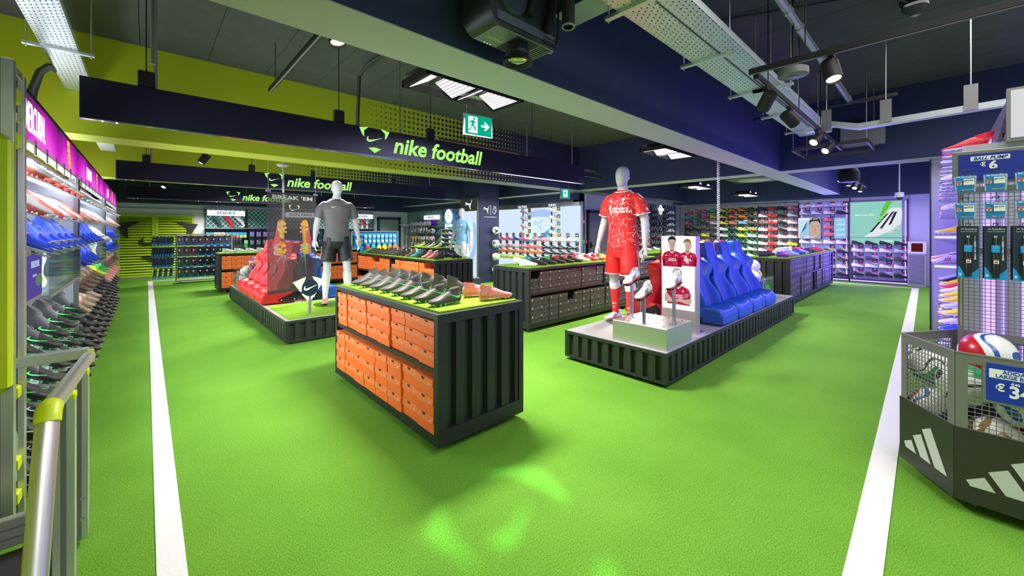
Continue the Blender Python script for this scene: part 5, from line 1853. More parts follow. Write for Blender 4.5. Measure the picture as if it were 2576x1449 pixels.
def body_mesh(stride):
    mb = MB()
    mb.loft([ell_ring((0, yo, z), rx, ry, 20) for z, rx, ry, yo in TORSO])
    # head: tapering egg with a flat face
    H = []
    for z, rx, ry, yo in ((1.605, 0.022, 0.03, -0.050), (1.622, 0.042, 0.055, -0.038), (1.655, 0.060, 0.078, -0.022), (1.70, 0.071, 0.092, -0.012), (1.745, 0.077, 0.098, -0.006), (1.79, 0.076, 0.096, 0.0),
                          (1.825, 0.064, 0.080, 0.004), (1.848, 0.042, 0.052, 0.006), (1.858, 0.016, 0.02, 0.006)):
        r = []
        for k in range(20):
            a = 2 * pi * k / 20
            x, y = rx * cos(a), ry * sin(a)
            r.append((x, y * (0.94 if y < 0 else 1.0) + yo, z))
        H.append(r)
    mb.loft(H)
    mb.lathe([(0.012, -0.006), (0.022, 0.0), (0.012, 0.008)], 8, (0.075, 0.012, 1.71), 'x')
    mb.lathe([(0.012, -0.006), (0.022, 0.0), (0.012, 0.008)], 8, (-0.075, 0.012, 1.71), 'x')
    for s in (-1, 1):
        seg_loft(mb, arm_pts(s))
        # hand: palm facing the thigh
        seg_loft(mb, [(s * 0.308, -0.048, 0.895, (0.026, 0.022)), (s * 0.309, -0.054, 0.865, (0.034, 0.019)), (s * 0.308, -0.062, 0.825, (0.041, 0.018)), (s * 0.306, -0.070, 0.795, (0.040, 0.016)), (s * 0.305, -0.073, 0.785, (0.030, 0.012))], 10)
        for f, (dy, L) in enumerate(((-0.031, 0.070), (-0.011, 0.082), (0.010, 0.076), (0.029, 0.058))):
            b = Vector((s * 0.306, -0.068 + dy, 0.797))
            p1 = b + Vector((0, -0.006, -L * 0.45))
            p2 = p1 + Vector((-s * 0.010, -0.004, -L * 0.32))
            p3 = p2 + Vector((-s * 0.014, 0.002, -L * 0.22))
            seg_loft(mb, [tuple(b + Vector((0, 0, 0.02))) + (0.0095,), tuple(p1) + (0.009,), tuple(p2) + (0.008,), tuple(p3) + (0.0062,)], 8)
        b = Vector((s * 0.300, -0.080, 0.865))
        seg_loft(mb, [tuple(b) + (0.014,), tuple(b + Vector((-s * 0.018, -0.024, -0.030))) + (0.0115,), tuple(b + Vector((-s * 0.026, -0.034, -0.062))) + (0.0095,), tuple(b + Vector((-s * 0.028, -0.034, -0.085))) + (0.007,)], 8)
        f = stride * s
        seg_loft(mb, [(s * 0.085, 0.0, 0.90, (0.088, 0.100)), (s * 0.105, -0.01 + f * 0.15, 0.78, (0.086, 0.094)), (s * 0.120, -0.018 + f * 0.3, 0.65, (0.074, 0.080)), (s * 0.133, -0.022 + f * 0.5, 0.53, (0.058, 0.062)), (s * 0.137, -0.018 + f * 0.6, 0.47, (0.054, 0.058)),
                      (s * 0.143, 0.008 + f * 0.7, 0.38, (0.056, 0.062)), (s * 0.147, 0.012 + f * 0.8, 0.30, (0.053, 0.058)), (s * 0.152, 0.006 + f * 0.9, 0.18, (0.038, 0.042)), (s * 0.155, 0.004 + f, 0.09, (0.034, 0.038)), (s * 0.156, -0.02 + f, 0.05, (0.036, 0.05))], 14)
    me = mb.mesh('body', WHITE)
    fixn(me)
    me = evaluated_mesh(me, [('REMESH', {'mode': 'VOXEL', 'voxel_size': 0.0062}), ('SMOOTH', {'factor': 0.5, 'iterations': 5})])
    me.shade_smooth()
    me.name = 'body'
    return me


def shirt_mesh():
    mb = MB()
    rings = []
    for z, rx, ry, yo in ((0.86, 0.192, 0.148, 0.0), (0.90, 0.190, 0.146, 0.0), (1.0, 0.182, 0.136, 0.0), (1.10, 0.172, 0.126, -0.004), (1.20, 0.175, 0.130, -0.006), (1.29, 0.193, 0.143, -0.010), (1.37, 0.206, 0.146, -0.012), (1.44, 0.204, 0.130, -0.004),
                          (1.49, 0.175, 0.106, 0.006), (1.535, 0.118, 0.084, 0.008), (1.555, 0.085, 0.073, 0.006)):
        rings.append(ell_ring((0, yo, z), rx, ry, 24))
    mb.loft(rings)
    for s in (-1, 1):
        seg_loft(mb, [(s * 0.11, 0.0, 1.450, (0.062, 0.07)), (s * 0.165, 0.004, 1.448, (0.070, 0.078)), (s * 0.203, 0.010, 1.405, (0.072, 0.082)), (s * 0.230, 0.018, 1.33, (0.072, 0.082)), (s * 0.252, 0.026, 1.245, (0.073, 0.083))], 18)
    me = fixn(mb.mesh('shirt', WHITE))
    me = evaluated_mesh(me, [('REMESH', {'mode': 'VOXEL', 'voxel_size': 0.008}), ('SMOOTH', {'factor': 0.5, 'iterations': 6})])
    # cloth folds
    for v in me.vertices:
        x, y, z = v.co
        n = v.normal
        w = 0.0032 * sin(26 * x + 9 * z + 2.0 * sin(7 * z)) * max(0, min(1, (1.30 - z) * 3)) + 0.002 * sin(18 * z + 14 * x)
        v.co += n * w
    me.shade_smooth()
    me.name = 'shirt'
    return me


def shorts_mesh(stride):
    mb = MB()
    mb.loft([ell_ring((0, 0, z), rx, ry, 24) for z, rx, ry in ((0.76, 0.165, 0.118), (0.84, 0.183, 0.138), (0.92, 0.184, 0.140), (1.02, 0.172, 0.126))])
    for s in (-1, 1):
        f = stride * s
        seg_loft(mb, [(s * 0.085, 0, 0.92, (0.095, 0.125)), (s * 0.098, f * 0.1, 0.80, (0.104, 0.128)), (s * 0.112, -0.01 + f * 0.25, 0.68, (0.106, 0.122)), (s * 0.124, -0.016 + f * 0.4, 0.565, (0.108, 0.120))], 20)
    me = fixn(mb.mesh('shorts', WHITE))
    me = evaluated_mesh(me, [('REMESH', {'mode': 'VOXEL', 'voxel_size': 0.008}), ('SMOOTH', {'factor': 0.5, 'iterations': 5})])
    for v in me.vertices:
        x, y, z = v.co
        v.co += v.normal * (0.0035 * sin(30 * x + 8 * z + 3 * sin(9 * z)))
    me.shade_smooth()
    me.name = 'shorts'
    return me


def drape_on(polys, bvh, origin_z, centre_x, lift=0.002, frm='front'):
    mb = MB()
    for poly in polys:
        vs = [Vector(p) for p in dens(poly, 0.012)]
        r = delaunay_2d_cdt(vs, [], [list(range(len(vs)))], 1, 1e-7)
        pts = []
        for p in r[0]:
            x, z = p.x + centre_x, p.y + origin_z
            if frm == 'front':
                h = bvh.ray_cast(Vector((x, -1, z)), Vector((0, 1, 0)))
                q = h[0] + Vector((0, -lift, 0)) if h[0] is not None else Vector((x, -0.1, z))
            elif frm == 'top':
                h = bvh.ray_cast(Vector((p.x, p.y, 2)), Vector((0, 0, -1)))
                q = h[0] + Vector((0, 0, lift)) if h[0] is not None else Vector((p.x, p.y, 1.4))
            else:
                sg = 1 if frm == '+x' else -1
                h = bvh.ray_cast(Vector((sg, p.x + centre_x, z)), Vector((-sg, 0, 0)))
                q = h[0] + Vector((sg * lift, 0, 0)) if h[0] is not None else Vector((sg * 0.1, p.x, z))
            pts.append(tuple(q))
        mb.add(pts, [tuple(f) for f in r[2]])
    return mb


def grid_rect(x0, x1, y0, y1, n=6, shear=0.0):
    out = []
    for k in range(n):
        a = y0 + (y1 - y0) * k / n
        b = y0 + (y1 - y0) * (k + 1) / n
        out.append([(x0 + shear * a, a), (x1 + shear * a, a), (x1 + shear * b, b), (x0 + shear * b, b)])
    return out


def text_on(body, size, bvh, cx, cz, m, parent, bold=0.02, name='shirt_lettering', lift=0.0025, frm='front', align='LEFT', spc=1.0):
    me = text_mesh(body, size, bold, 0, align, spc, 0.0)
    bm = bmesh.new()
    bm.from_mesh(me)
    bmesh.ops.subdivide_edges(bm, edges=bm.edges, cuts=0)
    for v in bm.verts:
        if frm == 'front':
            x, z = v.co.x + cx, v.co.y + cz
            h = bvh.ray_cast(Vector((x, -1, z)), Vector((0, 1, 0)))
            v.co = h[0] + Vector((0, -lift, 0)) if h[0] is not None else Vector((x, -0.13, z))
        else:
            sg = 1 if frm == '+x' else -1
            y, z = (v.co.x if sg > 0 else -v.co.x) + cx, v.co.y + cz
            h = bvh.ray_cast(Vector((sg, y, z)), Vector((-sg, 0, 0)))
            v.co = h[0] + Vector((sg * lift, 0, 0)) if h[0] is not None else Vector((sg * 0.3, y, z))
    bm.to_mesh(me)
    bm.free()
    me.materials.clear()
    me.materials.append(m)
    return put(name, me, parent)


def dash_cloth(name, base, ink):
    """red jersey cloth with scattered thin strokes and small chevrons"""
    m = mat(name, base, 0.62, noise=0.05, nscale=12)
    nt, N, L = nodes(m)
    b = N['Principled BSDF']
    tc = N.new('ShaderNodeTexCoord')
    mp = N.new('ShaderNodeMapping')
    mp.inputs['Scale'].default_value = (1, 0.55, 1)
    L.new(tc.outputs['Object'], mp.inputs['Vector'])
    tot = None
    for sc, ln, wd, off in ((10.0, 0.036, 0.0013, 0.0), (11.5, 0.032, 0.0011, 3.3), (14.0, 0.0045, 0.0035, 7.1)):
        vo = N.new('ShaderNodeTexVoronoi')
        vo.inputs['Scale'].default_value = sc
        ad = N.new('ShaderNodeVectorMath')
        ad.operation = 'ADD'
        ad.inputs[1].default_value = (off, off, off)
        L.new(mp.outputs[0], ad.inputs[0])
        L.new(ad.outputs[0], vo.inputs['Vector'])
        d = N.new('ShaderNodeVectorMath')
        d.operation = 'SUBTRACT'
        L.new(ad.outputs[0], d.inputs[0])
        L.new(vo.outputs['Position'], d.inputs[1])
        ro = N.new('ShaderNodeVectorRotate')
        ro.rotation_type = 'Y_AXIS'
        L.new(d.outputs[0], ro.inputs['Vector'])
        sc_ = N.new('ShaderNodeSeparateColor')
        L.new(vo.outputs['Color'], sc_.inputs[0])
        L.new(mth(nt, 'MULTIPLY', sc_.outputs[0], 6.28), ro.inputs['Angle'])
        sp = N.new('ShaderNodeSeparateXYZ')
        L.new(ro.outputs[0], sp.inputs[0])
        a = mth(nt, 'LESS_THAN', mth(nt, 'ABSOLUTE', sp.outputs[0]), ln)
        c = mth(nt, 'LESS_THAN', mth(nt, 'ABSOLUTE', sp.outputs[2]), wd)
        f = mth(nt, 'MULTIPLY', a, c)
        tot = f if tot is None else mth(nt, 'MAXIMUM', tot, f)
    mx = N.new('ShaderNodeMix')
    mx.data_type = 'RGBA'
    mx.inputs[6].default_value = tuple(base) + (1,)
    mx.inputs[7].default_value = tuple(ink) + (1,)
    L.new(tot, mx.inputs[0])
    L.new(mx.outputs[2], b.inputs['Base Color'])
    return m


SHIRT_ME = shirt_mesh()
BODY = {}
SHORT = {}


ZB = [(0, 0), (0.45, 0.475), (0.565, 0.635), (0.86, 0.935), (1.10, 1.16), (1.45, 1.485), (1.53, 1.555), (1.62, 1.635), (1.90, 1.90)]
ZR = [(0, 0), (0.86, 0.875), (1.10, 1.135), (1.45, 1.475), (1.53, 1.545), (1.62, 1.625), (1.90, 1.90)]


def zmap(z, tab):
    for (a, b), (c, d) in zip(tab, tab[1:]):
        if z <= c:
            return b + (d - b) * (z - a) / (c - a)
    return z


def remap(me, tab):
    for v in me.vertices:
        v.co.z = zmap(v.co.z, tab)
    return me


def mannequin(label, loc, rz, kit, stride=0.0, scale=1.0):
    t = thing('mannequin', label, 'mannequin', loc, rz)
    t.scale = (scale,) * 3
    if stride not in BODY:
        BODY[stride] = body_mesh(stride)
        SHORT[stride] = shorts_mesh(stride)
    tab = kit.get('tab', ZR)
    bme = remap(BODY[stride].copy(), tab)
    bme.materials.clear()
    bme.materials.append(kit.get('skin', SKIN))
    put('body', bme, t)
    sm = remap(SHIRT_ME.copy(), tab)
    sm.materials.clear()
    sm.materials.append(kit['shirt'])
    sh = put('shirt', sm, t)
    st = remap(SHORT[stride].copy(), tab)
    st.materials.clear()
    st.materials.append(kit['shorts'])
    so = put('shorts', st, t)
    bs = BVHTree.FromPolygons([v.co.copy() for v in sm.vertices], [tuple(p.vertices) for p in sm.polygons])
    bh = BVHTree.FromPolygons([v.co.copy() for v in st.vertices], [tuple(p.vertices) for p in st.polygons])
    # collar, cuffs
    cl = MB().tube([(0.093 * cos(a), 0.083 * sin(a) + 0.006, 1.546 + 0.018 * sin(a)) for a in [2 * pi * k / 24 for k in range(25)]], 0.009, 8, False)
    cl.v = [(x, y, zmap(z, tab)) for x, y, z in cl.v]
    obj('collar', cl, kit['trim'], sh, 60)
    if kit.get('cuff'):
        for s in (-1, 1):
            d = (Vector((s * 0.252, 0.026, 1.245)) - Vector((s * 0.230, 0.018, 1.33))).normalized()
            u = d.cross(Vector((0, 1, 0))).normalized()
            v = d.cross(u).normalized()
            c = Vector((s * 0.251, 0.026, zmap(1.249, tab)))
            obj('cuff', MB().tube([tuple(c + u * (0.0745 * cos(a)) + v * (0.0845 * sin(a))) for a in [2 * pi * k / 22 for k in range(23)]], 0.0055, 6, False), kit['trim'], sh, 60)
            f = stride * s
            obj('shorts_hem', MB().tube([(s * 0.124 + 0.109 * cos(a), -0.016 + f * 0.4 + 0.121 * sin(a), zmap(0.566, tab)) for a in [2 * pi * k / 22 for k in range(23)]], 0.0055, 6, False), kit['trim'], so, 60)
    # socks
    for s in (-1, 1):
        f = stride * s
        prof = [(s * 0.138, -0.016 + f * 0.62, 0.465, (0.059, 0.063)), (s * 0.139, -0.012 + f * 0.64, 0.445, (0.061, 0.065)), (s * 0.143, 0.008 + f * 0.7, 0.38, (0.061, 0.067)), (s * 0.147, 0.012 + f * 0.8, 0.30, (0.057, 0.062)),
                (s * 0.152, 0.006 + f * 0.9, 0.18, (0.042, 0.046)), (s * 0.155, 0.004 + f, 0.075, (0.036, 0.042))]
        mb = MB()
        seg_loft(mb, prof, 16)
        sk = obj('sock', mb, kit['sock'], t, 60)
        if kit.get('sock_top'):
            mb = MB()
            seg_loft(mb, [(s * 0.138, -0.015 + f * 0.62, 0.468, (0.061, 0.065)), (s * 0.139, -0.011 + f * 0.64, 0.445, (0.063, 0.067)), (s * 0.142, 0.002 + f * 0.68, 0.405, (0.063, 0.069))], 16)
            obj('sock_band', mb, kit['sock_top'], sk, 60)
        # boots
        U, So, Mk, mk = kit['boot']
        e = bpy.data.objects.new('boot', None)
        COL.objects.link(e)
        e.parent = t
        e.location = (s * 0.160, -0.045 + f, 0.0)
        e.rotation_euler = (0, 0, -pi / 2 + s * 0.22)
        for nm, mm in (('upper', U), ('sole_plate', So), ('side_mark', Mk), ('laces', kit.get('lace', U))):
            me = boot_mesh({'upper': 'upper', 'sole_plate': 'sole', 'side_mark': 'mark', 'laces': 'laces'}[nm], False, mk)
            put(nm, colored(me, [mm]), e)
    return t, sh, so, bs, bh


RC = (0.70, 0.012, 0.014)
redk = {'shirt': dash_cloth('red_jersey', RC, (0.85, 0.80, 0.78)), 'shorts': mat('red_shorts', RC, 0.6, noise=0.06, nscale=10), 'trim': mat('trim_white', (0.8, 0.78, 0.77), 0.6), 'cuff': True,
        'sock': mat('red_sock', (0.72, 0.02, 0.022), 0.8, noise=0.05, nscale=200), 'sock_top': mat('sock_white', (0.78, 0.76, 0.75), 0.8), 'boot': (WT, CO, NV, 'stripes'),
        'skin': mat('mannequin_grey', (0.52, 0.52, 0.54), 0.5)}
redk['lace'] = WT
t, sh, so, bs, bh = mannequin('pale grey egg-headed mannequin in red football kit, on the right plinth', (4.17, 2.55, HP_R + 0.008), radians(-88), redk, -0.10)
TW = redk['trim']
text_on('standard', 0.055, bs, -0.052, 1.350, TW, sh, 0.022)
text_on('chartered', 0.055, bs, -0.052, 1.314, TW, sh, 0.022)
put('sponsor_mark', drape_on([[(x, z + 0.048) for x, z in bez([(-0.085, 1.335), (-0.065, 1.33), (-0.072, 1.30), (-0.062, 1.27), (-0.07, 1.235), (-0.095, 1.24), (-0.084, 1.26), (-0.098, 1.29)], 3)]], bs, 0, 0).mesh('sponsor_mark', TW), sh)
put('shirt_bars', drape_on([[(-0.080 + 0.026 * x, 1.438 + 0.024 * y) for x, y in p] for p in TRI3], bs, 0, 0).mesh('shirt_bars', TW), sh)
put('shirt_crest', drape_on([[(0.080 + 0.022 * x, 1.446 + 0.028 * y) for x, y in BIRD]], bs, 0, 0).mesh('shirt_crest', TW), sh)
text_on('LFC', 0.03, bs, 0.060, 1.402, TW, sh, 0.015)
for s in (-1, 1):
    for q in range(3):
        yy = 0.022 * (q - 1) + 0.008
        put('shoulder_stripe', drape_on([[(s * (0.085 + 0.011 * k), yy - 0.006), (s * (0.085 + 0.011 * (k + 1)), yy - 0.006), (s * (0.085 + 0.011 * (k + 1)), yy + 0.006), (s * (0.085 + 0.011 * k), yy + 0.006)] for k in range(16)], bs, 0, 0, 0.0025, 'top').mesh('shoulder_stripe', TW), sh)
        f = '+x' if s > 0 else '-x'
        put('shorts_stripe', drape_on(grid_rect(-0.032 + 0.024 * q, -0.020 + 0.024 * q, 0.575, 0.86, 14), bh, 0, 0, 0.003, f).mesh('shorts_stripe', TW), so)
text_on('Expedia', 0.042, bs, -0.062, 1.285, TW, sh, 0.015, frm='+x')
put('sleeve_badge', drape_on([rrect(0.034, 0.034, 0.006, 3, 0.0, 1.34)], bs, 0, 0, 0.003, '+x').mesh('sleeve_badge', TW), sh)
gb = obj('base_disc', MB().lathe([(0.24, -0.008), (0.245, -0.006), (0.245, -0.002), (0.24, 0.0)], 40, (0.02, 0.06, 0)), GLASS, t, 40)
obj('support_rod', MB().tube([(0.20, 0.06, 0.0), (0.20, 0.06, 0.30), (0.165, 0.03, 0.34)], 0.007, 8), STEEL, t, 40)
mk = [(sgn, a) for sgn in (-1, 1) for a in (0,)]
for o in [c for c in t.children if c.name.startswith('sock')]:
    sm_ = o.data
    bk = BVHTree.FromPolygons([v.co.copy() for v in sm_.vertices], [tuple(p.vertices) for p in sm_.polygons])
    cx = sum(v.co.x for v in sm_.vertices) / len(sm_.vertices)
    put('sock_bars', drape_on([[(cx + 0.014 * x, 0.16 + 0.014 * y) for x, y in p] for p in TRI3], bk, 0, 0).mesh('sock_bars', TW), o)
    text_on('LFC', 0.035, bk, cx - 0.026, 0.20, TW, o, 0.012, 'sock_lettering')

GK = (0.125, 0.122, 0.132)
blk = {'shirt': mat('charcoal_jersey', GK, 0.55, noise=0.06, nscale=20), 'shorts': mat('black_shorts', (0.012, 0.012, 0.014), 0.5), 'trim': mat('charcoal_trim', (0.05, 0.05, 0.055), 0.6),
       'sock': mat('white_sock', (0.76, 0.75, 0.75), 0.85, noise=0.05, nscale=180), 'boot': (PK, PK, RD, 'bigtick'), 'lace': PK, 'skin': SKIN, 'tab': ZB}
t, sh, so, bs, bh = mannequin('white egg-headed mannequin in charcoal shirt and black shorts, on the left turf plinth', (2.13, 6.22, HP_L + 0.02), radians(-10), blk, -0.06)
TW2 = mat('trim_pale', (0.62, 0.60, 0.62), 0.6)
put('chest_tick', drape_on([[(-0.055 + 0.036 * x, 1.452 + 0.036 * y) for x, y in TICK]], bs, 0, 0).mesh('chest_tick', TW), sh)
for s in (-1, 1):
    put('shoulder_panel', drape_on([[(s * (0.08 + 0.011 * k), -0.030), (s * (0.08 + 0.011 * (k + 1)), -0.030), (s * (0.08 + 0.011 * (k + 1)), -0.008), (s * (0.08 + 0.011 * k), -0.008)] for k in range(15)], bs, 0, 0, 0.0025, 'top').mesh('shoulder_panel', TW2), sh)
    put('shorts_panel', drape_on(grid_rect(-0.02, 0.012, 0.66, 0.86, 8), bh, 0, 0, 0.003, '+x' if s > 0 else '-x').mesh('shorts_panel', TW2), so)
put('shorts_tick', drape_on([[(0.165 + 0.022 * x, 0.67 + 0.022 * y) for x, y in TICK]], bh, 0, 0, 0.004).mesh('shorts_tick', TW), so)
obj('base_disc', MB().lathe([(0.26, -0.008), (0.265, -0.006), (0.265, -0.002), (0.26, 0.0)], 40, (-0.06, 0.0, 0)), GLASS, t, 40)
for o in [c for c in t.children if c.name.startswith('sock')]:
    sm_ = o.data
    bk = BVHTree.FromPolygons([v.co.copy() for v in sm_.vertices], [tuple(p.vertices) for p in sm_.polygons])
    cx = sum(v.co.x for v in sm_.vertices) / len(sm_.vertices)
    put('sock_tick', drape_on([[(cx + 0.02 * x, 0.145 + 0.02 * y) for x, y in TICK]], bk, 0, 0).mesh('sock_tick', BLACKINK), o)

blu = {'shirt': mat('sky_jersey', (0.20, 0.42, 0.66), 0.55, noise=0.05, nscale=20), 'shorts': mat('white_shorts', (0.70, 0.72, 0.76), 0.55), 'trim': mat('trim_white2', (0.8, 0.8, 0.82), 0.6), 'cuff': True,
       'sock': mat('sky_sock', (0.25, 0.45, 0.68), 0.8), 'boot': (WT, WT, BL, 'line'), 'skin': redk['skin']}
plb = thing('figure_plinth', 'low dark plinth under the sky blue figure beside the navy column', 'plinth', (6.12, 8.55, 0))
obj('block', MB().box(-0.36, 0.36, -0.36, 0.36, 0, 0.17, 0.006), DARKM, plb)
obj('top_plate', MB().box(-0.34, 0.34, -0.34, 0.34, 0.17, 0.178), GREYM, plb)
t, sh, so, bs, bh = mannequin('grey mannequin in sky blue shirt and white shorts beside the lit column', (6.12, 8.55, 0.178), radians(-70), blu, 0.0, 0.99)
text_on('ETIHAD', 0.05, bs, -0.09, 1.29, TW, sh, 0.012)
text_on('AIRWAYS', 0.025, bs, -0.055, 1.255, TW, sh, 0.006)
put('shirt_crest', drape_on([ell(0.085, 1.41, 0.024, 0.024, 14)], bs, 0, 0).mesh('shirt_crest', TW), sh)
put('shirt_cat', drape_on([[(-0.08 + 0.022 * x, 1.41 + 0.02 * y) for x, y in CAT]], bs, 0, 0).mesh('shirt_cat', TW), sh)
put('sleeve_badge', drape_on([ell(0.0, 1.34, 0.022, 0.02, 12)], bs, 0, 0, 0.003, '+x').mesh('sleeve_badge', TW), sh)

# ------------------------------------------------------------------ hanging see-through banner and the lit round sign
def banner_mat():
    m = bpy.data.materials.new('banner_film')
    m.use_nodes = True
    nt = m.node_tree
    b = nt.nodes['Principled BSDF']
    b.inputs['Base Color'].default_value = (0.10, 0.09, 0.09, 1)
    b.inputs['Roughness'].default_value = 0.35
    t = nt.nodes.new('ShaderNodeBsdfTransparent')
    mx = nt.nodes.new('ShaderNodeMixShader')
    mx.inputs[0].default_value = 0.52
    nt.links.new(t.outputs[0], mx.inputs[1])
    nt.links.new(b.outputs[0], mx.inputs[2])
    nt.links.new(mx.outputs[0], nt.nodes['Material Output'].inputs[0])
    return m


BFILM = banner_mat()
bn = thing('hanging_banner', 'see-through dark hanging banner reading BREAK EM with two glowing studded soles', 'banner', (1.615, 6.56, 0.51))
bn.rotation_euler = (0, 0, math.atan2(0.28, 0.73))
bw = 0.39
obj('film', MB().box(-bw, bw, -0.001, 0.001, 0.03, 1.46), BFILM, bn)
obj('bottom_bar', MB().box(-bw, bw, -0.008, 0.008, 0.0, 0.05), mat('banner_bar', (0.06, 0.05, 0.05), 0.4), bn)
obj('top_bar', MB().box(-bw, bw, -0.006, 0.006, 1.45, 1.465), mat('banner_bar', (0.06, 0.05, 0.05), 0.4), bn)
for s in (-1, 1):
    obj('suspension_wire', MB().tube([(s * bw * 0.97, 0, 1.46), (s * bw * 0.97, 0, 2.96)], 0.003, 5), STEEL, bn)
    obj('wire_clamp', MB().box(s * bw * 0.97 - 0.03, s * bw * 0.97 + 0.03, -0.012, 0.012, 1.46, 1.49), STEEL, bn)
text('banner_lettering', 'BREAK \u2019EM', 0.078, mat('banner_print', (0.75, 0.75, 0.75), 0.5), bn, (0.0, -0.002, 1.395), '-y', 0.022, sx=1.75)
BPR = mat('banner_print', (0.75, 0.75, 0.75), 0.5)
flat('banner_emblem', [[(x * 0.09, y * 0.085) for x, y in p] for p in (HORN_L, HORN_R)] + [[(x * 0.05, y * 0.045 + 0.02) for x, y in TICK]], BPR, bn, (0.015, -0.002, 1.20), '-y', thick=0.0005)


def irid_mat(name, seed):
    m = mat(name, (0.8, 0.3, 0.3), 0.35)
    nt, N, L = nodes(m)
    b = N['Principled BSDF']
    tc = N.new('ShaderNodeTexCoord')
    n = N.new('ShaderNodeTexNoise')
    n.inputs['Scale'].default_value = 5
    n.inputs['Distortion'].default_value = 1.6
    mp = N.new('ShaderNodeMapping')
    mp.inputs['Location'].default_value = (seed, seed, 0)
    L.new(tc.outputs['Object'], mp.inputs[0])
    L.new(mp.outputs[0], n.inputs['Vector'])
    cr = N.new('ShaderNodeValToRGB')
    el = cr.color_ramp.elements
    el[0].position = 0.30
    el[0].color = (0.05, 0.12, 0.55, 1)
    el[1].position = 0.72
    el[1].color = (0.85, 0.75, 0.70, 1)
    for p, c in ((0.40, (0.75, 0.12, 0.04, 1)), (0.50, (0.95, 0.45, 0.05, 1)), (0.58, (0.50, 0.72, 0.05, 1)), (0.64, (0.75, 0.20, 0.25, 1))):
        e = el.new(p)
        e.color = c
    L.new(n.outputs['Fac'], cr.inputs[0])
    L.new(cr.outputs[0], b.inputs['Base Color'])
    return m


SOLE1, SOLE2 = irid_mat('sole_print_a', 1.7), irid_mat('sole_print_b', 5.2)
UPP = mat('sole_print_side', (0.80, 0.14, 0.12), 0.4)
UPP2 = mat('sole_print_pale', (0.72, 0.42, 0.38), 0.4)
STUD = mat('sole_print_stud', (0.85, 0.62, 0.55), 0.35)
CRK = mat('crack_print', (0.45, 0.62, 0.66), 0.5)
SO = bez([(-0.055, 0.26), (-0.005, 0.285), (0.045, 0.25), (0.055, 0.17), (0.035, 0.08), (0.03, -0.04), (0.055, -0.12), (0.05, -0.20), (0.01, -0.235), (-0.05, -0.225), (-0.06, -0.14), (-0.03, -0.05), (-0.035, 0.06), (-0.065, 0.16)], 3)
for s, cx, sm_ in ((1, -0.18, SOLE1), (-1, 0.18, SOLE2)):
    sd = bez([(-0.03, 0.26), (-0.065, 0.22), (-0.10, 0.05), (-0.135, -0.08), (-0.115, -0.16), (-0.125, -0.22), (-0.05, -0.245), (0.03, -0.22), (0.0, 0.0)], 3)
    flat('sole_side_print', [[(cx + s * x, y) for x, y in sd]], UPP, bn, (0, -0.0015, 0.79), '-y', thick=0.0005)
    flat('sole_heel_print', [[(cx + s * x, y) for x, y in bez([(-0.11, -0.10), (-0.02, -0.06), (0.03, -0.12), (0.03, -0.22), (-0.05, -0.243), (-0.12, -0.215), (-0.11, -0.16)], 3)]], UPP2, bn, (0, -0.0021, 0.79), '-y', thick=0.0005)
    flat('sole_print', [[(cx + s * x, y) for x, y in SO]], sm_, bn, (0, -0.0027, 0.79), '-y', thick=0.0005)
    flat('stud_print', [ell(cx + s * x, y, 0.017, 0.014, 10) for x, y in ((0.05, 0.22), (0.06, 0.16), (-0.05, 0.20), (-0.05, 0.14), (0.06, 0.10), (0.05, -0.10), (0.058, -0.17), (-0.03, -0.15))], STUD, bn, (0, -0.0033, 0.79), '-y', thick=0.0005)
rr = random.Random(4)
ck = []
for cx, n in ((-0.16, 16), (0.2, 9)):
    for k in range(n):
        a = radians(rr.uniform(195, 345))
        L = rr.uniform(0.08, 0.34)
        x0, y0 = cx + rr.uniform(-0.03, 0.03), 0.55
        w = 0.0018
        x1, y1 = x0 + L * cos(a), y0 + L * sin(a) * 1.2
        if y1 < 0.06 or abs(x1) > bw - 0.01:
            continue
        ck.append([(x0 - w, y0), (x0 + w, y0), (x1, y1)])
for k in range(60):
    x, y, q = -0.30 + rr.gauss(0, 0.05), 0.42 + rr.gauss(0, 0.07), rr.uniform(0.002, 0.006)
    if abs(x) < bw - 0.01:
        ck.append([(x - q, y), (x + q, y - q), (x, y + q)])
flat('crack_print', ck, CRK, bn, (0, -0.0015, 0.0), '-y', thick=0.0005)

rs = thing('round_lit_sign', 'round navy sign with lit tick and horns on a short post on the turf', 'sign', (1.60, 5.70, HP_L + 0.012))
rs.rotation_euler = (0, 0, radians(12))
obj('post', MB().box(-0.016, 0.016, -0.012, 0.012, 0, 0.27), GREYM, rs)
obj('post_foot', MB().box(-0.035, 0.035, -0.03, 0.03, 0, 0.006), GREYM, rs)
E_BRT = emissive('lit_cool_bright', (0.80, 0.95, 1.0), 2.6)
E_RIM = emissive('lit_lime_rim', (0.75, 1.0, 0.25), 1.2)
horn = [[(-0.20, 0.085), (-0.055, 0.135), (-0.09, 0.06), (-0.11, -0.035)], [(0.20, 0.085), (0.055, 0.135), (0.09, 0.06), (0.11, -0.035)], [(-0.09, -0.075), (0.0, -0.105), (0.09, -0.075), (0.0, -0.19)]]
for h in horn:
    flat('lit_horn', [h], E_BRT, rs, (0, 0.012, 0.345), '-y', thick=0.02)
    cxm, cym = sum(p[0] for p in h) / len(h), sum(p[1] for p in h) / len(h)
    flat('horn_rim', [[(cxm + (x - cxm) * 1.16, cym + (y - cym) * 1.16) for x, y in h]], E_RIM, rs, (0, 0.016, 0.345), '-y', thick=0.01)
obj('disc', MB().lathe([(0.108, -0.012), (0.112, -0.008), (0.112, 0.010), (0.108, 0.014)], 36, (0, -0.008, 0.345), 'y'), mat('sign_navy', (0.008, 0.03, 0.05), 0.3), rs, 40)
flat('lit_tick', [[(0.085 * x, 0.075 * y) for x, y in TICK]], E_BRT, rs, (0.0, -0.021, 0.345), '-y', thick=0.004)


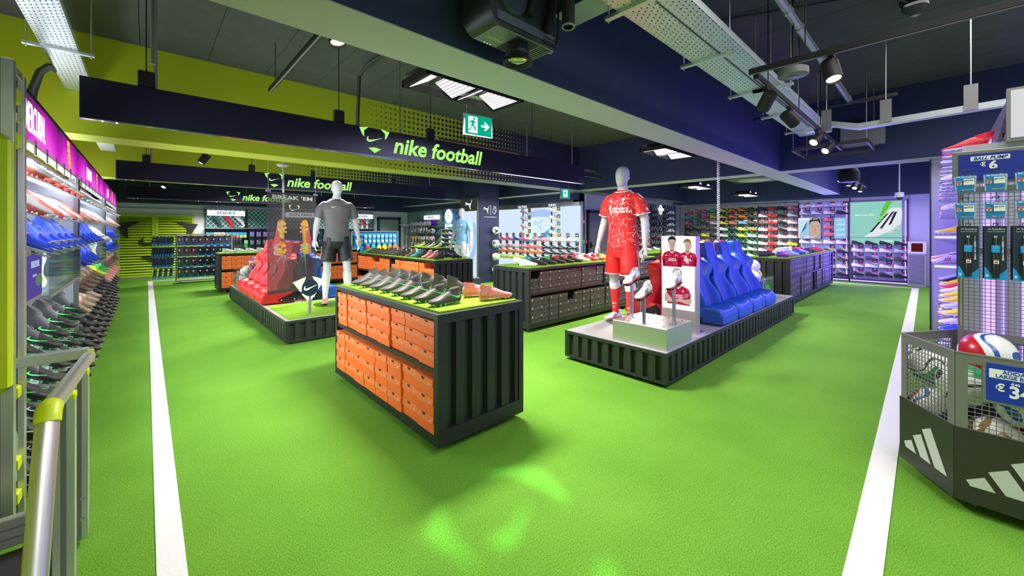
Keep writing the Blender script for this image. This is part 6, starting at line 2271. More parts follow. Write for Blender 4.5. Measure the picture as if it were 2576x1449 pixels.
def coil(label, x, y, z0, z1):
    t = thing('coiled_cable', label, 'cable', (x, y, z0))
    n = int((z1 - z0) / 0.028)
    pts = []
    for k in range(n * 8 + 1):
        a = 2 * pi * k / 8
        pts.append((0.017 * cos(a), 0.017 * sin(a), (z1 - z0) * k / (n * 8)))
    obj('coil', MB().tube(pts, 0.0055, 5), mat('coil_white', (0.62, 0.60, 0.60), 0.45), t, 60)
    obj('plug', MB().lathe([(0.02, -0.02), (0.022, 0.0), (0.014, 0.03)], 12), mat('coil_white', (0.62, 0.60, 0.60), 0.45), t, 40)


coil('pale coiled cable hanging from the beam to the blue seats', 6.25, 2.21, 1.16, 3.46)
coil('pale coiled cable hanging behind the see-through banner', 1.82, 8.06, 1.15, 3.46)
# ------------------------------------------------------------------ lit boot wall on the left, in three sections
SLAT = mat('slatwall_pale', (0.60, 0.66, 0.72), 0.5)
POST = mat('fixture_grey', (0.22, 0.24, 0.27), 0.4, 0.3)
PLATE = mat('shelf_plate', (0.30, 0.31, 0.32), 0.4, 0.2)


def magenta_print():
    m = bpy.data.materials.new('magenta_print')
    m.use_nodes = True
    nt = m.node_tree
    nt.nodes.remove(nt.nodes['Principled BSDF'])
    e = nt.nodes.new('ShaderNodeEmission')
    tc = nt.nodes.new('ShaderNodeTexCoord')
    sp = nt.nodes.new('ShaderNodeSeparateXYZ')
    nt.links.new(tc.outputs['Generated'], sp.inputs[0])
    ny = mth(nt, 'FRACT', mth(nt, 'MULTIPLY', sp.outputs[1], 1.0))
    ed = mth(nt, 'ABSOLUTE', mth(nt, 'SUBTRACT', ny, 0.5))
    v = mth(nt, 'MULTIPLY', mth(nt, 'SUBTRACT', 1.25, sp.outputs[2]), mth(nt, 'SUBTRACT', 1.25, mth(nt, 'MULTIPLY', ed, 1.5)))
    cr = nt.nodes.new('ShaderNodeValToRGB')
    el = cr.color_ramp.elements
    el[0].position = 0.12
    el[0].color = (0.07, 0.02, 0.09, 1)
    el[1].position = 1.0
    el[1].color = (0.95, 0.10, 0.80, 1)
    q = el.new(0.5)
    q.color = (0.62, 0.015, 0.55, 1)
    nt.links.new(v, cr.inputs[0])
    nt.links.new(cr.outputs[0], e.inputs[0])
    e.inputs[1].default_value = 1.0
    nt.links.new(e.outputs[0], nt.nodes['Material Output'].inputs[0])
    return m


MAGP = magenta_print()
E_YEL = emissive('lit_yellow', (0.95, 0.75, 0.02), 0.9)
XF = -0.44
TL_ = radians(24)
stuffB = MB()
STUFF_MATS = [BK, NG, WT, CO, BL, YE, OR, PK, BR, GN, HP, OL, SV, NY, RD, NV]
SMI = {m.name: i for i, m in enumerate(STUFF_MATS)}


def stuff_boot(loc, rz, tilt, up, sole, mk, high=False):
    me = boot_mesh('far', high, 'tick')
    M = Matrix.Translation(loc) @ Matrix.Rotation(rz, 4, 'Z') @ Matrix.Rotation(tilt, 4, 'Y')
    vs = [tuple(M @ v.co) for v in me.vertices]
    off = len(stuffB.v)
    stuffB.v += vs
    ids = [SMI[PALE[c].name] for c in (up, sole, mk)]
    for p in me.polygons:
        stuffB.f.append(tuple(i + off for i in p.vertices))
        stuffB.m.append(ids[p.material_index])


BASEM = mat('fixture_base', (0.05, 0.05, 0.055), 0.5)
SECT = [('nearest', 3.10, 5.08, 'MERCURIAL', 3.31), ('middle', 5.12, 8.08, 'PHANTOM', 6.02), ('farthest', 8.12, 11.08, 'TIEMPO', 8.75)]
for si, (nm, ya, yb, word, wy) in enumerate(SECT):
    t = thing('boot_display_wall', 'white lit boot wall section with magenta header reading %s, %s on the left' % (word, nm), 'display wall', (XF, ya, 0), 0, 'lit boot wall sections on the left')
    L = yb - ya
    obj('back_panel', MB().box(-0.36, -0.33, 0, L, 0.05, 2.1), SLAT, t)
    rib = MB()
    y = 0.02
    while y < L - 0.02:
        rib.box(-0.33, -0.324, y, y + 0.012, 0.1, 1.86)
        y += 0.03
    o = obj('slat_ribs', rib, SLAT, t)
    o['kind'] = 'stuff'
    obj('base_box', MB().box(-0.36, 0.0, 0, L, 0.0, 0.07), BASEM, t)
    obj('base_edge', MB().box(0.0, 0.004, 0, L, 0.01, 0.075), mat('base_glow', (0.45, 0.55, 0.7), 0.3, 0.6), t)
    n = int(round(L))
    for k in range(n):
        a, b = L * k / n, L * (k + 1) / n
        h = obj('header_panel', MB().box(-0.03, 0.0, a + 0.003, b - 0.003, 1.875, 2.115), MAGP, t)
    obj('header_rail', MB().box(-0.035, 0.006, 0, L, 2.115, 2.13), BLACK, t)
    obj('header_lip', MB().box(-0.035, 0.010, 0, L, 1.862, 1.875), WHITE, t)
    text('header_lettering', word, 0.215 if si == 0 else 0.17, E_WHITE, t, (0.004, wy - ya, 1.99), '+x', 0.006, sx=0.46 if si == 0 else 0.6)
    for q in range(5):
        obj('yellow_print', MB().box(0.0, 0.003, L * (0.74 if si == 0 else 0.62) - q * 0.02, L * (0.74 if si == 0 else 0.62) - q * 0.02 + 0.10, 1.885 + 0.045 * q, 1.92 + 0.045 * q), E_YEL, t)
    for k in range(n * 3):
        yy = (k + 0.5) * L / (n * 3)
        obj('acrylic_tab', MB().box(0.004, 0.010, yy - 0.02, yy + 0.02, 1.82, 1.90), STEEL, t)
    u = obj('upright', MB().box(-0.33, 0.01, L - 0.03, L, 0.05, 1.86), POST, t)
    obj('upright_face', MB().box(0.01, 0.016, L - 0.06, L + 0.02, 1.0, 1.86), mat('upright_black', (0.015, 0.016, 0.02), 0.25), t)
    ring = [(0.018, L - 0.02 + 0.012 * cos(a), 1.72 + 0.026 * sin(a)) for a in [2 * pi * k / 20 for k in range(21)]]
    obj('logo_ring', MB().tube(ring, 0.004, 6, False), E_WHITE, t)
    for z in (1.845,):
        obj('light_strip', MB().box(-0.32, -0.30, 0.05, L - 0.05, z - 0.01, z), emissive('strip_cool', (0.85, 0.93, 1.0), 3.0) if 'strip_cool' not in MATS else MATS['strip_cool'], t)
    # boots on single plates
    if si == 0:
        rows = [(1.77, 'white', 'coral', 'coral'), (1.575, 'white', 'white', 'hot pink'), (1.37, 'blue', 'white', 'hot pink'), (0.79, 'black', 'black', 'neon green'), (0.59, 'black', 'black', 'neon green'),
                (0.385, 'black', 'black', 'white'), (0.16, 'black', 'black', 'white')]
        cols = 6
    else:
        rows = [(1.77, 'white', 'white', 'coral'), (1.575, 'white', 'pink', 'hot pink'), (1.37, 'blue', 'white', 'hot pink'), (1.17, 'blue', 'white', 'hot pink'), (0.93, 'brown', 'brown', 'tan'), (0.74, 'tan', 'yellow', 'yellow'),
                (0.55, 'black', 'black', 'neon green'), (0.35, 'black', 'black', 'white'), (0.15, 'black', 'black', 'white')]
        cols = 8
    sp = L / cols
    pm = None
    for ri, (z, up, sole, mk) in enumerate(rows):
        for k in range(cols):
            y = ya + sp * (k + 0.5)
            if ri == 1:
                up, sole = (('white', 'coral'), ('coral', 'white'), ('white', 'hot pink'), ('pink', 'white'))[k % 4]
            if si == 1:
                if ri == 1 and k > 4:
                    up, mk = 'silver', 'purple'
                if ri == 2 and k > 4:
                    up, mk = 'white', 'black'
                if ri == 3 and k > 3:
                    continue
                if ri == 4 and k > 4:
                    up, sole, mk = ('neon yellow', 'neon yellow', 'black') if k < 6 else ('green', 'green', 'orange')
                if ri == 5 and k > 3:
                    up, sole, mk = 'black', 'black', 'neon green'
            if pm is None:
                q = MB()
                q.T = Matrix.Rotation(TL_, 4, 'Y')
                q.prism([(-0.15, -0.055), (0.11, -0.055), (0.135, -0.03), (0.135, 0.03), (0.11, 0.055), (-0.15, 0.055)], -0.006, -0.001, 'z')
                pm = q.mesh('shelf_plate', PLATE)
            put('shelf_plate', pm, t, (-0.065, y - ya, z - 0.035))
            loc = (XF - 0.065, y, z - 0.033)
            if si < 2:
                rown = ORD[len(rows) - 1 - ri]
                lab = '%s boot, %s from near end, %s row up, %s section of left boot wall' % (up, ORD[k], rown, nm)
                boot(loc, -0.14, up, 'neon green' if (up == 'black' and mk == 'neon green') else sole, mk, ('slash' if up == 'white' else 'tick') if up != 'black' else 'bigtick', up in ('blue', 'black') and (k + ri) % 3 != 1, lab, 'boots on the left lit wall', si == 0, TL_,
                     lace=up if up != 'black' else 'graphite', plate=sole)
            else:
                stuff_boot(loc, -0.14, TL_, up if up in ('white', 'blue', 'black', 'brown') else 'pink', sole if sole in ('white', 'black') else 'white', mk if PALE[mk].name in SMI else 'coral')
    if si == 0:
        # small lit print and the clear case with the giant sole
        y0 = 0.0
        obj('print_case', MB().box(-0.14, 0.0, -0.01, 0.38, 1.045, 1.33), GREYM, t)
        pg = emissive('purple_print', (0.10, 0.07, 0.36), 0.9)
        obj('lit_print', MB().box(0.0, 0.004, 0.0, 0.37, 1.065, 1.29), pg, t)
        text('print_lettering', 'MERCURIAL', 0.05, emissive('print_pale', (0.45, 0.62, 0.85), 0.8), t, (0.0055, 0.18, 1.24), '+x', 0.0, sx=0.8)
        text('print_chevrons', '> > > >', 0.03, MATS['print_pale'], t, (0.0055, 0.16, 1.18), '+x', 0.0)
        flat('print_glow', [ell(0, 0, 0.09, 0.035, 20)], emissive('print_green', (0.22, 0.34, 0.22), 0.6), t, (0.0050, 0.28, 1.15), '+x', thick=0.0004)
    for (ca, cb) in (((0.45, 1.95),) if si == 0 else ((1.75, 2.9),)):
        cc = obj('case_cap', MB().box(-0.22, 0.03, ca, cb, 1.31, 1.355), mat('cap_grey', (0.34, 0.36, 0.38), 0.4, 0.2), t)
        for a in ((0.02, 0.026, ca, cb), (-0.2, 0.026, ca, ca + 0.006), (-0.2, 0.026, cb - 0.006, cb)):
            obj('case_pane', MB().box(a[0], a[1], a[2], a[3], 1.04, 1.31), GLASS, t)
        obj('case_floor', MB().box(-0.22, 0.03, ca, cb, 1.02, 1.04), GREYM, t)
    # giant sole model standing in the case
    g = thing('giant_sole_model', 'giant upright studded sole model in the clear case, %s boot wall section' % nm, 'display model', (XF - 0.06, ya + (0.80 if si == 0 else 2.3), 1.042), radians(-12))
    so_ = [[(0.55 * x + 0.0, 0.46 * y + 0.118) for x, y in SO]]
    flat('sole_body', so_, mat('sole_clear', (0.70, 0.78, 0.82), 0.12, spec=0.8), g, (0, 0, 0), '-y', thick=0.03)
    flat('pink_side', [[(-0.02, 0.24), (-0.035, 0.20), (-0.05, 0.06), (-0.028, 0.02), (-0.015, 0.10)]], mat('sole_pink', (0.85, 0.06, 0.30), 0.3), g, (0, 0.004, 0), '-y', thick=0.03)
    flat('yellow_shank', [bez([(0.0, 0.17), (0.012, 0.11), (0.03, 0.07), (0.01, 0.045), (-0.028, 0.05), (-0.012, 0.09)], 3)], mat('sole_neon', (0.72, 0.88, 0.02), 0.3), g, (0, -0.032, 0), '-y', thick=0.006)
    for sx, sz in ((0.025, 0.22), (-0.022, 0.21), (0.03, 0.18), (-0.02, 0.03), (0.026, 0.035)):
        obj('stud', MB().lathe([(0.004, -0.055), (0.008, -0.03)], 8, (sx, 0, sz), 'y'), mat('sole_clear', (0.7, 0.78, 0.82), 0.12), g, 40)

# ------------------------------------------------------------------ aluminium run frame and handrail, bottom left
SHADE = mat('profile_groove', (0.16, 0.17, 0.18), 0.5, 0.3)


def profile_post(parent, x0, x1, y0, y1, z0, z1, name='post'):
    o = obj(name, MB().box(x0, x1, y0, y1, z0, z1, 0.003), ALU, parent)
    c = (x0 + x1) / 2
    g = (x1 - x0) * 0.13
    obj('profile_groove', MB().box(c - g, c + g, y0 - 0.0012, y0 + 0.001, z0, z1 - 0.002), SHADE, o)
    return o


fr = thing('profile_frame_tower', 'tall grey aluminium profile frame with lime corner blocks, at the left edge', 'frame', (-0.52, 2.85, 0))
profile_post(fr, -0.02, 0.078, 0.0, 0.05, 0.0, 2.20)
profile_post(fr, -0.17, -0.02, 0.0, 0.05, 0.0, 2.22)
profile_post(fr, 0.03, 0.085, 0.17, 0.22, 0.0, 2.17)
for z in (2.08, 1.87):
    obj('cross_profile', MB().box(0.04, 0.08, 0.05, 0.17, z - 0.02 + 0.08, z + 0.02 + 0.08, 0.003), ALU, fr)
    obj('corner_block', MB().box(0.025, 0.078, 0.10, 0.168, z - 0.06, z + 0.02, 0.01), LIMEPL, fr)
for z in (0.62, 0.28, 0.12):
    obj('corner_block', MB().box(0.025, 0.078, 0.10, 0.168, z, z + 0.06, 0.008), LIMEPL, fr)
obj('diagonal_brace', MB().tube([(0.055, 0.15, 0.22), (0.055, 0.19, 0.56)], 0.012, 6), ALU, fr)
obj('lime_panel', MB().box(-0.24, 0.080, -0.06, -0.005, 0.70, 1.85, 0.03), LIMEPL, fr, 40)
obj('panel_bolt', MB().lathe([(0.006, -0.003), (0.006, 0.003)], 8, (0.0, -0.062, 1.25), 'y'), STEEL, fr)

dk = thing('running_deck', 'low aluminium edged black running deck at the bottom left corner', 'deck', (-0.24, 2.66, 0))
obj('belt', MB().box(-0.88, -0.02, -1.9, -0.02, 0.05, 0.075), mat('deck_black', (0.02, 0.02, 0.022), 0.6), dk)
e1 = obj('end_profile', MB().box(-0.88, 0.03, -0.02, 0.02, 0.09, 0.21, 0.004), ALU, dk)
for z in (0.125, 0.165):
    obj('profile_groove', MB().box(-0.88, 0.03, -0.0212, -0.019, z, z + 0.008), SHADE, e1)
obj('side_profile', MB().box(-0.02, 0.0, -1.9, -0.02, 0.03, 0.10, 0.004), ALU, dk)
obj('floor_foot', MB().box(-0.86, -0.1, -1.8, -0.1, 0.0, 0.05), BLACK, dk)
obj('lime_bracket', MB().box(0.0, 0.045, -0.045, -0.038, 0.10, 0.24), LIMEPL, dk)
obj('lime_corner', MB().box(-0.36, -0.25, -0.05, -0.021, 0.13, 0.22, 0.008), LIMEPL, dk)
for z in (0.125, 0.215):
    obj('bracket_bolt', MB().lathe([(0.009, -0.004), (0.009, 0.002)], 10, (0.03, -0.046, z), 'y'), STEEL, dk)

hr = thing('handrail', 'round aluminium handrail with lime joints on profile posts, bottom left', 'handrail', (-0.22, 2.64, 0))
profile_post(hr, -0.027, 0.027, -0.027, 0.027, 0.03, 0.775)
profile_post(hr, -0.03, 0.026, -0.47, -0.415, 0.03, 0.80)
obj('rail_tube', MB().tube([(0.0, 0.36, 0.765), (0.0, -0.40, 0.835), (0.0, -0.77, 0.868)], 0.026, 16), ALU, hr, 40)
obj('rail_end_tube', MB().tube([(0.0, -0.79, 0.855), (0.0, -0.86, 0.74), (0.0, -1.02, 0.42), (0.0, -1.15, 0.16)], 0.026, 16), ALU, hr, 40)
obj('lime_joint', MB().tube([(0.0, -0.755, 0.868), (0.0, -0.785, 0.866), (0.0, -0.805, 0.835)], 0.0295, 16), LIMEPL, hr, 40)
for y, z in ((0.0, 0.775), (-0.44, 0.80)):
    obj('lime_saddle', MB().box(-0.028, 0.028, y - 0.028, y + 0.028, z - 0.012, z + 0.02, 0.008), LIMEPL, hr)
obj('cross_rail', MB().box(-0.31, 0.0, 0.37, 0.42, 0.755, 0.805, 0.004), ALU, hr)
obj('lime_corner', MB().box(-0.30, -0.24, 0.34, 0.372, 0.775, 0.85, 0.006), LIMEPL, hr)
obj('end_cap', MB().box(-0.006, 0.02, 0.362, 0.375, 0.73, 0.80, 0.004), LIMEPL, hr)

# ------------------------------------------------------------------ far right wall: five bays
WALLG = mat('bay_grey', (0.34, 0.33, 0.32), 0.55)
WALLV = mat('bay_lavender', (0.42, 0.41, 0.50), 0.5)


def net_mat(name, base, line, pitch):
    m = mat(name, base, 0.6)
    nt, N, L = nodes(m)
    b = N['Principled BSDF']
    tc = N.new('ShaderNodeTexCoord')
    sp = N.new('ShaderNodeSeparateXYZ')
    L.new(tc.outputs['Object'], sp.inputs[0])
    h = mth(nt, 'ADD', sp.outputs[0], sp.outputs[1])
    o = []
    for s in (1, -1):
        q = mth(nt, 'ADD', mth(nt, 'DIVIDE', h, pitch), mth(nt, 'MULTIPLY', sp.outputs[2], s / (pitch * 1.15)))
        o.append(mth(nt, 'LESS_THAN', mth(nt, 'ABSOLUTE', mth(nt, 'SUBTRACT', mth(nt, 'FRACT', q), 0.5)), 0.065))
    f = mth(nt, 'MAXIMUM', o[0], o[1])
    mx = N.new('ShaderNodeMix')
    mx.data_type = 'RGBA'
    mx.inputs[6].default_value = tuple(base) + (1,)
    mx.inputs[7].default_value = tuple(line) + (1,)
    L.new(f, mx.inputs[0])
    L.new(mx.outputs[2], b.inputs['Base Color'])
    return m


NETG = net_mat('net_green', (0.004, 0.16, 0.05), (0.60, 0.66, 0.62), 0.17)
NETT = net_mat('net_teal', (0.01, 0.15, 0.13), (0.75, 0.82, 0.82), 0.13)
NETD = net_mat('net_dark', (0.02, 0.03, 0.025), (0.40, 0.45, 0.42), 0.17)
CARDB, CARDR, CARDY = mat('card_black', (0.02, 0.02, 0.022), 0.5), mat('card_red', (0.55, 0.02, 0.03), 0.5), mat('card_yellow', (0.75, 0.55, 0.02), 0.5)
_cm = {}


def card_mesh(kind):
    if kind not in _cm:
        mb = MB()
        mb.mi = 0
        mb.box(-0.004, 0.0, -0.055, 0.055, 0.0, 0.13)
        mb.mi = 1
        mb.box(-0.0055, -0.004, -0.055, 0.055, 0.0, 0.032)
        mb.mi = 2
        mb.box(-0.0055, -0.004, -0.03, 0.03, 0.06, 0.075)
        mb.box(-0.0055, -0.004, -0.04, 0.02, 0.09, 0.10)
        a, b = {'y': (CARDB, CARDY), 'r': (CARDB, CARDR), 'f': (CARDR, WHITEINK)}[kind]
        _cm[kind] = mb.mesh('price_card', [a, b, WHITEINK])
    return _cm[kind]


SHM = MB().box(-0.16, 0.0, -0.12, 0.12, -0.006, 0.0).mesh('boot_shelf', DARKM)


def bay(label, y0, y1, back, rows, cols, colors, marks, nmlab, cards=True, skipcells=(), stuffit=False, H=2.27, kinds='yrf'):
    """bay on the right wall: y1 > y0; boots lie along the wall with toes towards -y"""
    t = thing('wall_bay', label, 'wall display', (14.60, y0, 0), 0, 'boot bays on the far right wall')
    w = y1 - y0
    obj('back_panel', MB().box(-0.02, 0.0, 0.02, w - 0.02, 0.08, H - 0.09), back, t)
    obj('top_fascia', MB().box(-0.10, 0.0, 0.0, w, H - 0.09, H), WALLG, t)
    for y in (0.0, w - 0.03):
        obj('upright', MB().box(-0.06, 0.0, y, y + 0.03, 0.03, H - 0.09), DARKM, t)
    obj('base_step', MB().box(-0.24, 0.0, 0.0, w, 0.0, 0.07), DARKM, t)
    for ri, z in enumerate(rows):
        for k in range(cols):
            if (ri, k) in skipcells:
                continue
            y = w - w * (k + 0.5) / cols            # k = 0 is farthest from the corner of the picture
            put('boot_shelf', SHM, t, (-0.02, y, z))
            if cards:
                rr = random.random()
                kd = kinds[0] if rr < 0.45 else (kinds[1] if rr < 0.75 else kinds[2])
                put('price_card', card_mesh(kd), t, (-0.025, y - 0.06, z + 0.10))
            c = colors[(ri if isinstance(colors, list) and len(colors) >= len(rows) else 0)]
            c = c[k] if isinstance(c, (list, tuple)) else c
            c = c.split('/')
            up, mk = c[0], (c[1] if len(c) > 1 else 'white')
            so_ = c[2] if len(c) > 2 else up
            lab = '%s boot, %s from left, %s row down, %s' % (up, ORD[k], ORD[ri], nmlab)
            boot((14.60 - 0.10, y0 + y, z + 0.001), -pi / 2 + 0.25, up, so_, mk, marks, False, lab, 'boots on the far right wall', False, 0.06)
    return t


Rg = [2.05, 1.84, 1.63, 1.42, 1.20, 0.98, 0.77]
bay('grey bay of pink, green and black boots, leftmost on the far right wall', 5.12, 6.30, WALLG, Rg, 4,
    [['pink', 'pink', 'hot pink', 'green'], ['sky blue/neon yellow', 'green', 'hot pink', 'neon yellow/black'], ['pink/black', 'teal', 'graphite', 'white'], ['black', 'black', 'graphite', 'graphite'],
     ['black', 'graphite', 'neon yellow', 'black'], ['pink', 'neon yellow/black', 'neon yellow', 'black'], ['black/white', 'black/white', 'white/black', 'white/black']], 'line', 'grey left bay')
bay('green and white net bay of bright boots on the far right wall', 3.93, 5.10, NETD, [2.05, 1.84, 1.63, 1.42, 1.20, 0.98, 0.77, 0.55], 4,
    [['neon yellow', 'orange', 'orange', 'olive'], ['yellow', 'orange', 'orange', 'olive'], ['yellow', 'coral', 'sky blue', 'olive'], ['white/orange', 'black', 'yellow', 'orange'], ['silver', 'black', 'yellow', 'silver'],
     ['purple', 'black', 'black/neon yellow', 'silver'], ['black', 'graphite', 'white', 'white/black'], ['sky blue', 'graphite', 'graphite', 'white']], 'slash', 'green net bay', True, (), False, 2.27, 'yyf')
tb = bay('warm grey bay of striped boots beside the violet bay', 2.86, 3.91, WALLG, [2.06, 1.84, 1.62, 1.40, 1.18, 0.96, 0.75], 4,
    [['navy/white', 'red/white/blue', 'black/white', 'pink/black/neon yellow'], ['white/navy/neon yellow', 'red/white/blue', 'black/white', 'white/red/neon yellow'], ['brown/white', 'red/white/blue', 'black/white', 'white/red/neon yellow'],
     ['white/red/red', 'red/white/blue', 'black/white', 'white/red/neon yellow'], ['white/black/red', 'red/white/blue', 'white/orange/red', 'white/orange/neon yellow'], ['white/red/orange', 'red/white/blue', 'white/yellow', 'neon yellow/white'],
     ['white/red/red', 'red/white/blue', 'white/black', 'white/black']], 'stripes', 'warm grey bay', True, (), False, 2.27, 'rrf')
# lower green blocks of the net bay
gb_ = thing('green_net_panel', 'bright green diamond netted panel low on the net bay wall', 'panel', (14.575, 3.95, 0.1))
obj('panel', MB().box(-0.006, 0.0, 0.02, 1.12, 0.0, 1.45), NETG, gb_)
obj('rail', MB().box(-0.008, 0.0, 0.02, 1.12, 1.45, 1.47), DARKM, gb_)
tv = bay('violet lit bay of white and red boots with two lit prints', 1.67, 2.84, WALLV, [2.09, 1.885, 1.68, 1.465, 1.255, 1.03, 0.78, 0.565, 0.345, 0.135], 4,
    [['white/coral/coral', 'white/coral/coral', 'silver/red/red', 'silver/red/red'], ['white/white', 'white/red/red', 'white/black/red', 'black/red/red'], ['coral'] * 4, ['coral'] * 4, ['coral'] * 4,
     ['white/black', 'white/black', 'white/black', 'white/black/navy'], ['black/red', 'black/red', 'black/red', 'black/red'], ['graphite', 'graphite', 'graphite', 'graphite'], ['white/black/red'] * 4, ['black/white/white'] * 4], 'stripes', 'violet lit bay', True,
    [(r, c) for r in (2, 3, 4) for c in (0, 1, 3)] + [(r, c) for r in (6, 7, 8, 9) for c in (0, 1)], False, 2.34, 'yrr')
ts = bay('violet lit bay with the big teal screen, rightmost on the far wall', 0.49, 1.63, WALLV, [1.03, 0.825, 0.61, 0.405, 0.18], 4,
    [['black/red'] * 4, ['white/black/red', 'white/black/red', 'white/black/red', 'silver/black/red'], ['graphite', 'graphite', 'graphite', 'graphite'], ['white/black/red', 'white/red/red', 'white/black/black', 'white/black/black'], ['black/white/white'] * 4], 'stripes', 'screen bay', True, (), False, 2.34, 'rrf')
for (t_, w) in ((tv, 1.17), (ts, 1.14)):
    for y in (0.05, w - 0.07):
        obj('violet_strip', MB().box(-0.05, -0.035, y, y + 0.02, 0.12, 2.2), E_VIO, t_)
    obj('violet_strip', MB().box(-0.26, -0.24, 0.0, w, 0.03, 0.06), E_VIO, t_)
obj('violet_strip', MB().box(-0.05, -0.035, 0.06, 1.1, 2.16, 2.175), E_VIO, tv)
E_TEAL = emissive('screen_teal', (0.30, 0.66, 0.58), 0.95)
sc = thing('lit_screen', 'large lit teal screen print of a white boot with dark stripes and green laces', 'screen', (14.46, 1.125, 1.245))
obj('frame', MB().box(0.0, 0.05, -0.53, 0.53, -0.02, 0.98), GREYM, sc)
obj('lit_face', MB().box(-0.004, 0.0, -0.51, 0.51, 0.0, 0.96), E_TEAL, sc)
bt_ = bez([(-0.22, 0.0), (-0.12, 0.10), (0.0, 0.28), (0.12, 0.52), (0.22, 0.70), (0.36, 0.78), (0.505, 0.74), (0.505, 0.40), (0.44, 0.30), (0.30, 0.16), (0.18, 0.10), (0.02, 0.02)], 4)
flat('boot_print', [bt_], emissive('print_boot', (0.80, 0.86, 0.92), 0.95), sc, (-0.0045, 0, 0), '-x', thick=0.0005)
flat('stud_print', [bez([(0.26, 0.13), (0.33, 0.08), (0.36, 0.12), (0.34, 0.2)], 3), bez([(0.40, 0.26), (0.46, 0.2), (0.47, 0.27), (0.44, 0.32)], 3)], emissive('print_stud', (0.75, 0.60, 0.72), 0.9), sc, (-0.0052, 0, 0), '-x', thick=0.0005)
flat('stripe_print', [[(-0.12, 0.12), (-0.06, 0.14), (0.28, 0.66), (0.22, 0.62)], [(0.08, 0.22), (0.14, 0.24), (0.38, 0.70), (0.32, 0.66)], [(0.26, 0.32), (0.31, 0.34), (0.43, 0.68), (0.37, 0.66)]],
     emissive('print_stripe', (0.03, 0.02, 0.05), 0.9), sc, (-0.0058, 0, 0), '-x', thick=0.0005)
gl = []
for q in range(7):
    gl.append([(0.02 + 0.03 * q, 0.36 + 0.06 * q), (0.14 + 0.025 * q, 0.44 + 0.062 * q), (0.14 + 0.025 * q, 0.46 + 0.062 * q), (0.02 + 0.03 * q, 0.39 + 0.06 * q)])
gl.append([(0.08, 0.55), (0.16, 0.80), (0.22, 0.95), (0.34, 0.95), (0.24, 0.78), (0.18, 0.62)])
flat('lace_print', gl, emissive('print_lace', (0.12, 0.62, 0.05), 0.9), sc, (-0.0064, 0, 0), '-x', thick=0.0005)
text('screen_lettering', 'FIBERTOUCH UPPER', 0.045, E_WHITE, sc, (-0.0066, 0.22, 0.60), '-x', 0.012)
s2 = thing('lit_screen_strip', 'narrow lit teal strip under the big screen reading SPRINTWEB', 'screen', (14.50, 1.125, 1.04))
obj('frame', MB().box(0.0, 0.04, -0.53, 0.53, -0.01, 0.19), GREYM, s2)
obj('lit_face', MB().box(-0.004, 0.0, -0.51, 0.51, 0.0, 0.18), E_TEAL, s2)
text('screen_lettering', 'SPRINTWEB', 0.045, E_WHITE, s2, (-0.005, -0.22, 0.10), '-x', 0.012)
fp = thing('lit_print', 'lit print of a pale blue boot beside a short-haired face on the violet bay', 'poster', (14.46, 2.575, 1.19))
obj('frame', MB().box(0.0, 0.03, -0.275, 0.275, -0.01, 0.62), GREYM, fp)
obj('lit_face', MB().box(-0.004, 0.0, -0.265, 0.265, 0.0, 0.61), emissive('print_paleblue', (0.62, 0.80, 0.95), 0.95), fp)
flat('boot_print', [bez([(-0.24, 0.02), (-0.18, 0.2), (-0.08, 0.42), (0.0, 0.55), (0.0, 0.1), (-0.1, 0.02)], 3)], emissive('print_blueboot', (0.42, 0.66, 0.90), 0.9), fp, (-0.0045, 0, 0), '-x', thick=0.0005)
flat('stripe_print', [[(-0.2, 0.16), (-0.17, 0.17), (-0.06, 0.34), (-0.10, 0.33)], [(-0.17, 0.24), (-0.14, 0.25), (-0.05, 0.42), (-0.09, 0.41)], [(-0.13, 0.33), (-0.11, 0.34), (-0.04, 0.48), (-0.07, 0.47)]], emissive('print_blue', (0.03, 0.14, 0.42), 0.9), fp, (-0.005, 0, 0), '-x', thick=0.0005)
flat('printed_backdrop', [[(0.0, 0.0), (0.265, 0.0), (0.265, 0.61), (0.0, 0.61)]], emissive('print_grey', (0.55, 0.50, 0.48), 0.8), fp, (-0.0046, 0, 0), '-x', thick=0.0005)
flat('printed_face', [bez([(0.02, 0.20), (0.02, 0.38), (0.06, 0.50), (0.14, 0.53), (0.22, 0.50), (0.255, 0.38), (0.25, 0.20), (0.20, 0.08), (0.14, 0.04), (0.07, 0.08)], 4)], PS, fp, (-0.0052, 0, 0), '-x', thick=0.0005)
flat('printed_hair', [bez([(0.01, 0.40), (0.02, 0.54), (0.08, 0.60), (0.20, 0.60), (0.26, 0.54), (0.262, 0.40), (0.23, 0.49), (0.14, 0.51), (0.05, 0.49)], 4)], PH, fp, (-0.0058, 0, 0), '-x', thick=0.0005)
flat('printed_features', [[(0.05, 0.345), (0.11, 0.345), (0.11, 0.36), (0.05, 0.365)], [(0.165, 0.345), (0.225, 0.345), (0.225, 0.365), (0.165, 0.36)], [(0.105, 0.165), (0.175, 0.165), (0.16, 0.18), (0.12, 0.18)], [(0.125, 0.22), (0.155, 0.22), (0.145, 0.32), (0.135, 0.32)]],
     PS2, fp, (-0.0064, 0, 0), '-x', thick=0.0005)
text('print_lettering', 'DESIGNED FOR', 0.045, E_WHITE, fp, (-0.0072, 0.0, 0.57), '-x', 0.014, sx=1.3)
text('print_lettering', 'STRETCH', 0.045, E_WHITE, fp, (-0.0072, 0.0, 0.035), '-x', 0.014, sx=1.3)
cp = thing('lit_info_panel', 'small pale blue lit panel headed COPA on the violet bay', 'sign', (14.46, 1.86, 1.205))
obj('frame', MB().box(0.0, 0.03, -0.14, 0.14, -0.01, 0.59), GREYM, cp)
obj('lit_face', MB().box(-0.004, 0.0, -0.13, 0.13, 0.0, 0.58), emissive('panel_skyblue', (0.30, 0.60, 0.85), 0.95), cp)
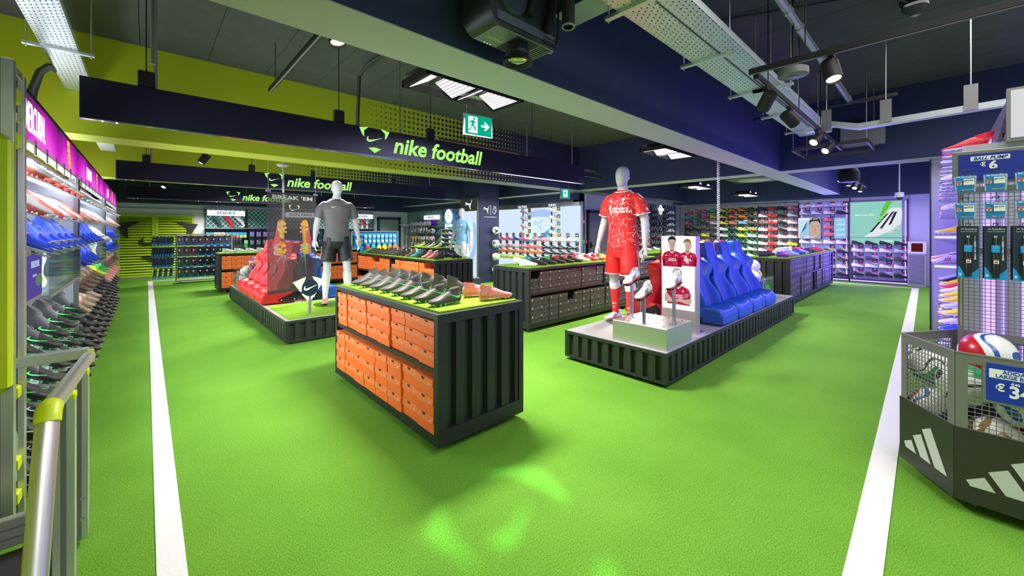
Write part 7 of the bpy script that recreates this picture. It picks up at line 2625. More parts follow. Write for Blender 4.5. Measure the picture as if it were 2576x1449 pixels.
text('panel_lettering', 'COPA', 0.05, E_WHITE, cp, (-0.005, 0.0, 0.50), '-x', 0.01, space=1.3)
for zz in (0.41, 0.39, 0.37, 0.26, 0.24, 0.22, 0.12, 0.10, 0.08):
    obj('text_line', MB().box(-0.005, -0.004, -0.10, 0.07 + 0.03 * sin(zz * 90), zz, zz + 0.006), E_WHITE, cp)
kk = thing('kiosk', 'grey perforated floor kiosk with dark red slanted screen by the end wall', 'kiosk', (14.25, 0.335, 0))
obj('body', MB().box(0.0, 0.25, -0.165, 0.165, 0.0, 0.84, 0.006), GREYM, kk)
hm = MB()
for i in range(12):
    for j in range(34):
        hm.box(-0.003, 0.0005, -0.135 + 0.0235 * i + (0.012 if j % 2 else 0), -0.121 + 0.0235 * i + (0.012 if j % 2 else 0), 0.06 + 0.022 * j, 0.072 + 0.022 * j)
o = obj('perforations', hm, BLACK, kk)
o['kind'] = 'stuff'
hd = MB()
hd.prism([(0.0, 0.84), (0.09, 1.14), (0.25, 1.14), (0.25, 0.84)], -0.165, 0.165, 'y')
obj('head', hd, mat('kiosk_head', (0.42, 0.42, 0.40), 0.4, 0.2), kk)
sc_ = MB()
sc_.T = Matrix.Translation((0.045, 0, 0.99)) @ Matrix.Rotation(radians(16.7), 4, 'Y')
sc_.box(-0.006, 0.002, -0.105, 0.10, -0.11, 0.11)
obj('screen', sc_, emissive('screen_darkred', (0.10, 0.012, 0.014), 0.8), kk)
# ------------------------------------------------------------------ lit wall with the giant boot print (recess wall)
pw = thing('lit_print_wall', 'wide lit pale blue wall with giant boot print, columns and rows of boots', 'wall display', (8.48, 6.42, 0))
obj('casing', MB().box(-0.04, 0.0, -0.06, 3.6, 0.1, 2.19), POST, pw)
obj('header_strip', MB().box(-0.09, -0.04, 0.0, 3.55, 2.09, 2.18), STEEL, pw)
obj('lit_face', MB().box(-0.046, -0.04, 0.0, 3.5, 0.25, 2.085), E_PANEL, pw)
gr = flat('glow_print', [ell(1.3, 0.0, 0.55, 0.42, 24)], emissive('panel_midblue', (0.42, 0.62, 0.95), 0.95), pw, (-0.0465, 0, 1.7), frame_of((0, -1, 0), (0, 0, 1)), thick=0.0004, rot2=0)
# the print lies in plane coordinates u (towards the picture's right = -y) and z
def uflat(n, polys, m, d):
    return flat(n, [[(u - 3.2, z - 1.0) for u, z in p] for p in polys], m, pw, (-0.0465 - d * 0.0006, 0, 1.0), '-x', thick=0.0004)
bpy.data.objects.remove(gr)
uflat('glow_print', [ell(1.75, 1.62, 0.75, 0.42, 28)], MATS['panel_midblue'], 1)
uflat('boot_print', [bez([(0.9, 1.35), (1.0, 1.65), (1.35, 1.80), (1.8, 1.82), (2.25, 1.75), (2.42, 1.55), (2.3, 1.38), (2.0, 1.42), (1.75, 1.28), (1.35, 1.22), (1.1, 1.15), (0.95, 1.12)], 4)], emissive('print_bootpale', (0.72, 0.90, 1.0), 1.0), 2)
uflat('sole_print', [bez([(0.95, 1.10), (1.4, 1.20), (1.8, 1.28), (2.1, 1.46), (2.35, 1.60), (2.28, 1.42), (2.0, 1.30), (1.6, 1.10), (1.2, 1.03)], 3)] + [ell(1.95 + 0.13 * q, 1.26 + 0.09 * q, 0.05, 0.07, 10) for q in range(3)], emissive('print_soleblue', (0.10, 0.45, 0.70), 0.9), 3)
cat_ = MB().tube([(0, -u + 3.2 if False else 0, 0) for u in (0,)] or [(0, 0, 0), (0, 0, 0.01)], 0.004, 4) if False else MB().tube([(-0.052, 3.2 - (1.68 + 0.16 * x), 1.60 + 0.14 * y) for x, y in CAT], 0.006, 5, False)
obj('cat_outline', cat_, emissive('print_outline', (0.25, 0.50, 0.75), 0.9), pw)
for w, y, s, m in (('CREATIVITY', 2.85, 0.045, BLACKINK), ('ULTRA', 2.15, 0.10, E_WHITE), ('SPEED', 1.45, 0.045, BLACKINK), ('KING', 0.95, 0.09, E_WHITE), ('CONTROL', 0.30, 0.045, BLACKINK)):
    text('header_lettering', w, s, m, pw, (-0.092, y, 2.135), '-x', 0.025 if s > 0.05 else 0.0, sx=1.3)
for yy in (2.15, 1.0):
    obj('post_rail', MB().box(-0.075, -0.05, yy - 0.012, yy + 0.012, 0.3, 2.09), DARKM, pw)
for z in (1.12, 0.90, 0.75, 0.57):
    obj('shelf_rail', MB().box(-0.19, -0.05, 0.03, 3.45, z - 0.012, z), GREYM, pw)
for yy, c, mk in ((2.02, 'white', 'coral'), (0.88, 'white', 'orange')):
    for q, z in enumerate((1.93, 1.72, 1.51, 1.31)):
        put('price_card', card_mesh('y'), pw, (-0.06, yy - 0.14, z + 0.02))
        stuff_boot((8.48 - 0.14, 6.42 + yy, z), -pi / 2 + 0.25, 0.25, c, mk, mk)
rowc = [(1.125, ['hot pink'] * 3 + ['blue', 'hot pink', 'silver', 'pink', 'pink', 'white', 'white', 'silver']), (0.905, ['pink', 'white', 'pink', 'white', 'pink', 'coral', 'coral', 'black', 'black', 'black', 'black']),
        (0.755, ['orange'] * 7 + ['black'] * 4), (0.575, ['neon yellow'] * 5 + ['black'] * 6)]
for z, cs in rowc:
    for k, c in enumerate(cs):
        y = 3.30 - 0.31 * k
        put('price_card', card_mesh('y' if k % 3 else 'r'), pw, (-0.055, y - 0.1, z + 0.09))
        stuff_boot((8.48 - 0.13, 6.42 + y, z), -pi / 2 + 0.25, 0.03, c, c, 'white')
puma_boots = stuffB

# rugby wall beyond the red kit figure
rg = thing('rugby_wall', 'dark net wall of bright boots under a lit RUGBY ring, beyond the red kit figure', 'wall display', (11.3, 6.48, 0))
obj('back_panel', MB().box(0.0, 2.75, -0.03, 0.0, 0.1, 2.3), NETD, rg)
for x in (0.0, 0.95, 1.85, 2.72):
    obj('upright', MB().box(x, x + 0.03, -0.06, -0.03, 0.1, 2.3), DARKM, rg)
obj('low_ledge', MB().box(0.0, 2.0, -0.42, -0.03, 0.70, 0.78), TURF2, rg)
obj('ledge_front', MB().box(0.0, 2.0, -0.40, -0.36, 0.0, 0.70), FRAME, rg)
ringp = [(1.62 + 0.085 * cos(a), -0.06, 2.13 + 0.15 * sin(a)) for a in [2 * pi * k / 28 for k in range(29)]]
obj('lit_ring', MB().tube(ringp, 0.014, 8, False), E_BRT, rg)
text('lit_lettering', 'RUGBY', 0.12, E_BRT, rg, (1.62, -0.075, 2.13), '-y', 0.03)
cc = ['pink', 'neon yellow', 'olive', 'white']
for ri, z in enumerate((2.0, 1.79, 1.58, 1.37, 1.15, 0.94)):
    for k, x in enumerate((0.25, 0.65, 1.15, 1.5, 2.1, 2.45)):
        c = ('pink', 'yellow', 'black', 'black' if ri != 4 else 'red', 'white', 'white')[k]
        if k == 1 and ri in (4, 5):
            c = 'orange'
        if (k == 3 and ri < 2):
            continue
        obj('boot_shelf', MB().box(x - 0.12, x + 0.12, -0.17, -0.03, z - 0.006, z), DARKM, rg)
        stuff_boot((11.3 + x, 6.48 - 0.11, z), 0.2 if k % 2 else pi - 0.2, 0.03, c, c, 'white')
for x in range(7):
    stuff_boot((11.45 + 0.27 * x, 6.25, 0.785), -0.3, 0, 'white' if x % 2 else 'black', 'white', 'neon yellow')
# boots on the two smallest far stands
for k in range(8):
    c = ('black', 'neon yellow', 'black', 'black', 'white', 'black', 'neon yellow', 'black')[k]
    stuff_boot((6.50, 11.5 - 0.20 * k, 0.903), pi, 0, c, 'neon yellow', 'neon yellow', True)
    stuff_boot((10.55 + 0.28 * k, 4.25, 0.903), -0.4, 0, 'black' if k < 5 else 'white', 'white', 'white')
# far fixture of trainers along the front wall is filled further below

# ------------------------------------------------------------------ back wall bays
def bay_back(label, x0, x1, word=None, net=NETT, signw=None):
    t = thing('accessory_bay', label, 'wall display', (x0, 15.84, 0), 0, 'accessory bays on the back wall')
    w = x1 - x0
    obj('back_panel', MB().box(0.02, w - 0.02, -0.02, 0.0, 0.1, 2.12), net, t)
    obj('top_strip', MB().box(0.0, w, -0.05, 0.0, 2.10, 2.16), GREYM, t)
    for x in (0.0, w - 0.03):
        obj('upright', MB().box(x, x + 0.03, -0.06, 0.0, 0.05, 2.12), DARKM, t)
    obj('shelf', MB().box(0.0, w, -0.30, -0.02, 1.48, 1.51), POST, t)
    obj('lower_panel', MB().box(0.02, w - 0.02, -0.03, -0.02, 0.1, 1.46), DARKM, t)
    obj('base_step', MB().box(0.0, w, -0.35, 0.0, 0.0, 0.12), DARKM, t)
    if word:
        obj('lit_sign', MB().box(0.06, w - 0.03, -0.12, -0.07, 1.90, 2.07), E_WHITE, t)
        text('sign_lettering', word, 0.115, mat('sign_ink', (0.02, 0.05, 0.08), 0.5), t, (w / 2, -0.123, 1.985), '-y', 0.014, sx=1.35)
    return t


bay_back('teal net bay under the lit SOCKS sign', 1.36, 2.45, 'SOCKS')
bay_back('teal net bay between the SOCKS and SHIN PADS signs', 2.47, 3.55)
bay_back('teal net bay under the lit SHIN PADS sign behind the banner', 3.57, 4.66, 'SHIN PADS')
bay_back('teal net bay behind the black kit figure', 4.68, 5.76)
bay_back('teal net bay under the lit GLOVES sign', 5.78, 6.85, 'GLOVES')
for k, (c, m) in enumerate((('dark teal', mat('sock_dark', (0.02, 0.06, 0.08), 0.8)), ('red', mat('sock_red', (0.6, 0.01, 0.03), 0.8)), ('white', mat('sock_whitef', (0.75, 0.75, 0.75), 0.8)))):
    x = 1.68 + 0.31 * k
    t = thing('sock_leg_form', '%s sock on a leg form on the shelf under the SOCKS sign' % c, 'sock', (x, 15.66, 1.512), 0, 'sock forms under the SOCKS sign')
    mb = MB()
    seg_loft(mb, [(-0.13, 0, 0.36, 0.045), (-0.06, 0, 0.28, 0.055), (0.03, 0, 0.18, 0.050), (0.07, 0, 0.11, 0.04), (0.07, 0, 0.04, 0.03)], 12)
    seg_loft(mb, [(0.09, 0, 0.09, 0.035), (0.07, -0.02, 0.05, 0.034), (0.02, -0.05, 0.028, 0.026), (-0.02, -0.07, 0.022, 0.02)], 10)
    obj('sock', mb, m, t, 60)
    obj('heel_patch', MB().sphere((0.095, 0.0, 0.085), 0.033, 10, 6), WHITEINK if c != 'white' else BLACKINK, t, 60)
PKC = [(0.02, 0.03, 0.06), (0.02, 0.03, 0.06), (0.45, 0.5, 0.55), (0.45, 0.5, 0.55), (0.05, 0.25, 0.4), (0.02, 0.03, 0.06), (0.02, 0.08, 0.5), (0.65, 0.02, 0.03), (0.8, 0.15, 0.02), (0.35, 0.75, 0.05), (0.8, 0.75, 0.02)]
PKN = ['black', 'black', 'grey', 'grey', 'blue grey', 'black', 'blue', 'red', 'orange', 'lime', 'yellow']
SKYC = mat('pack_sky', (0.03, 0.35, 0.65), 0.4)
for k, c in enumerate(PKC):
    x = 1.42 + 0.098 * k
    m = mat('pack_sock_%d' % k, c, 0.75)
    t = thing('sock_pack', '%s sock pack hung %s from the left under the sock shelf' % (PKN[k], ORD[k]), 'socks', (x, 15.62, 1.18), 0, 'sock packs on the back wall')
    obj('sock', MB().box(-0.042, 0.042, -0.02, 0.02, 0.0, 0.17, 0.012), m, t)
    obj('band', MB().box(-0.044, 0.044, -0.022, 0.022, 0.09, 0.18), SKYC if k > 4 or k < 2 else WHITE, t)
    obj('peg', MB().tube([(0, -0.02, 0.19), (0, 0.19, 0.19)], 0.004, 5), STEEL, t)
gs = thing('sock_pack', 'tall green sock pack hanging below the sock row by the black packs', 'socks', (2.42, 15.55, 0.86))
obj('sock', MB().box(-0.045, 0.045, -0.02, 0.02, 0.0, 0.22, 0.012), mat('pack_green', (0.02, 0.30, 0.06), 0.7), gs)
obj('band', MB().box(-0.047, 0.047, -0.022, 0.022, 0.14, 0.24), mat('pack_mint', (0.2, 0.55, 0.35), 0.5), gs)

NAVC = mat('pack_navy', (0.006, 0.02, 0.07), 0.4)
BLC = mat('pack_blue', (0.01, 0.22, 0.62), 0.4)
CLR = glassy('pack_clear', (0.80, 0.86, 0.92), 0.12, 0.1)
PAD = mat('pad_dark', (0.03, 0.035, 0.05), 0.25, spec=0.8)
PADR = mat('pad_label', (0.7, 0.35, 0.32), 0.5)
_pk = {}


def pad_pack(loc, label, group, rz=0.0, w=0.15, h=0.27, body=NAVC, tone=BLC, pad=PAD, cat='shin pads', name='shin_pad_pack'):
    t = thing(name, label, cat, loc, rz, group)
    key = (w, h, body.name, tone.name, pad.name)
    if key not in _pk:
        a = MB().box(-w / 2, w / 2, 0.0, 0.006, 0.0, h).mesh('card', body)
        b = MB().prism([(-w / 2, 0), (w / 2, 0), (w / 2, h * 0.30), (w * 0.32, h * 0.13), (-w * 0.30, h * 0.13), (-w / 2, h * 0.42)], -0.003, 0.0, 'y').mesh('blue_corner', tone)
        c = MB()
        for s in (-1, 1):
            c.loft([[(s * w * 0.14 + w * 0.17 * u, -0.010 - 0.02 * v, h * (0.18 + 0.56 * q) ) for u, v in ((-1, 0), (-0.5, 0.8), (0.5, 0.8), (1, 0))] for q in (0.0, 0.3, 0.7, 1.0)])
        c = c.mesh('pads', pad, 60)
        d = MB().box(-w * 0.42, w * 0.42, -0.036, -0.004, h * 0.12, h * 0.84, 0.01).mesh('blister', CLR)
        e = MB().box(-w * 0.34, -w * 0.14, -0.0375, -0.0365, h * 0.54, h * 0.70).mesh('label', PADR)
        f = MB().tube([(0, 0.0, h + 0.005), (0, 0.12, h + 0.005)], 0.003, 5).mesh('hook', STEEL)
        g = MB().box(-w * 0.2, w * 0.2, -0.001, 0.002, h * 0.95, h + 0.03).mesh('hang_tab', CARDY if body is NAVC else body)
        _pk[key] = (a, b, c, d, e, f, g)
    for m_ in _pk[key]:
        put(m_.name.split('.')[0], m_, t)
    return t


# freestanding rack of shin pad packs in front of the lime doors
rk = thing('mesh_rack', 'freestanding grey mesh rack of shin pad packs near the lime doors', 'rack', (0.57, 13.80, 0))
for x in (0.0, 1.22):
    obj('rack_post', MB().box(x, x + 0.03, -0.02, 0.02, 0.06, 1.33), GREYM, rk)
obj('top_bar', MB().box(0.03, 1.22, -0.015, 0.015, 1.30, 1.33), GREYM, rk)
obj('base_tray', MB().box(0.0, 1.25, -0.06, 0.24, 0.05, 0.09), GREYM, rk)
g_ = MB()
for k in range(24):
    g_.box(0.05 + 0.05 * k, 0.053 + 0.05 * k, 0.0, 0.003, 0.09, 1.30)
for k in range(24):
    g_.box(0.03, 1.22, 0.003, 0.006, 0.12 + 0.05 * k, 0.123 + 0.05 * k)
o = obj('mesh_grid', g_, GREYM, rk)
o['kind'] = 'stuff'
for x in (0.1, 1.1):
    obj('caster', MB().lathe([(0.02, -0.01), (0.025, 0.0), (0.02, 0.01)], 12, (x, 0.0, 0.025), 'y'), CASTER, rk, 40)
for r in range(4):
    for k in range(8):
        pad_pack((0.68 + 0.147 * k, 13.755, 1.01 - 0.285 * r), 'blue and navy shin pad pack, %s from left, %s row down, mesh rack' % (ORD[k], ORD[r]), 'shin pad packs on the mesh rack')
sp_rows = (6, 8, 6, 4)
thin = MB()
thin.mi = 0
thin.box(-0.075, 0.075, -0.012, 0.012, 0.0, 0.25, 0.01)
thin.mi = 1
thin.box(-0.078, 0.078, -0.014, 0.014, 0.0, 0.06)
thin_me = thin.mesh('shin_pad_pack', [NAVC, BLC])
for r, n in enumerate(sp_rows):
    for k in range(n):
        o = put('shin_pad_pack', thin_me, None, (0.10 + 0.42 * (k + 0.5) / n, 13.80 - 0.01 * k, 1.02 - 0.285 * r), (0.06, 0.12, radians(70)))
        tag(o, 'dark pack edge-on, %s along the %s arm down, mesh rack end' % (ORD[k], ORD[r]), 'shin pads', 'packs on the end arms of the mesh rack')
    a = thing('rack_arm', 'lime tipped hook arm at the left of the mesh rack, %s down' % ORD[r], 'hook', (0.08, 13.8, 1.285 - 0.285 * r))
    obj('arm_bar', MB().box(0, 0.49, 0.0, 0.012, -0.006, 0.006), LIMEPL, a)
    obj('arm_end', MB().box(0.0, 0.012, -0.01, 0.022, -0.012, 0.012), LIMEPL, a)

BPK = mat('pack_black', (0.012, 0.013, 0.015), 0.45)
WPAD = mat('pad_pale', (0.40, 0.42, 0.45), 0.4)
for r in range(4):
    for k in range(5):
        pad_pack((2.60 + 0.19 * k, 15.62, 1.18 - 0.27 * r), 'black pack with pale pads, %s across and %s down, right of the sock row' % (ORD[k], ORD[r]), 'black packs on the back wall', w=0.165, h=0.24, body=BPK, tone=BPK, pad=WPAD)
for r in range(3):
    for k in range(6):
        pad_pack((4.75 + 0.175 * k, 15.62, 1.18 - 0.3 * r), 'black pack behind the black kit figure, %s across and %s down' % (ORD[k], ORD[r]), 'black packs behind the figure', w=0.15, h=0.26, body=BPK, tone=BLC if k % 3 == 1 else BPK, pad=WPAD if k % 2 else PAD)
for r in range(2):
    for k in range(9):
        o = put('sock_bundle', MB().box(-0.02, 0.02, -0.05, 0.05, 0.0, 0.2, 0.012).mesh('sock_bundle', PAD) if (r == 0 and k == 0) else bpy.data.meshes['sock_bundle'], None, (1.50 + 0.085 * k, 15.1, 0.98 - 0.24 * r), (0.15, 0.15, 0.3))
        tag(o, 'dark sock bundle hung %s along the %s hook rail, right of the mesh rack' % (ORD[k], ('upper', 'lower')[r]), 'socks', 'sock bundles beside the mesh rack')
# keeper glove hands and pairs under the GLOVES sign
for k in range(3):
    t = thing('glove_form', 'red and white keeper glove on a stand under the GLOVES sign, %s from left' % ORD[k], 'glove', (6.15 + 0.2 * k, 15.66, 1.512), 0, 'keeper gloves under the GLOVES sign')
    mb = MB()
    seg_loft(mb, [(0, 0, 0.12, 0.04), (0, 0, 0.2, 0.045), (0, 0, 0.28, (0.055, 0.03))], 10)
    for f in range(4):
        seg_loft(mb, [(-0.04 + 0.027 * f, 0, 0.27, 0.014), (-0.045 + 0.03 * f, 0, 0.36, 0.011)], 8)
    seg_loft(mb, [(0.05, 0, 0.22, 0.014), (0.085, 0, 0.28, 0.011)], 8)
    obj('glove', mb, WHITE if k != 1 else RD, t, 60)
    obj('form_stand', MB().lathe([(0.05, 0.0), (0.05, 0.02), (0.03, 0.03), (0.03, 0.13)], 14), WHITE, t, 40)
    obj('cuff', MB().lathe([(0.046, 0.13), (0.048, 0.18)], 12), RD, t, 40)
for k in range(4):
    t = thing('keeper_glove', 'dark keeper glove pair hung %s from the left under the GLOVES shelf' % ORD[k], 'glove', (6.0 + 0.22 * k, 15.6, 1.15), 0, 'keeper gloves hanging')
    obj('glove', MB().prism(bez([(-0.07, 0.0), (0.07, 0.0), (0.08, 0.12), (0.05, 0.27), (0, 0.24), (-0.05, 0.27), (-0.08, 0.12)], 3), -0.03, 0.03, 'y'), PAD if k else OL, t)
    flat('glove_logo', [[(0.035 * x, 0.04 * y) for x, y in p] for p in TRI3], RD if k == 1 else WHITEINK, t, (0, -0.031, 0.1))

# blue accessory rack seen behind the middle stand
ar = thing('accessory_rack', 'low grey framed rack of blue accessory packs behind the middle orange stand', 'rack', (5.05, 13.3, 0))
obj('frame_post', MB().box(1.62, 1.66, -0.02, 0.02, 0.05, 1.40), GREYM, ar)
obj('frame_post', MB().box(-0.04, 0.0, -0.02, 0.02, 0.05, 1.40), GREYM, ar)
obj('top_bar', MB().box(0.0, 1.62, -0.02, 0.02, 1.37, 1.40), GREYM, ar)
obj('base', MB().box(-0.04, 1.66, -0.15, 0.15, 0.0, 0.06), GREYM, ar)
obj('back_sheet', MB().box(0.0, 1.62, 0.02, 0.025, 0.06, 1.37), BLC, ar)
TAPE = [mat('tape_white', (0.8, 0.8, 0.8), 0.5), mat('tape_red', (0.6, 0.02, 0.02), 0.5), mat('tape_black', (0.03, 0.03, 0.03), 0.5)]
for r in range(2):
    for k in range(10):
        t = thing('tape_pack', 'roll of sports tape on blue card, %s across the %s row of the blue rack' % (ORD[k], ('top', 'second')[r]), 'tape', (5.18 + 0.15 * k, 13.24, 1.16 - 0.17 * r), 0, 'tape packs on the blue rack')
        obj('card', MB().box(-0.06, 0.06, 0.0, 0.006, -0.02, 0.15), SKYC, t)
        obj('tape_roll', MB().lathe([(0.022, -0.03), (0.045, -0.03), (0.045, 0.0), (0.022, 0.0)], 14, (0, 0, 0.06), 'y'), TAPE[2 if k < 2 and r == 0 else (1 if k == 1 else 0)], t, 40)
for k, (c, n) in enumerate(((OR, 'orange'), (OR, 'orange'), (YE, 'yellow'), (YE, 'yellow'), (TL, 'teal'), (RD, 'red'))):
    t = thing('bag_pack', '%s rounded pack hung %s from right at the bottom of the blue rack' % (n, ORD[k]), 'pack', (6.55 - 0.2 * k, 13.22, 0.72), 0, 'bright packs on the blue rack')
    obj('pouch', MB().sphere((0, 0, 0.1), 0.09, 14, 8, (1, 0.5, 1.25)), c, t, 60)
    obj('header_card', MB().box(-0.06, 0.06, -0.005, 0.005, 0.18, 0.27), SKYC, t)
# spinner of black hanging gloves left of the balls
bg = thing('hanging_rail', 'grey rail carrying rows of dark gloves, left of the ball wall', 'rack', (7.0, 13.6, 0))
for x in (0.0, 1.05):
    obj('rail_post', MB().box(x, x + 0.03, -0.015, 0.015, 0.0, 1.62), GREYM, bg)
obj('top_plate', MB().box(-0.05, 1.13, -0.12, 0.12, 1.62, 1.64), GREYM, bg)
obj('foot_bar', MB().box(-0.05, 1.13, -0.2, 0.2, 0.0, 0.03), GREYM, bg)
gm = MB().prism(bez([(-0.05, 0.0), (0.05, 0.0), (0.06, 0.14), (0.035, 0.30), (0.0, 0.26), (-0.035, 0.30), (-0.06, 0.14)], 3), -0.02, 0.02, 'y').mesh('hanging_glove', PAD)
gm2 = gm.copy()
gm2.materials.clear()
gm2.materials.append(BR)
for r in range(3):
    for k in range(9):
        o = put('hanging_glove', gm2 if k in (3, 4) and r == 1 else gm, None, (7.08 + 0.118 * k, 13.52, 1.28 - 0.38 * r), (0, 0.1, 0.9))
        tag(o, '%s glove hung %s along the %s bar, left of the ball wall' % ('brown' if k in (3, 4) and r == 1 else 'black', ORD[k], ('top', 'middle', 'bottom')[r]), 'glove', 'gloves left of the ball wall')

# ------------------------------------------------------------------ ball wall
bw_ = thing('ball_wall', 'teal net wall with a lit BALLS sign, far back right of the grey door', 'wall display', (8.48, 11.95, 0))
obj('back_panel', MB().box(-0.03, 0.0, 1.15, 3.85, 0.1, 2.2), NETT, bw_)
for y in (1.1, 1.95, 2.9, 3.85):
    obj('upright', MB().box(-0.06, -0.03, y, y + 0.03, 0.05, 2.2), POST, bw_)
obj('lit_sign', MB().box(-0.14, -0.08, 1.25, 2.35, 1.86, 2.03), E_WHITE, bw_)
text('sign_lettering', 'BALLS', 0.12, mat('sign_ink', (0.02, 0.05, 0.08), 0.5), bw_, (-0.143, 1.80, 1.945), '-x', 0.014, sx=1.3)
for z in (1.58, 1.30, 1.0, 0.75):
    obj('ball_rail', MB().box(-0.32, -0.03, 1.2, 3.2, z - 0.02, z), POST, bw_)
obj('violet_back', MB().box(-0.035, -0.03, 1.5, 3.0, 1.6, 1.86), mat('purple_card', (0.10, 0.03, 0.45), 0.5), bw_)
BM4 = [(B_BLKLINE, B_PINKLINE, B_BLKLINE, B_STARB, B_MULTI), (B_BROWN, B_BROWN, B_TRI, B_TRI, B_TRI, B_TRI), (B_ORANGE, B_YEL, B_BLKLINE, B_BLKLINE, B_BLKLINE, B_PINKLINE), (B_GREENP, B_GREENP, B_PINKLINE, B_PINKLINE, B_PINKLINE)]
for r, (z, ms) in enumerate(zip((1.69, 1.41, 1.11, 0.86), BM4)):
    for k, m in enumerate(ms):
        ball((8.28, 15.05 - 0.31 * k, z), m, 'football on the ball wall, %s from the left in the %s row down' % (ORD[k], ORD[r]), 'footballs on the ball wall', big=False)
sd = thing('blue_logo_panel', 'blue hexagon patterned panel with a lit white S logo, right of the ball wall', 'panel', (8.47, 12.0, 0))
HEX = mat('hex_blue', (0.02, 0.16, 0.42), 0.5)
obj('panel', MB().box(-0.03, 0.0, 0.0, 1.08, 0.1, 2.18), HEX, sd)
hx = MB()
for i in range(5):
    for j in range(9):
        c = (0.12 + 0.22 * i, 0.3 + 0.22 * j + (0.11 if i % 2 else 0))
        hx.tube([(-0.032, c[0] + 0.115 * cos(a), c[1] + 0.115 * sin(a)) for a in [pi / 3 * q for q in range(7)]], 0.006, 4, False)
o = obj('hexagon_lines', hx, mat('hex_line', (0.45, 0.65, 0.85), 0.5), sd)
o['kind'] = 'stuff'
SLOGO = [bez([(-0.9, 0.1), (-0.6, 0.75), (0.0, 1.0), (0.1, 0.95), (-0.35, 0.6), (-0.35, 0.2), (0.15, -0.1), (0.35, -0.45), (0.1, -0.9), (-0.3, -0.9), (-0.75, -0.5)], 3), bez([(0.9, -0.1), (0.6, -0.75), (0.5, -0.8), (0.55, -0.3), (0.3, 0.05), (-0.1, 0.3), (-0.1, 0.55), (0.25, 0.9), (0.7, 0.55)], 3)]
flat('lit_logo', [[(x * 0.26, y * 0.28) for x, y in p] for p in SLOGO], E_BRT, sd, (-0.05, 0.60, 1.95), '-x', thick=0.02)
text('lit_lettering', 'Sondico', 0.17, E_BRT, sd, (-0.05, 0.58, 1.62), '-x', 0.02)
for r in range(6):
    for k in range(4):
        c = ('orange', 'sky blue', 'green', 'black', 'white', 'hot pink', 'navy')[(r * 3 + k * 2) % 7]
        z = 1.45 - 0.17 * r
        obj('boot_shelf', MB().box(-0.16, -0.03, 0.12 + 0.27 * k - 0.11, 0.12 + 0.27 * k + 0.11, z - 0.006, z), POST, sd)
        stuff_boot((8.37, 12.12 + 0.27 * k, z), -pi / 2, 0, 'orange' if c == 'orange' else ('black' if c in ('black', 'navy') else ('green' if c == 'green' else 'white')), 'white', 'black')

# ------------------------------------------------------------------ front fixture (right edge of the picture)
gd = thing('violet_gondola', 'tall violet lit double-sided boot fixture along the right edge', 'display wall', (3.75, -0.05, 0))
GLC = mat('gondola_panel', (0.46, 0.46, 0.52), 0.45)
obj('end_panel', MB().box(4.37, 4.40, -0.85, 0.10, 0.02, 2.42), mat('end_panel_pale', (0.50, 0.50, 0.56), 0.4), gd)
obj('end_trim', MB().box(4.36, 4.405, 0.10, 0.115, 0.0, 2.43), DARKM, gd)
obj('near_panel', MB().box(0.0, 0.03, -0.85, -0.06, 0.02, 1.95), GLC, gd)
for ya, yb in ((-0.19, -0.145), (-0.225, -0.215), (-0.30, -0.29)):
    for za, zb_ in ((0.30, 1.14), (1.17, 1.72)):
        obj('violet_strip', MB().box(-0.012, 0.0, ya, yb, za, zb_), E_VIO, gd)
obj('back_panel', MB().box(0.03, 4.37, -0.40, -0.36, 0.05, 2.0), GLC, gd)
obj('base_box', MB().box(0.0, 4.37, -0.85, 0.04, 0.0, 0.08), DARKM, gd)
for x in (0.03, 1.1, 2.2, 3.3):
    obj('violet_strip', MB().box(x + 0.04, x + 0.06, -0.35, -0.33, 0.15, 1.95), E_VIO, gd)
E_EDGE = emissive('shelf_edge_lit', (0.72, 0.68, 1.0), 1.3)
for z in (1.375, 1.035):
    obj('shelf', MB().box(3.05, 4.37, -0.36, 0.06, z - 0.012, z - 0.002), GREYM, gd)
    obj('shelf_edge', MB().box(3.03, 3.05, -0.36, 0.065, z - 0.045, z - 0.02), E_EDGE, gd)
    obj('shelf_rim', MB().box(3.03, 3.05, -0.36, 0.066, z - 0.02, z), STEEL, gd)
    obj('shelf_rim', MB().box(3.03, 3.05, -0.36, 0.066, z - 0.065, z - 0.045), STEEL, gd)
    obj('shelf_front', MB().box(3.05, 4.37, 0.06, 0.066, z - 0.065, z), STEEL, gd)
hb = obj('header_case', MB().box(0.0, 4.3, -0.85, -0.22, 1.95, 2.0), GREYM, gd)
fa = MB().prism([(-0.22, 1.96), (-0.20, 1.96), (-0.26, 2.26), (-0.28, 2.26)], 0.0, 4.3, 'x')
obj('header_fascia', fa, mat('header_brown', (0.10, 0.085, 0.09), 0.5), gd)
obj('header_light', MB().box(0.35, 4.25, -0.198, -0.196, 1.99, 2.03), E_VIO, gd)
obj('header_lightbox', MB().box(-0.06, -0.02, -0.85, -0.23, 1.94, 2.25), GREYM, gd)
obj('header_lit_face', MB().box(-0.065, -0.06, -0.84, -0.245, 1.96, 2.235), emissive('lit_white_soft', (0.80, 0.82, 0.84), 0.85), gd)
cyc = ['white', 'red', 'white', 'black', 'silver', 'yellow', 'blue']
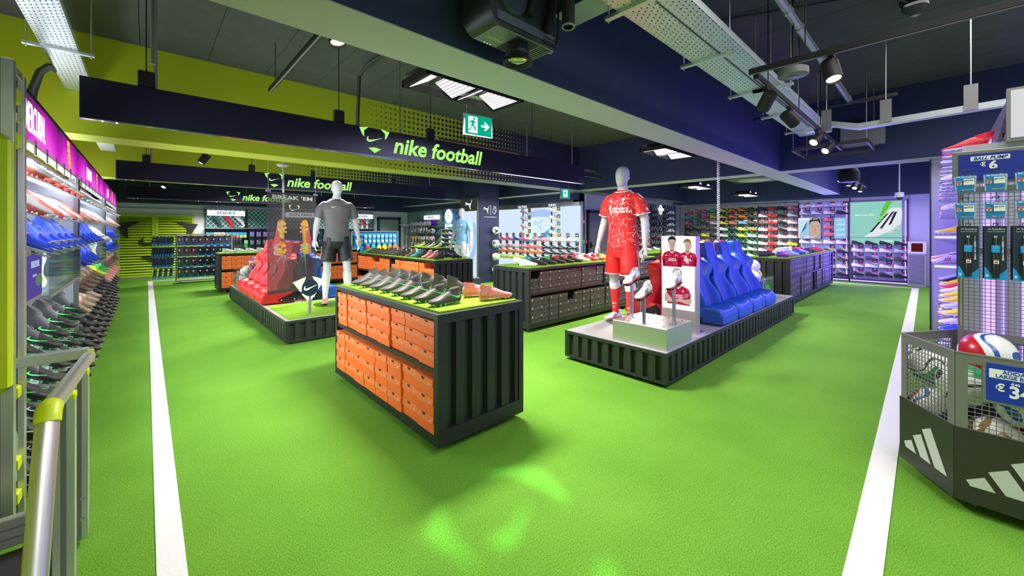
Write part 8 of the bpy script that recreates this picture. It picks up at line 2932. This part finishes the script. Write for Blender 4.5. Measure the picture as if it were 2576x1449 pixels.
for ri, (z, y) in enumerate(((2.02, -0.165), (1.80, -0.16), (1.58, -0.165), (1.376, -0.12), (1.036, -0.09), (0.77, -0.16), (0.58, -0.155), (0.38, -0.15), (0.18, -0.15))):
    for k in range(9):
        x = 4.5 + 0.40 * k
        c = 'red' if ri == 0 and k < 1 else ('yellow' if ri == 5 and k % 3 == 0 else ('blue' if ri == 8 and k % 2 else cyc[(ri * 2 + k) % 7]))
        if ri not in (3, 4):
            obj('boot_shelf', MB().box(x - 3.75 - 0.06, x - 3.75 + 0.06, -0.33, 0.02, z - 0.008, z - 0.001), GREYM, gd)
        elif k < 6:
            continue
        if ri == 4 and k == 6:
            boot((x, y + 0.02, z), pi / 2 + 0.7, 'white', 'white', 'red', 'stripes', False, 'white and red boot alone on the violet edged shelf at the right', None, True, lace='white')
        else:
            stuff_boot((x, y, z), pi / 2, 0.08 if ri not in (3, 4) else 0, c if PALE[c].name in SMI else 'white', 'white', 'red')
sb = MB()
o = put('distant_boots', stuffB.mesh('distant_boots', STUFF_MATS, 50))
tag(o, 'many small boots on the farthest shelves: lit print wall, rugby wall and violet fixture', 'boots', None, 'stuff')

# ------------------------------------------------------------------ ball bin and pump stand, lower right
BING = mat('bin_grey', (0.20, 0.20, 0.195), 0.45, 0.2)
SKIRT = mat('bin_skirt', (0.030, 0.030, 0.026), 0.45, noise=0.1, nscale=60)
bn_ = thing('ball_bin', 'grey mesh sided octagonal ball bin with dark skirt, lower right', 'ball bin', (3.33, -0.255, 0))
PTS = [(-0.305, 0.189), (0.0, 0.395), (0.375, 0.172), (0.375, -0.172), (0.0, -0.395), (-0.305, -0.189)]   # local plan, walked towards the back
def wallframe(a, b):
    A, B = Vector((a[0], a[1], 0)), Vector((b[0], b[1], 0))
    d = (B - A).normalized()
    M = Matrix((d, Vector((-d.y, d.x, 0)), Vector((0, 0, 1)))).transposed().to_4x4()
    M.translation = A
    return M, (B - A).length
ZS, ZT = 0.425, 0.80
for i, (a, b) in enumerate(((PTS[5], PTS[0]), (PTS[0], PTS[1]), (PTS[1], PTS[2]), (PTS[2], PTS[3]), (PTS[4], PTS[5]), (PTS[3], PTS[4]))):
    M, L = wallframe(a, b)
    mb = MB()
    mb.T = M
    mb.box(0, L, -0.004, 0.004, ZT - 0.045, ZT)
    mb.box(-0.002, L + 0.002, -0.007, 0.007, ZT, ZT + 0.006)
    mb.box(0, 0.042, -0.004, 0.004, ZS - 0.03, ZT - 0.045)
    mb.box(L - 0.042, L, -0.004, 0.004, ZS - 0.03, ZT - 0.045)
    fr_ = obj('wall_frame', mb, BING, bn_)
    mb = MB()
    mb.T = M
    n = max(3, int((L - 0.084) / 0.0215))
    for k in range(1, n):
        x = 0.042 + (L - 0.084) * k / n
        mb.box(x - 0.0016, x + 0.0016, -0.0016, 0.0016, ZS - 0.02, ZT - 0.045)
    for k in range(1, 16):
        z = ZS - 0.02 + 0.35 * k / 16
        mb.box(0.042, L - 0.042, 0.0016, 0.0048, z - 0.0016, z + 0.0016)
    o = obj('wire_mesh', mb, BING, fr_)
    o['kind'] = 'stuff'
    mb = MB()
    mb.T = M
    mb.box(-0.004, L + 0.004, 0.006 if False else -0.002, 0.010, 0.06, ZS)
    sk_ = obj('skirt_panel', mb, SKIRT, bn_)
    # three bar emblem on the two visible skirts; local x runs along the wall seen from inside, so mirror it
    if i == 0:
        E_ = [[(-0.101, 0.170), (-0.161, 0.207), (-0.196, 0.147), (-0.116, 0.145)], [(-0.172, 0.238), (-0.233, 0.274), (-0.305, 0.149), (-0.226, 0.149)], [(-0.241, 0.307), (-0.301, 0.343), (-0.405, 0.150), (-0.332, 0.150)]]
        flat('three_bar_emblem', [[(-y - 0.255, z) for y, z in p] for p in E_], mat('emblem_pale', (0.55, 0.57, 0.56), 0.5), sk_, (-0.305 - 0.0105, 0.0, 0.0), '-x', thick=0.001)
    if i == 1:
        E_ = [[(0.333, 0.175), (0.277, 0.207), (0.243, 0.145), (0.32, 0.146)], [(0.266, 0.239), (0.208, 0.275), (0.139, 0.144), (0.21, 0.146)], [(0.2, 0.307), (0.141, 0.341), (0.035, 0.142), (0.112, 0.143)]]
        A = Vector((a[0], a[1], 0))
        d = (Vector((b[0], b[1], 0)) - A).normalized()
        nrm = Vector((-d.y, d.x, 0))
        F = frame_of(-d, (0, 0, 1))
        me = tri_poly([[(-u, z) for u, z in p] for p in E_], 0.001).mesh('three_bar_emblem', mat('emblem_pale', (0.55, 0.57, 0.56), 0.5))
        put('three_bar_emblem', me, sk_, mtx=Matrix.Translation(A + nrm * 0.0105) @ F)
fl_ = MB()
fl_.loft([[(x * 0.98, y * 0.98, z) for x, y in PTS] for z in (0.075, 0.09)])
obj('bin_floor', fl_, BLACK, bn_)
for x, y in ((-0.2, 0.12), (0.2, 0.32), (-0.2, -0.12), (0.2, -0.32)):
    c = obj('caster', MB().lathe([(0.022, -0.01), (0.027, 0.0), (0.022, 0.01)], 14, (x, y, 0.027), 'y'), mat('caster_green', (0.25, 0.32, 0.28), 0.4), bn_, 40)
    obj('caster_fork', MB().box(x - 0.02, x + 0.02, y - 0.02, y + 0.02, 0.05, 0.075), STEELW, c)
# price sign on the bin front
ps = thing('price_sign', 'blue price sign for large balls on the front of the ball bin', 'sign', (3.018, -0.255, 0.683))
BLS = mat('sign_blue', (0.008, 0.035, 0.42), 0.35)
flat('sign_back', [rrect(0.20, 0.205, 0.008)], BING, ps, (0.004, 0, 0), '-x', thick=0.004)
flat('sign_face', [rrect(0.178, 0.182, 0.006)], BLS, ps, (0.0, 0, 0), '-x', thick=0.002)
flat('white_band', [[(-0.08, 0.022), (0.08, 0.022), (0.08, 0.066), (-0.08, 0.066)]], WHITEINK, ps, (-0.0021, 0, 0), '-x', thick=0.0005)
text('sign_lettering', 'ADIDAS', 0.024, BLS, ps, (-0.0028, 0.0, 0.055), '-x', 0.016, sx=0.92)
text('sign_lettering', 'LARGE BALL', 0.024, BLS, ps, (-0.0028, 0.0, 0.034), '-x', 0.016, sx=0.92)
text('sign_price_old', '\u20ac40', 0.016, WHITEINK, ps, (-0.0028, 0.0, 0.004), '-x', 0.02)
text('sign_price', '\u20ac', 0.048, WHITEINK, ps, (-0.0028, 0.045, -0.022), '-x', 0.03, sx=0.9)
text('sign_price', '34', 0.078, WHITEINK, ps, (-0.0028, -0.015, -0.036), '-x', 0.03, sx=0.9)
gB = 'large footballs in the ball bin'
BP = [((3.38, -0.19, 0.745), B_TRI, 0.112, 'white, red and green football heaped highest in the ball bin'), ((3.20, -0.10, 0.60), B_TRI2, 0.11, 'white and green football behind the left mesh of the ball bin'),
      ((3.16, -0.30, 0.56), B_TRI, 0.11, 'white and red football behind the price sign in the ball bin'), ((3.42, 0.02, 0.62), B_TRI2, 0.11, 'white and green football in the middle of the ball bin'),
      ((3.16, -0.20, 0.36), B_BROWN, 0.11, 'white and bronze football low behind the front mesh of the ball bin'), ((3.34, 0.0, 0.40), B_TRI, 0.11, 'white and red football low at the left of the ball bin'),
      ((3.17, -0.42, 0.37), B_BROWN, 0.11, 'white and bronze football low at the right of the bin front'), ((3.30, -0.38, 0.66), B_TRI2, 0.11, 'green and white football at the rim right of the price sign'),
      ((3.62, -0.2, 0.62), B_TRI, 0.11, 'red and white football at the back of the ball bin'), ((3.40, -0.38, 0.40), B_TRI, 0.11, 'white football deep in the middle of the ball bin'),
      ((3.25, -0.19, 0.19), B_TRI2, 0.11, 'white football at the bottom front of the ball bin'), ((3.25, -0.42, 0.19), B_TRI2, 0.11, 'white football at the bottom right of the ball bin'),
      ((3.50, -0.2, 0.2), B_TRI, 0.11, 'red and white football at the bottom of the ball bin'), ((3.19, -0.19, 0.705), B_TRI2, 0.105, 'blue and white football just under the rim of the ball bin')]
for p, m, r_, l in BP[:13]:
    ball(p, m, l, gB, r_)

# pump stand behind the bin
pn = thing('pump_stand', 'tall grey mesh accessory panel with a blue BALL PUMP header, right edge', 'display stand', (3.60, -0.20, 0.0))
for y in (0.10, -0.30):
    obj('upright', MB().box(-0.015, 0.015, y - 0.012, y + 0.012, 0.09, 1.86), BING, pn)
for z in (0.80, 1.30, 1.66):
    obj('cross_bar', MB().box(-0.01, 0.01, -0.29, 0.09, z - 0.018, z + 0.018), BING, pn)
mb = MB()
for k in range(1, 18):
    y = 0.09 - 0.38 * k / 18
    mb.box(-0.0015, 0.0015, y - 0.0015, y + 0.0015, 0.80, 1.70)
for k in range(1, 42):
    z = 0.80 + 0.9 * k / 42
    mb.box(0.0015, 0.0045, -0.29, 0.09, z - 0.0015, z + 0.0015)
o = obj('mesh_grid', mb, BING, pn)
o['kind'] = 'stuff'
obj('slot_strip', MB().box(-0.0165, -0.015, 0.097, 0.101, 0.85, 1.6), CASTER, pn)
obj('header_board', MB().box(-0.165, -0.145, -0.16, 0.137, 1.685, 1.872, 0.003), BING, pn)
obj('header_face', MB().box(-0.168, -0.165, -0.125, 0.113, 1.70, 1.852), mat('header_blue', (0.016, 0.032, 0.32), 0.35), pn)
for s in (0.12, -0.14):
    obj('header_arm', MB().box(-0.145, 0.0, s - 0.008, s + 0.008, 1.72, 1.74), BING, pn)
flat('white_band', [[(-0.07, -0.012), (0.07, -0.012), (0.07, 0.013), (-0.07, 0.013)]], WHITEINK, pn, (-0.1681, -0.002, 1.825), '-x', thick=0.0005)
text('header_lettering', 'BALL PUMP', 0.024, mat('header_blue', (0.016, 0.032, 0.32), 0.35), pn, (-0.169, -0.002, 1.825), '-x', 0.02, 0.25)
text('header_price', '\u20ac', 0.032, WHITEINK, pn, (-0.169, 0.022, 1.79), '-x', 0.03)
text('header_price', '6', 0.062, WHITEINK, pn, (-0.169, -0.014, 1.782), '-x', 0.035)
CARD = mat('needle_card', (0.010, 0.40, 0.95), 0.4)
RIMG = glassy('blister_rim', (0.93, 0.96, 1.0), 0.03, 0.08)
_n = {}


def slogo(parent, loc, k, m, wd=None):
    flat('brand_logo', [[(x * k * 1.5, y * k * 0.62) for x, y in p] for p in [[(q[1] * 0.9, -q[0] * 0.9) for q in s] for s in SLOGO]], m, parent, loc, '-x', thick=0.0004)


def needle_pack(loc, label):
    t = thing('needle_pack', label, 'ball needles', loc, 0, 'blue needle packs on the pump stand')
    flat('card', [[(-0.036, 0.044), (0.036, 0.044), (0.030, -0.046), (-0.032, -0.046)]], CARD, t, (0.0, 0, 0), '-x', thick=0.002)
    flat('blister', [rrect(0.092, 0.118, 0.018)], RIMG, t, (-0.004, 0, 0.0), '-x', thick=0.012)
    for s in (-1, 1):
        flat('side_flash', [[(s * 0.036, 0.04), (s * 0.041, 0.04), (s * 0.036, -0.046), (s * 0.031, -0.046)]], WHITEINK, t, (-0.0025, 0, 0), '-x', thick=0.0004)
    slogo(t, (-0.0185, 0.025, 0.036), 0.006, WHITEINK)
    text('brand_lettering', 'Sondico', 0.0165, WHITEINK, t, (-0.0185, -0.011, 0.036), '-x', 0.012)
    flat('barcode_label', [[(-0.006, -0.008), (0.032, -0.008), (0.032, 0.026), (-0.006, 0.026)]], WHITEINK, t, (-0.0185, 0, 0), '-x', thick=0.0004)
    text('label_lettering', 'ud', 0.012, BLACKINK, t, (-0.0192, -0.001, 0.016), '-x', 0.01)
    flat('barcode', [[(0.010 + 0.0024 * q, 0.013), (0.0112 + 0.0024 * q, 0.013), (0.0112 + 0.0024 * q, 0.020), (0.010 + 0.0024 * q, 0.020)] for q in range(8)], BLACKINK, t, (-0.0192, 0, 0), '-x', thick=0.0003)
    flat('price_label', [[(-0.033, -0.008), (-0.012, -0.008), (-0.012, 0.014), (-0.033, 0.014)]], CARDR, t, (-0.0185, 0, 0), '-x', thick=0.0004)
    flat('price_patch', [[(-0.031, -0.006), (-0.014, -0.006), (-0.014, 0.004), (-0.031, 0.004)]], WHITEINK, t, (-0.0191, 0, 0), '-x', thick=0.0003)
    text('price_lettering', '3\u20ac', 0.010, BLACKINK, t, (-0.0196, 0.0225, -0.001), '-x', 0.015)
    text('price_lettering', 'MEGA', 0.006, WHITEINK, t, (-0.0191, 0.0225, 0.010), '-x', 0.01)
    obj('needle', MB().tube([(-0.004, 0.012, -0.036), (-0.004, -0.004, -0.0355)], [0.0035, 0.003], 8).tube([(-0.004, -0.004, -0.0355), (-0.004, -0.03, -0.0345)], 0.0014, 6), STEEL, t, 40)
    hk = MB()
    for s in (-1, 1):
        hk.tube([(0.20, s * 0.008, 0.075), (-0.005, s * 0.010, 0.060), (-0.02, s * 0.011, 0.072)], 0.0018, 5)
    hk.tube([(-0.02, -0.011, 0.072), (-0.02, 0.011, 0.072)], 0.0018, 5)
    obj('hook', hk, DARKM, t)


for r, z in enumerate((1.677, 1.530)):
    for k in range(3):
        needle_pack((3.30, -0.108 - 0.105 * k, z), 'blue needle pack, %s from left in the %s row of the pump stand' % (ORD[k], ('upper', 'lower')[r]))
PCARD = mat('pump_card', (0.020, 0.036, 0.075), 0.45)
PBLUE = mat('pump_blue', (0.01, 0.36, 0.88), 0.45)


def pump_pack(loc, label, detail=True):
    t = thing('pump_pack', label, 'ball pump', loc, 0, 'ball pump packs on the pump stand')
    flat('card', [rrect(0.078, 0.29, 0.004, 2)], PCARD, t, (0, 0, 0), '-x', thick=0.002)
    flat('blue_foot', [[(-0.0385, -0.1445), (0.0385, -0.1445), (0.0385, -0.085), (0.018, -0.112), (-0.015, -0.118), (-0.03, -0.085), (-0.0385, -0.075)]], PBLUE, t, (-0.0022, 0, 0), '-x', thick=0.0004)
    obj('pump_barrel', MB().lathe([(0.012, -0.125), (0.0135, -0.12), (0.0135, 0.0), (0.012, 0.005), (0.0145, 0.01), (0.0145, 0.05), (0.009, 0.058), (0.008, 0.09), (0.004, 0.095)], 16, (-0.014, 0, -0.01)), mat('pump_black', (0.015, 0.016, 0.018), 0.3), t, 40)
    obj('pump_sleeve', MB().lathe([(0.0150, 0.012), (0.0155, 0.015), (0.0155, 0.048), (0.0150, 0.05)], 16, (-0.014, 0, -0.01)), PBLUE, t, 40)
    obj('pump_tip', MB().lathe([(0.0075, 0.09), (0.0075, 0.102)], 10, (-0.014, 0, -0.01)), STEEL, t, 40)
    flat('price_label', [[(-0.008, -0.058), (0.010, -0.058), (0.010, -0.034), (-0.008, -0.034)]], WHITEINK, t, (-0.0295, 0, 0), '-x', thick=0.0004)
    flat('price_band', [[(-0.008, -0.040), (0.010, -0.040), (0.010, -0.034), (-0.008, -0.034)]], CARDR, t, (-0.030, 0, 0), '-x', thick=0.0003)
    text('price_lettering', '6\u20ac', 0.011, BLACKINK, t, (-0.030, -0.001, -0.050), '-x', 0.015)
    slogo(t, (-0.0022, 0.021, 0.128), 0.005, WHITEINK)
    text('brand_lettering', 'Sondico', 0.014, WHITEINK, t, (-0.0022, -0.010, 0.128), '-x', 0.012)
    text('brand_lettering', 'DUAL ACTION PUMP', 0.0062, WHITEINK, t, (-0.0022, -0.002, 0.114), '-x', 0.015)
    flat('printed_parts', [[(0.024, 0.06), (0.026, 0.06), (0.026, 0.09), (0.024, 0.09)], [(0.022, 0.03), (0.028, 0.03), (0.028, 0.06), (0.022, 0.06)], [(0.022, 0.0), (0.028, 0.0), (0.026, 0.03), (0.024, 0.03)], [(0.022, -0.04), (0.029, -0.04), (0.027, -0.005), (0.024, -0.005)]], WHITEINK, t, (-0.0022, 0, 0), '-x', thick=0.0004)
    flat('barcode', [[(-0.033, -0.13), (-0.024, -0.13), (-0.024, -0.118), (-0.033, -0.118)]], WHITEINK, t, (-0.0028, 0, 0), '-x', thick=0.0004)
    hk = MB()
    for s in (-1, 1):
        hk.tube([(0.15, s * 0.008, 0.15), (-0.006, s * 0.008, 0.148), (-0.016, s * 0.008, 0.158)], 0.0018, 5)
    hk.tube([(-0.016, -0.008, 0.158), (-0.016, 0.008, 0.158)], 0.0018, 5)
    obj('hook', hk, DARKM, t)


for k in range(3):
    pump_pack((3.35, -0.120 - 0.0965 * k, 1.30), 'ball pump on dark card, front pack on the %s hook from left' % ORD[k])
    for j in range(3):
        o = flat('pump_card', [rrect(0.078, 0.29, 0.004, 2)], PCARD, None, (3.378 + 0.022 * j, -0.118 - 0.0965 * k, 1.30), '-x', thick=0.002)
        tag(o, 'dark pump card %s behind the front one on the %s hook from left' % (ORD[j], ORD[k]), 'ball pump', 'pump cards queued on the hooks')
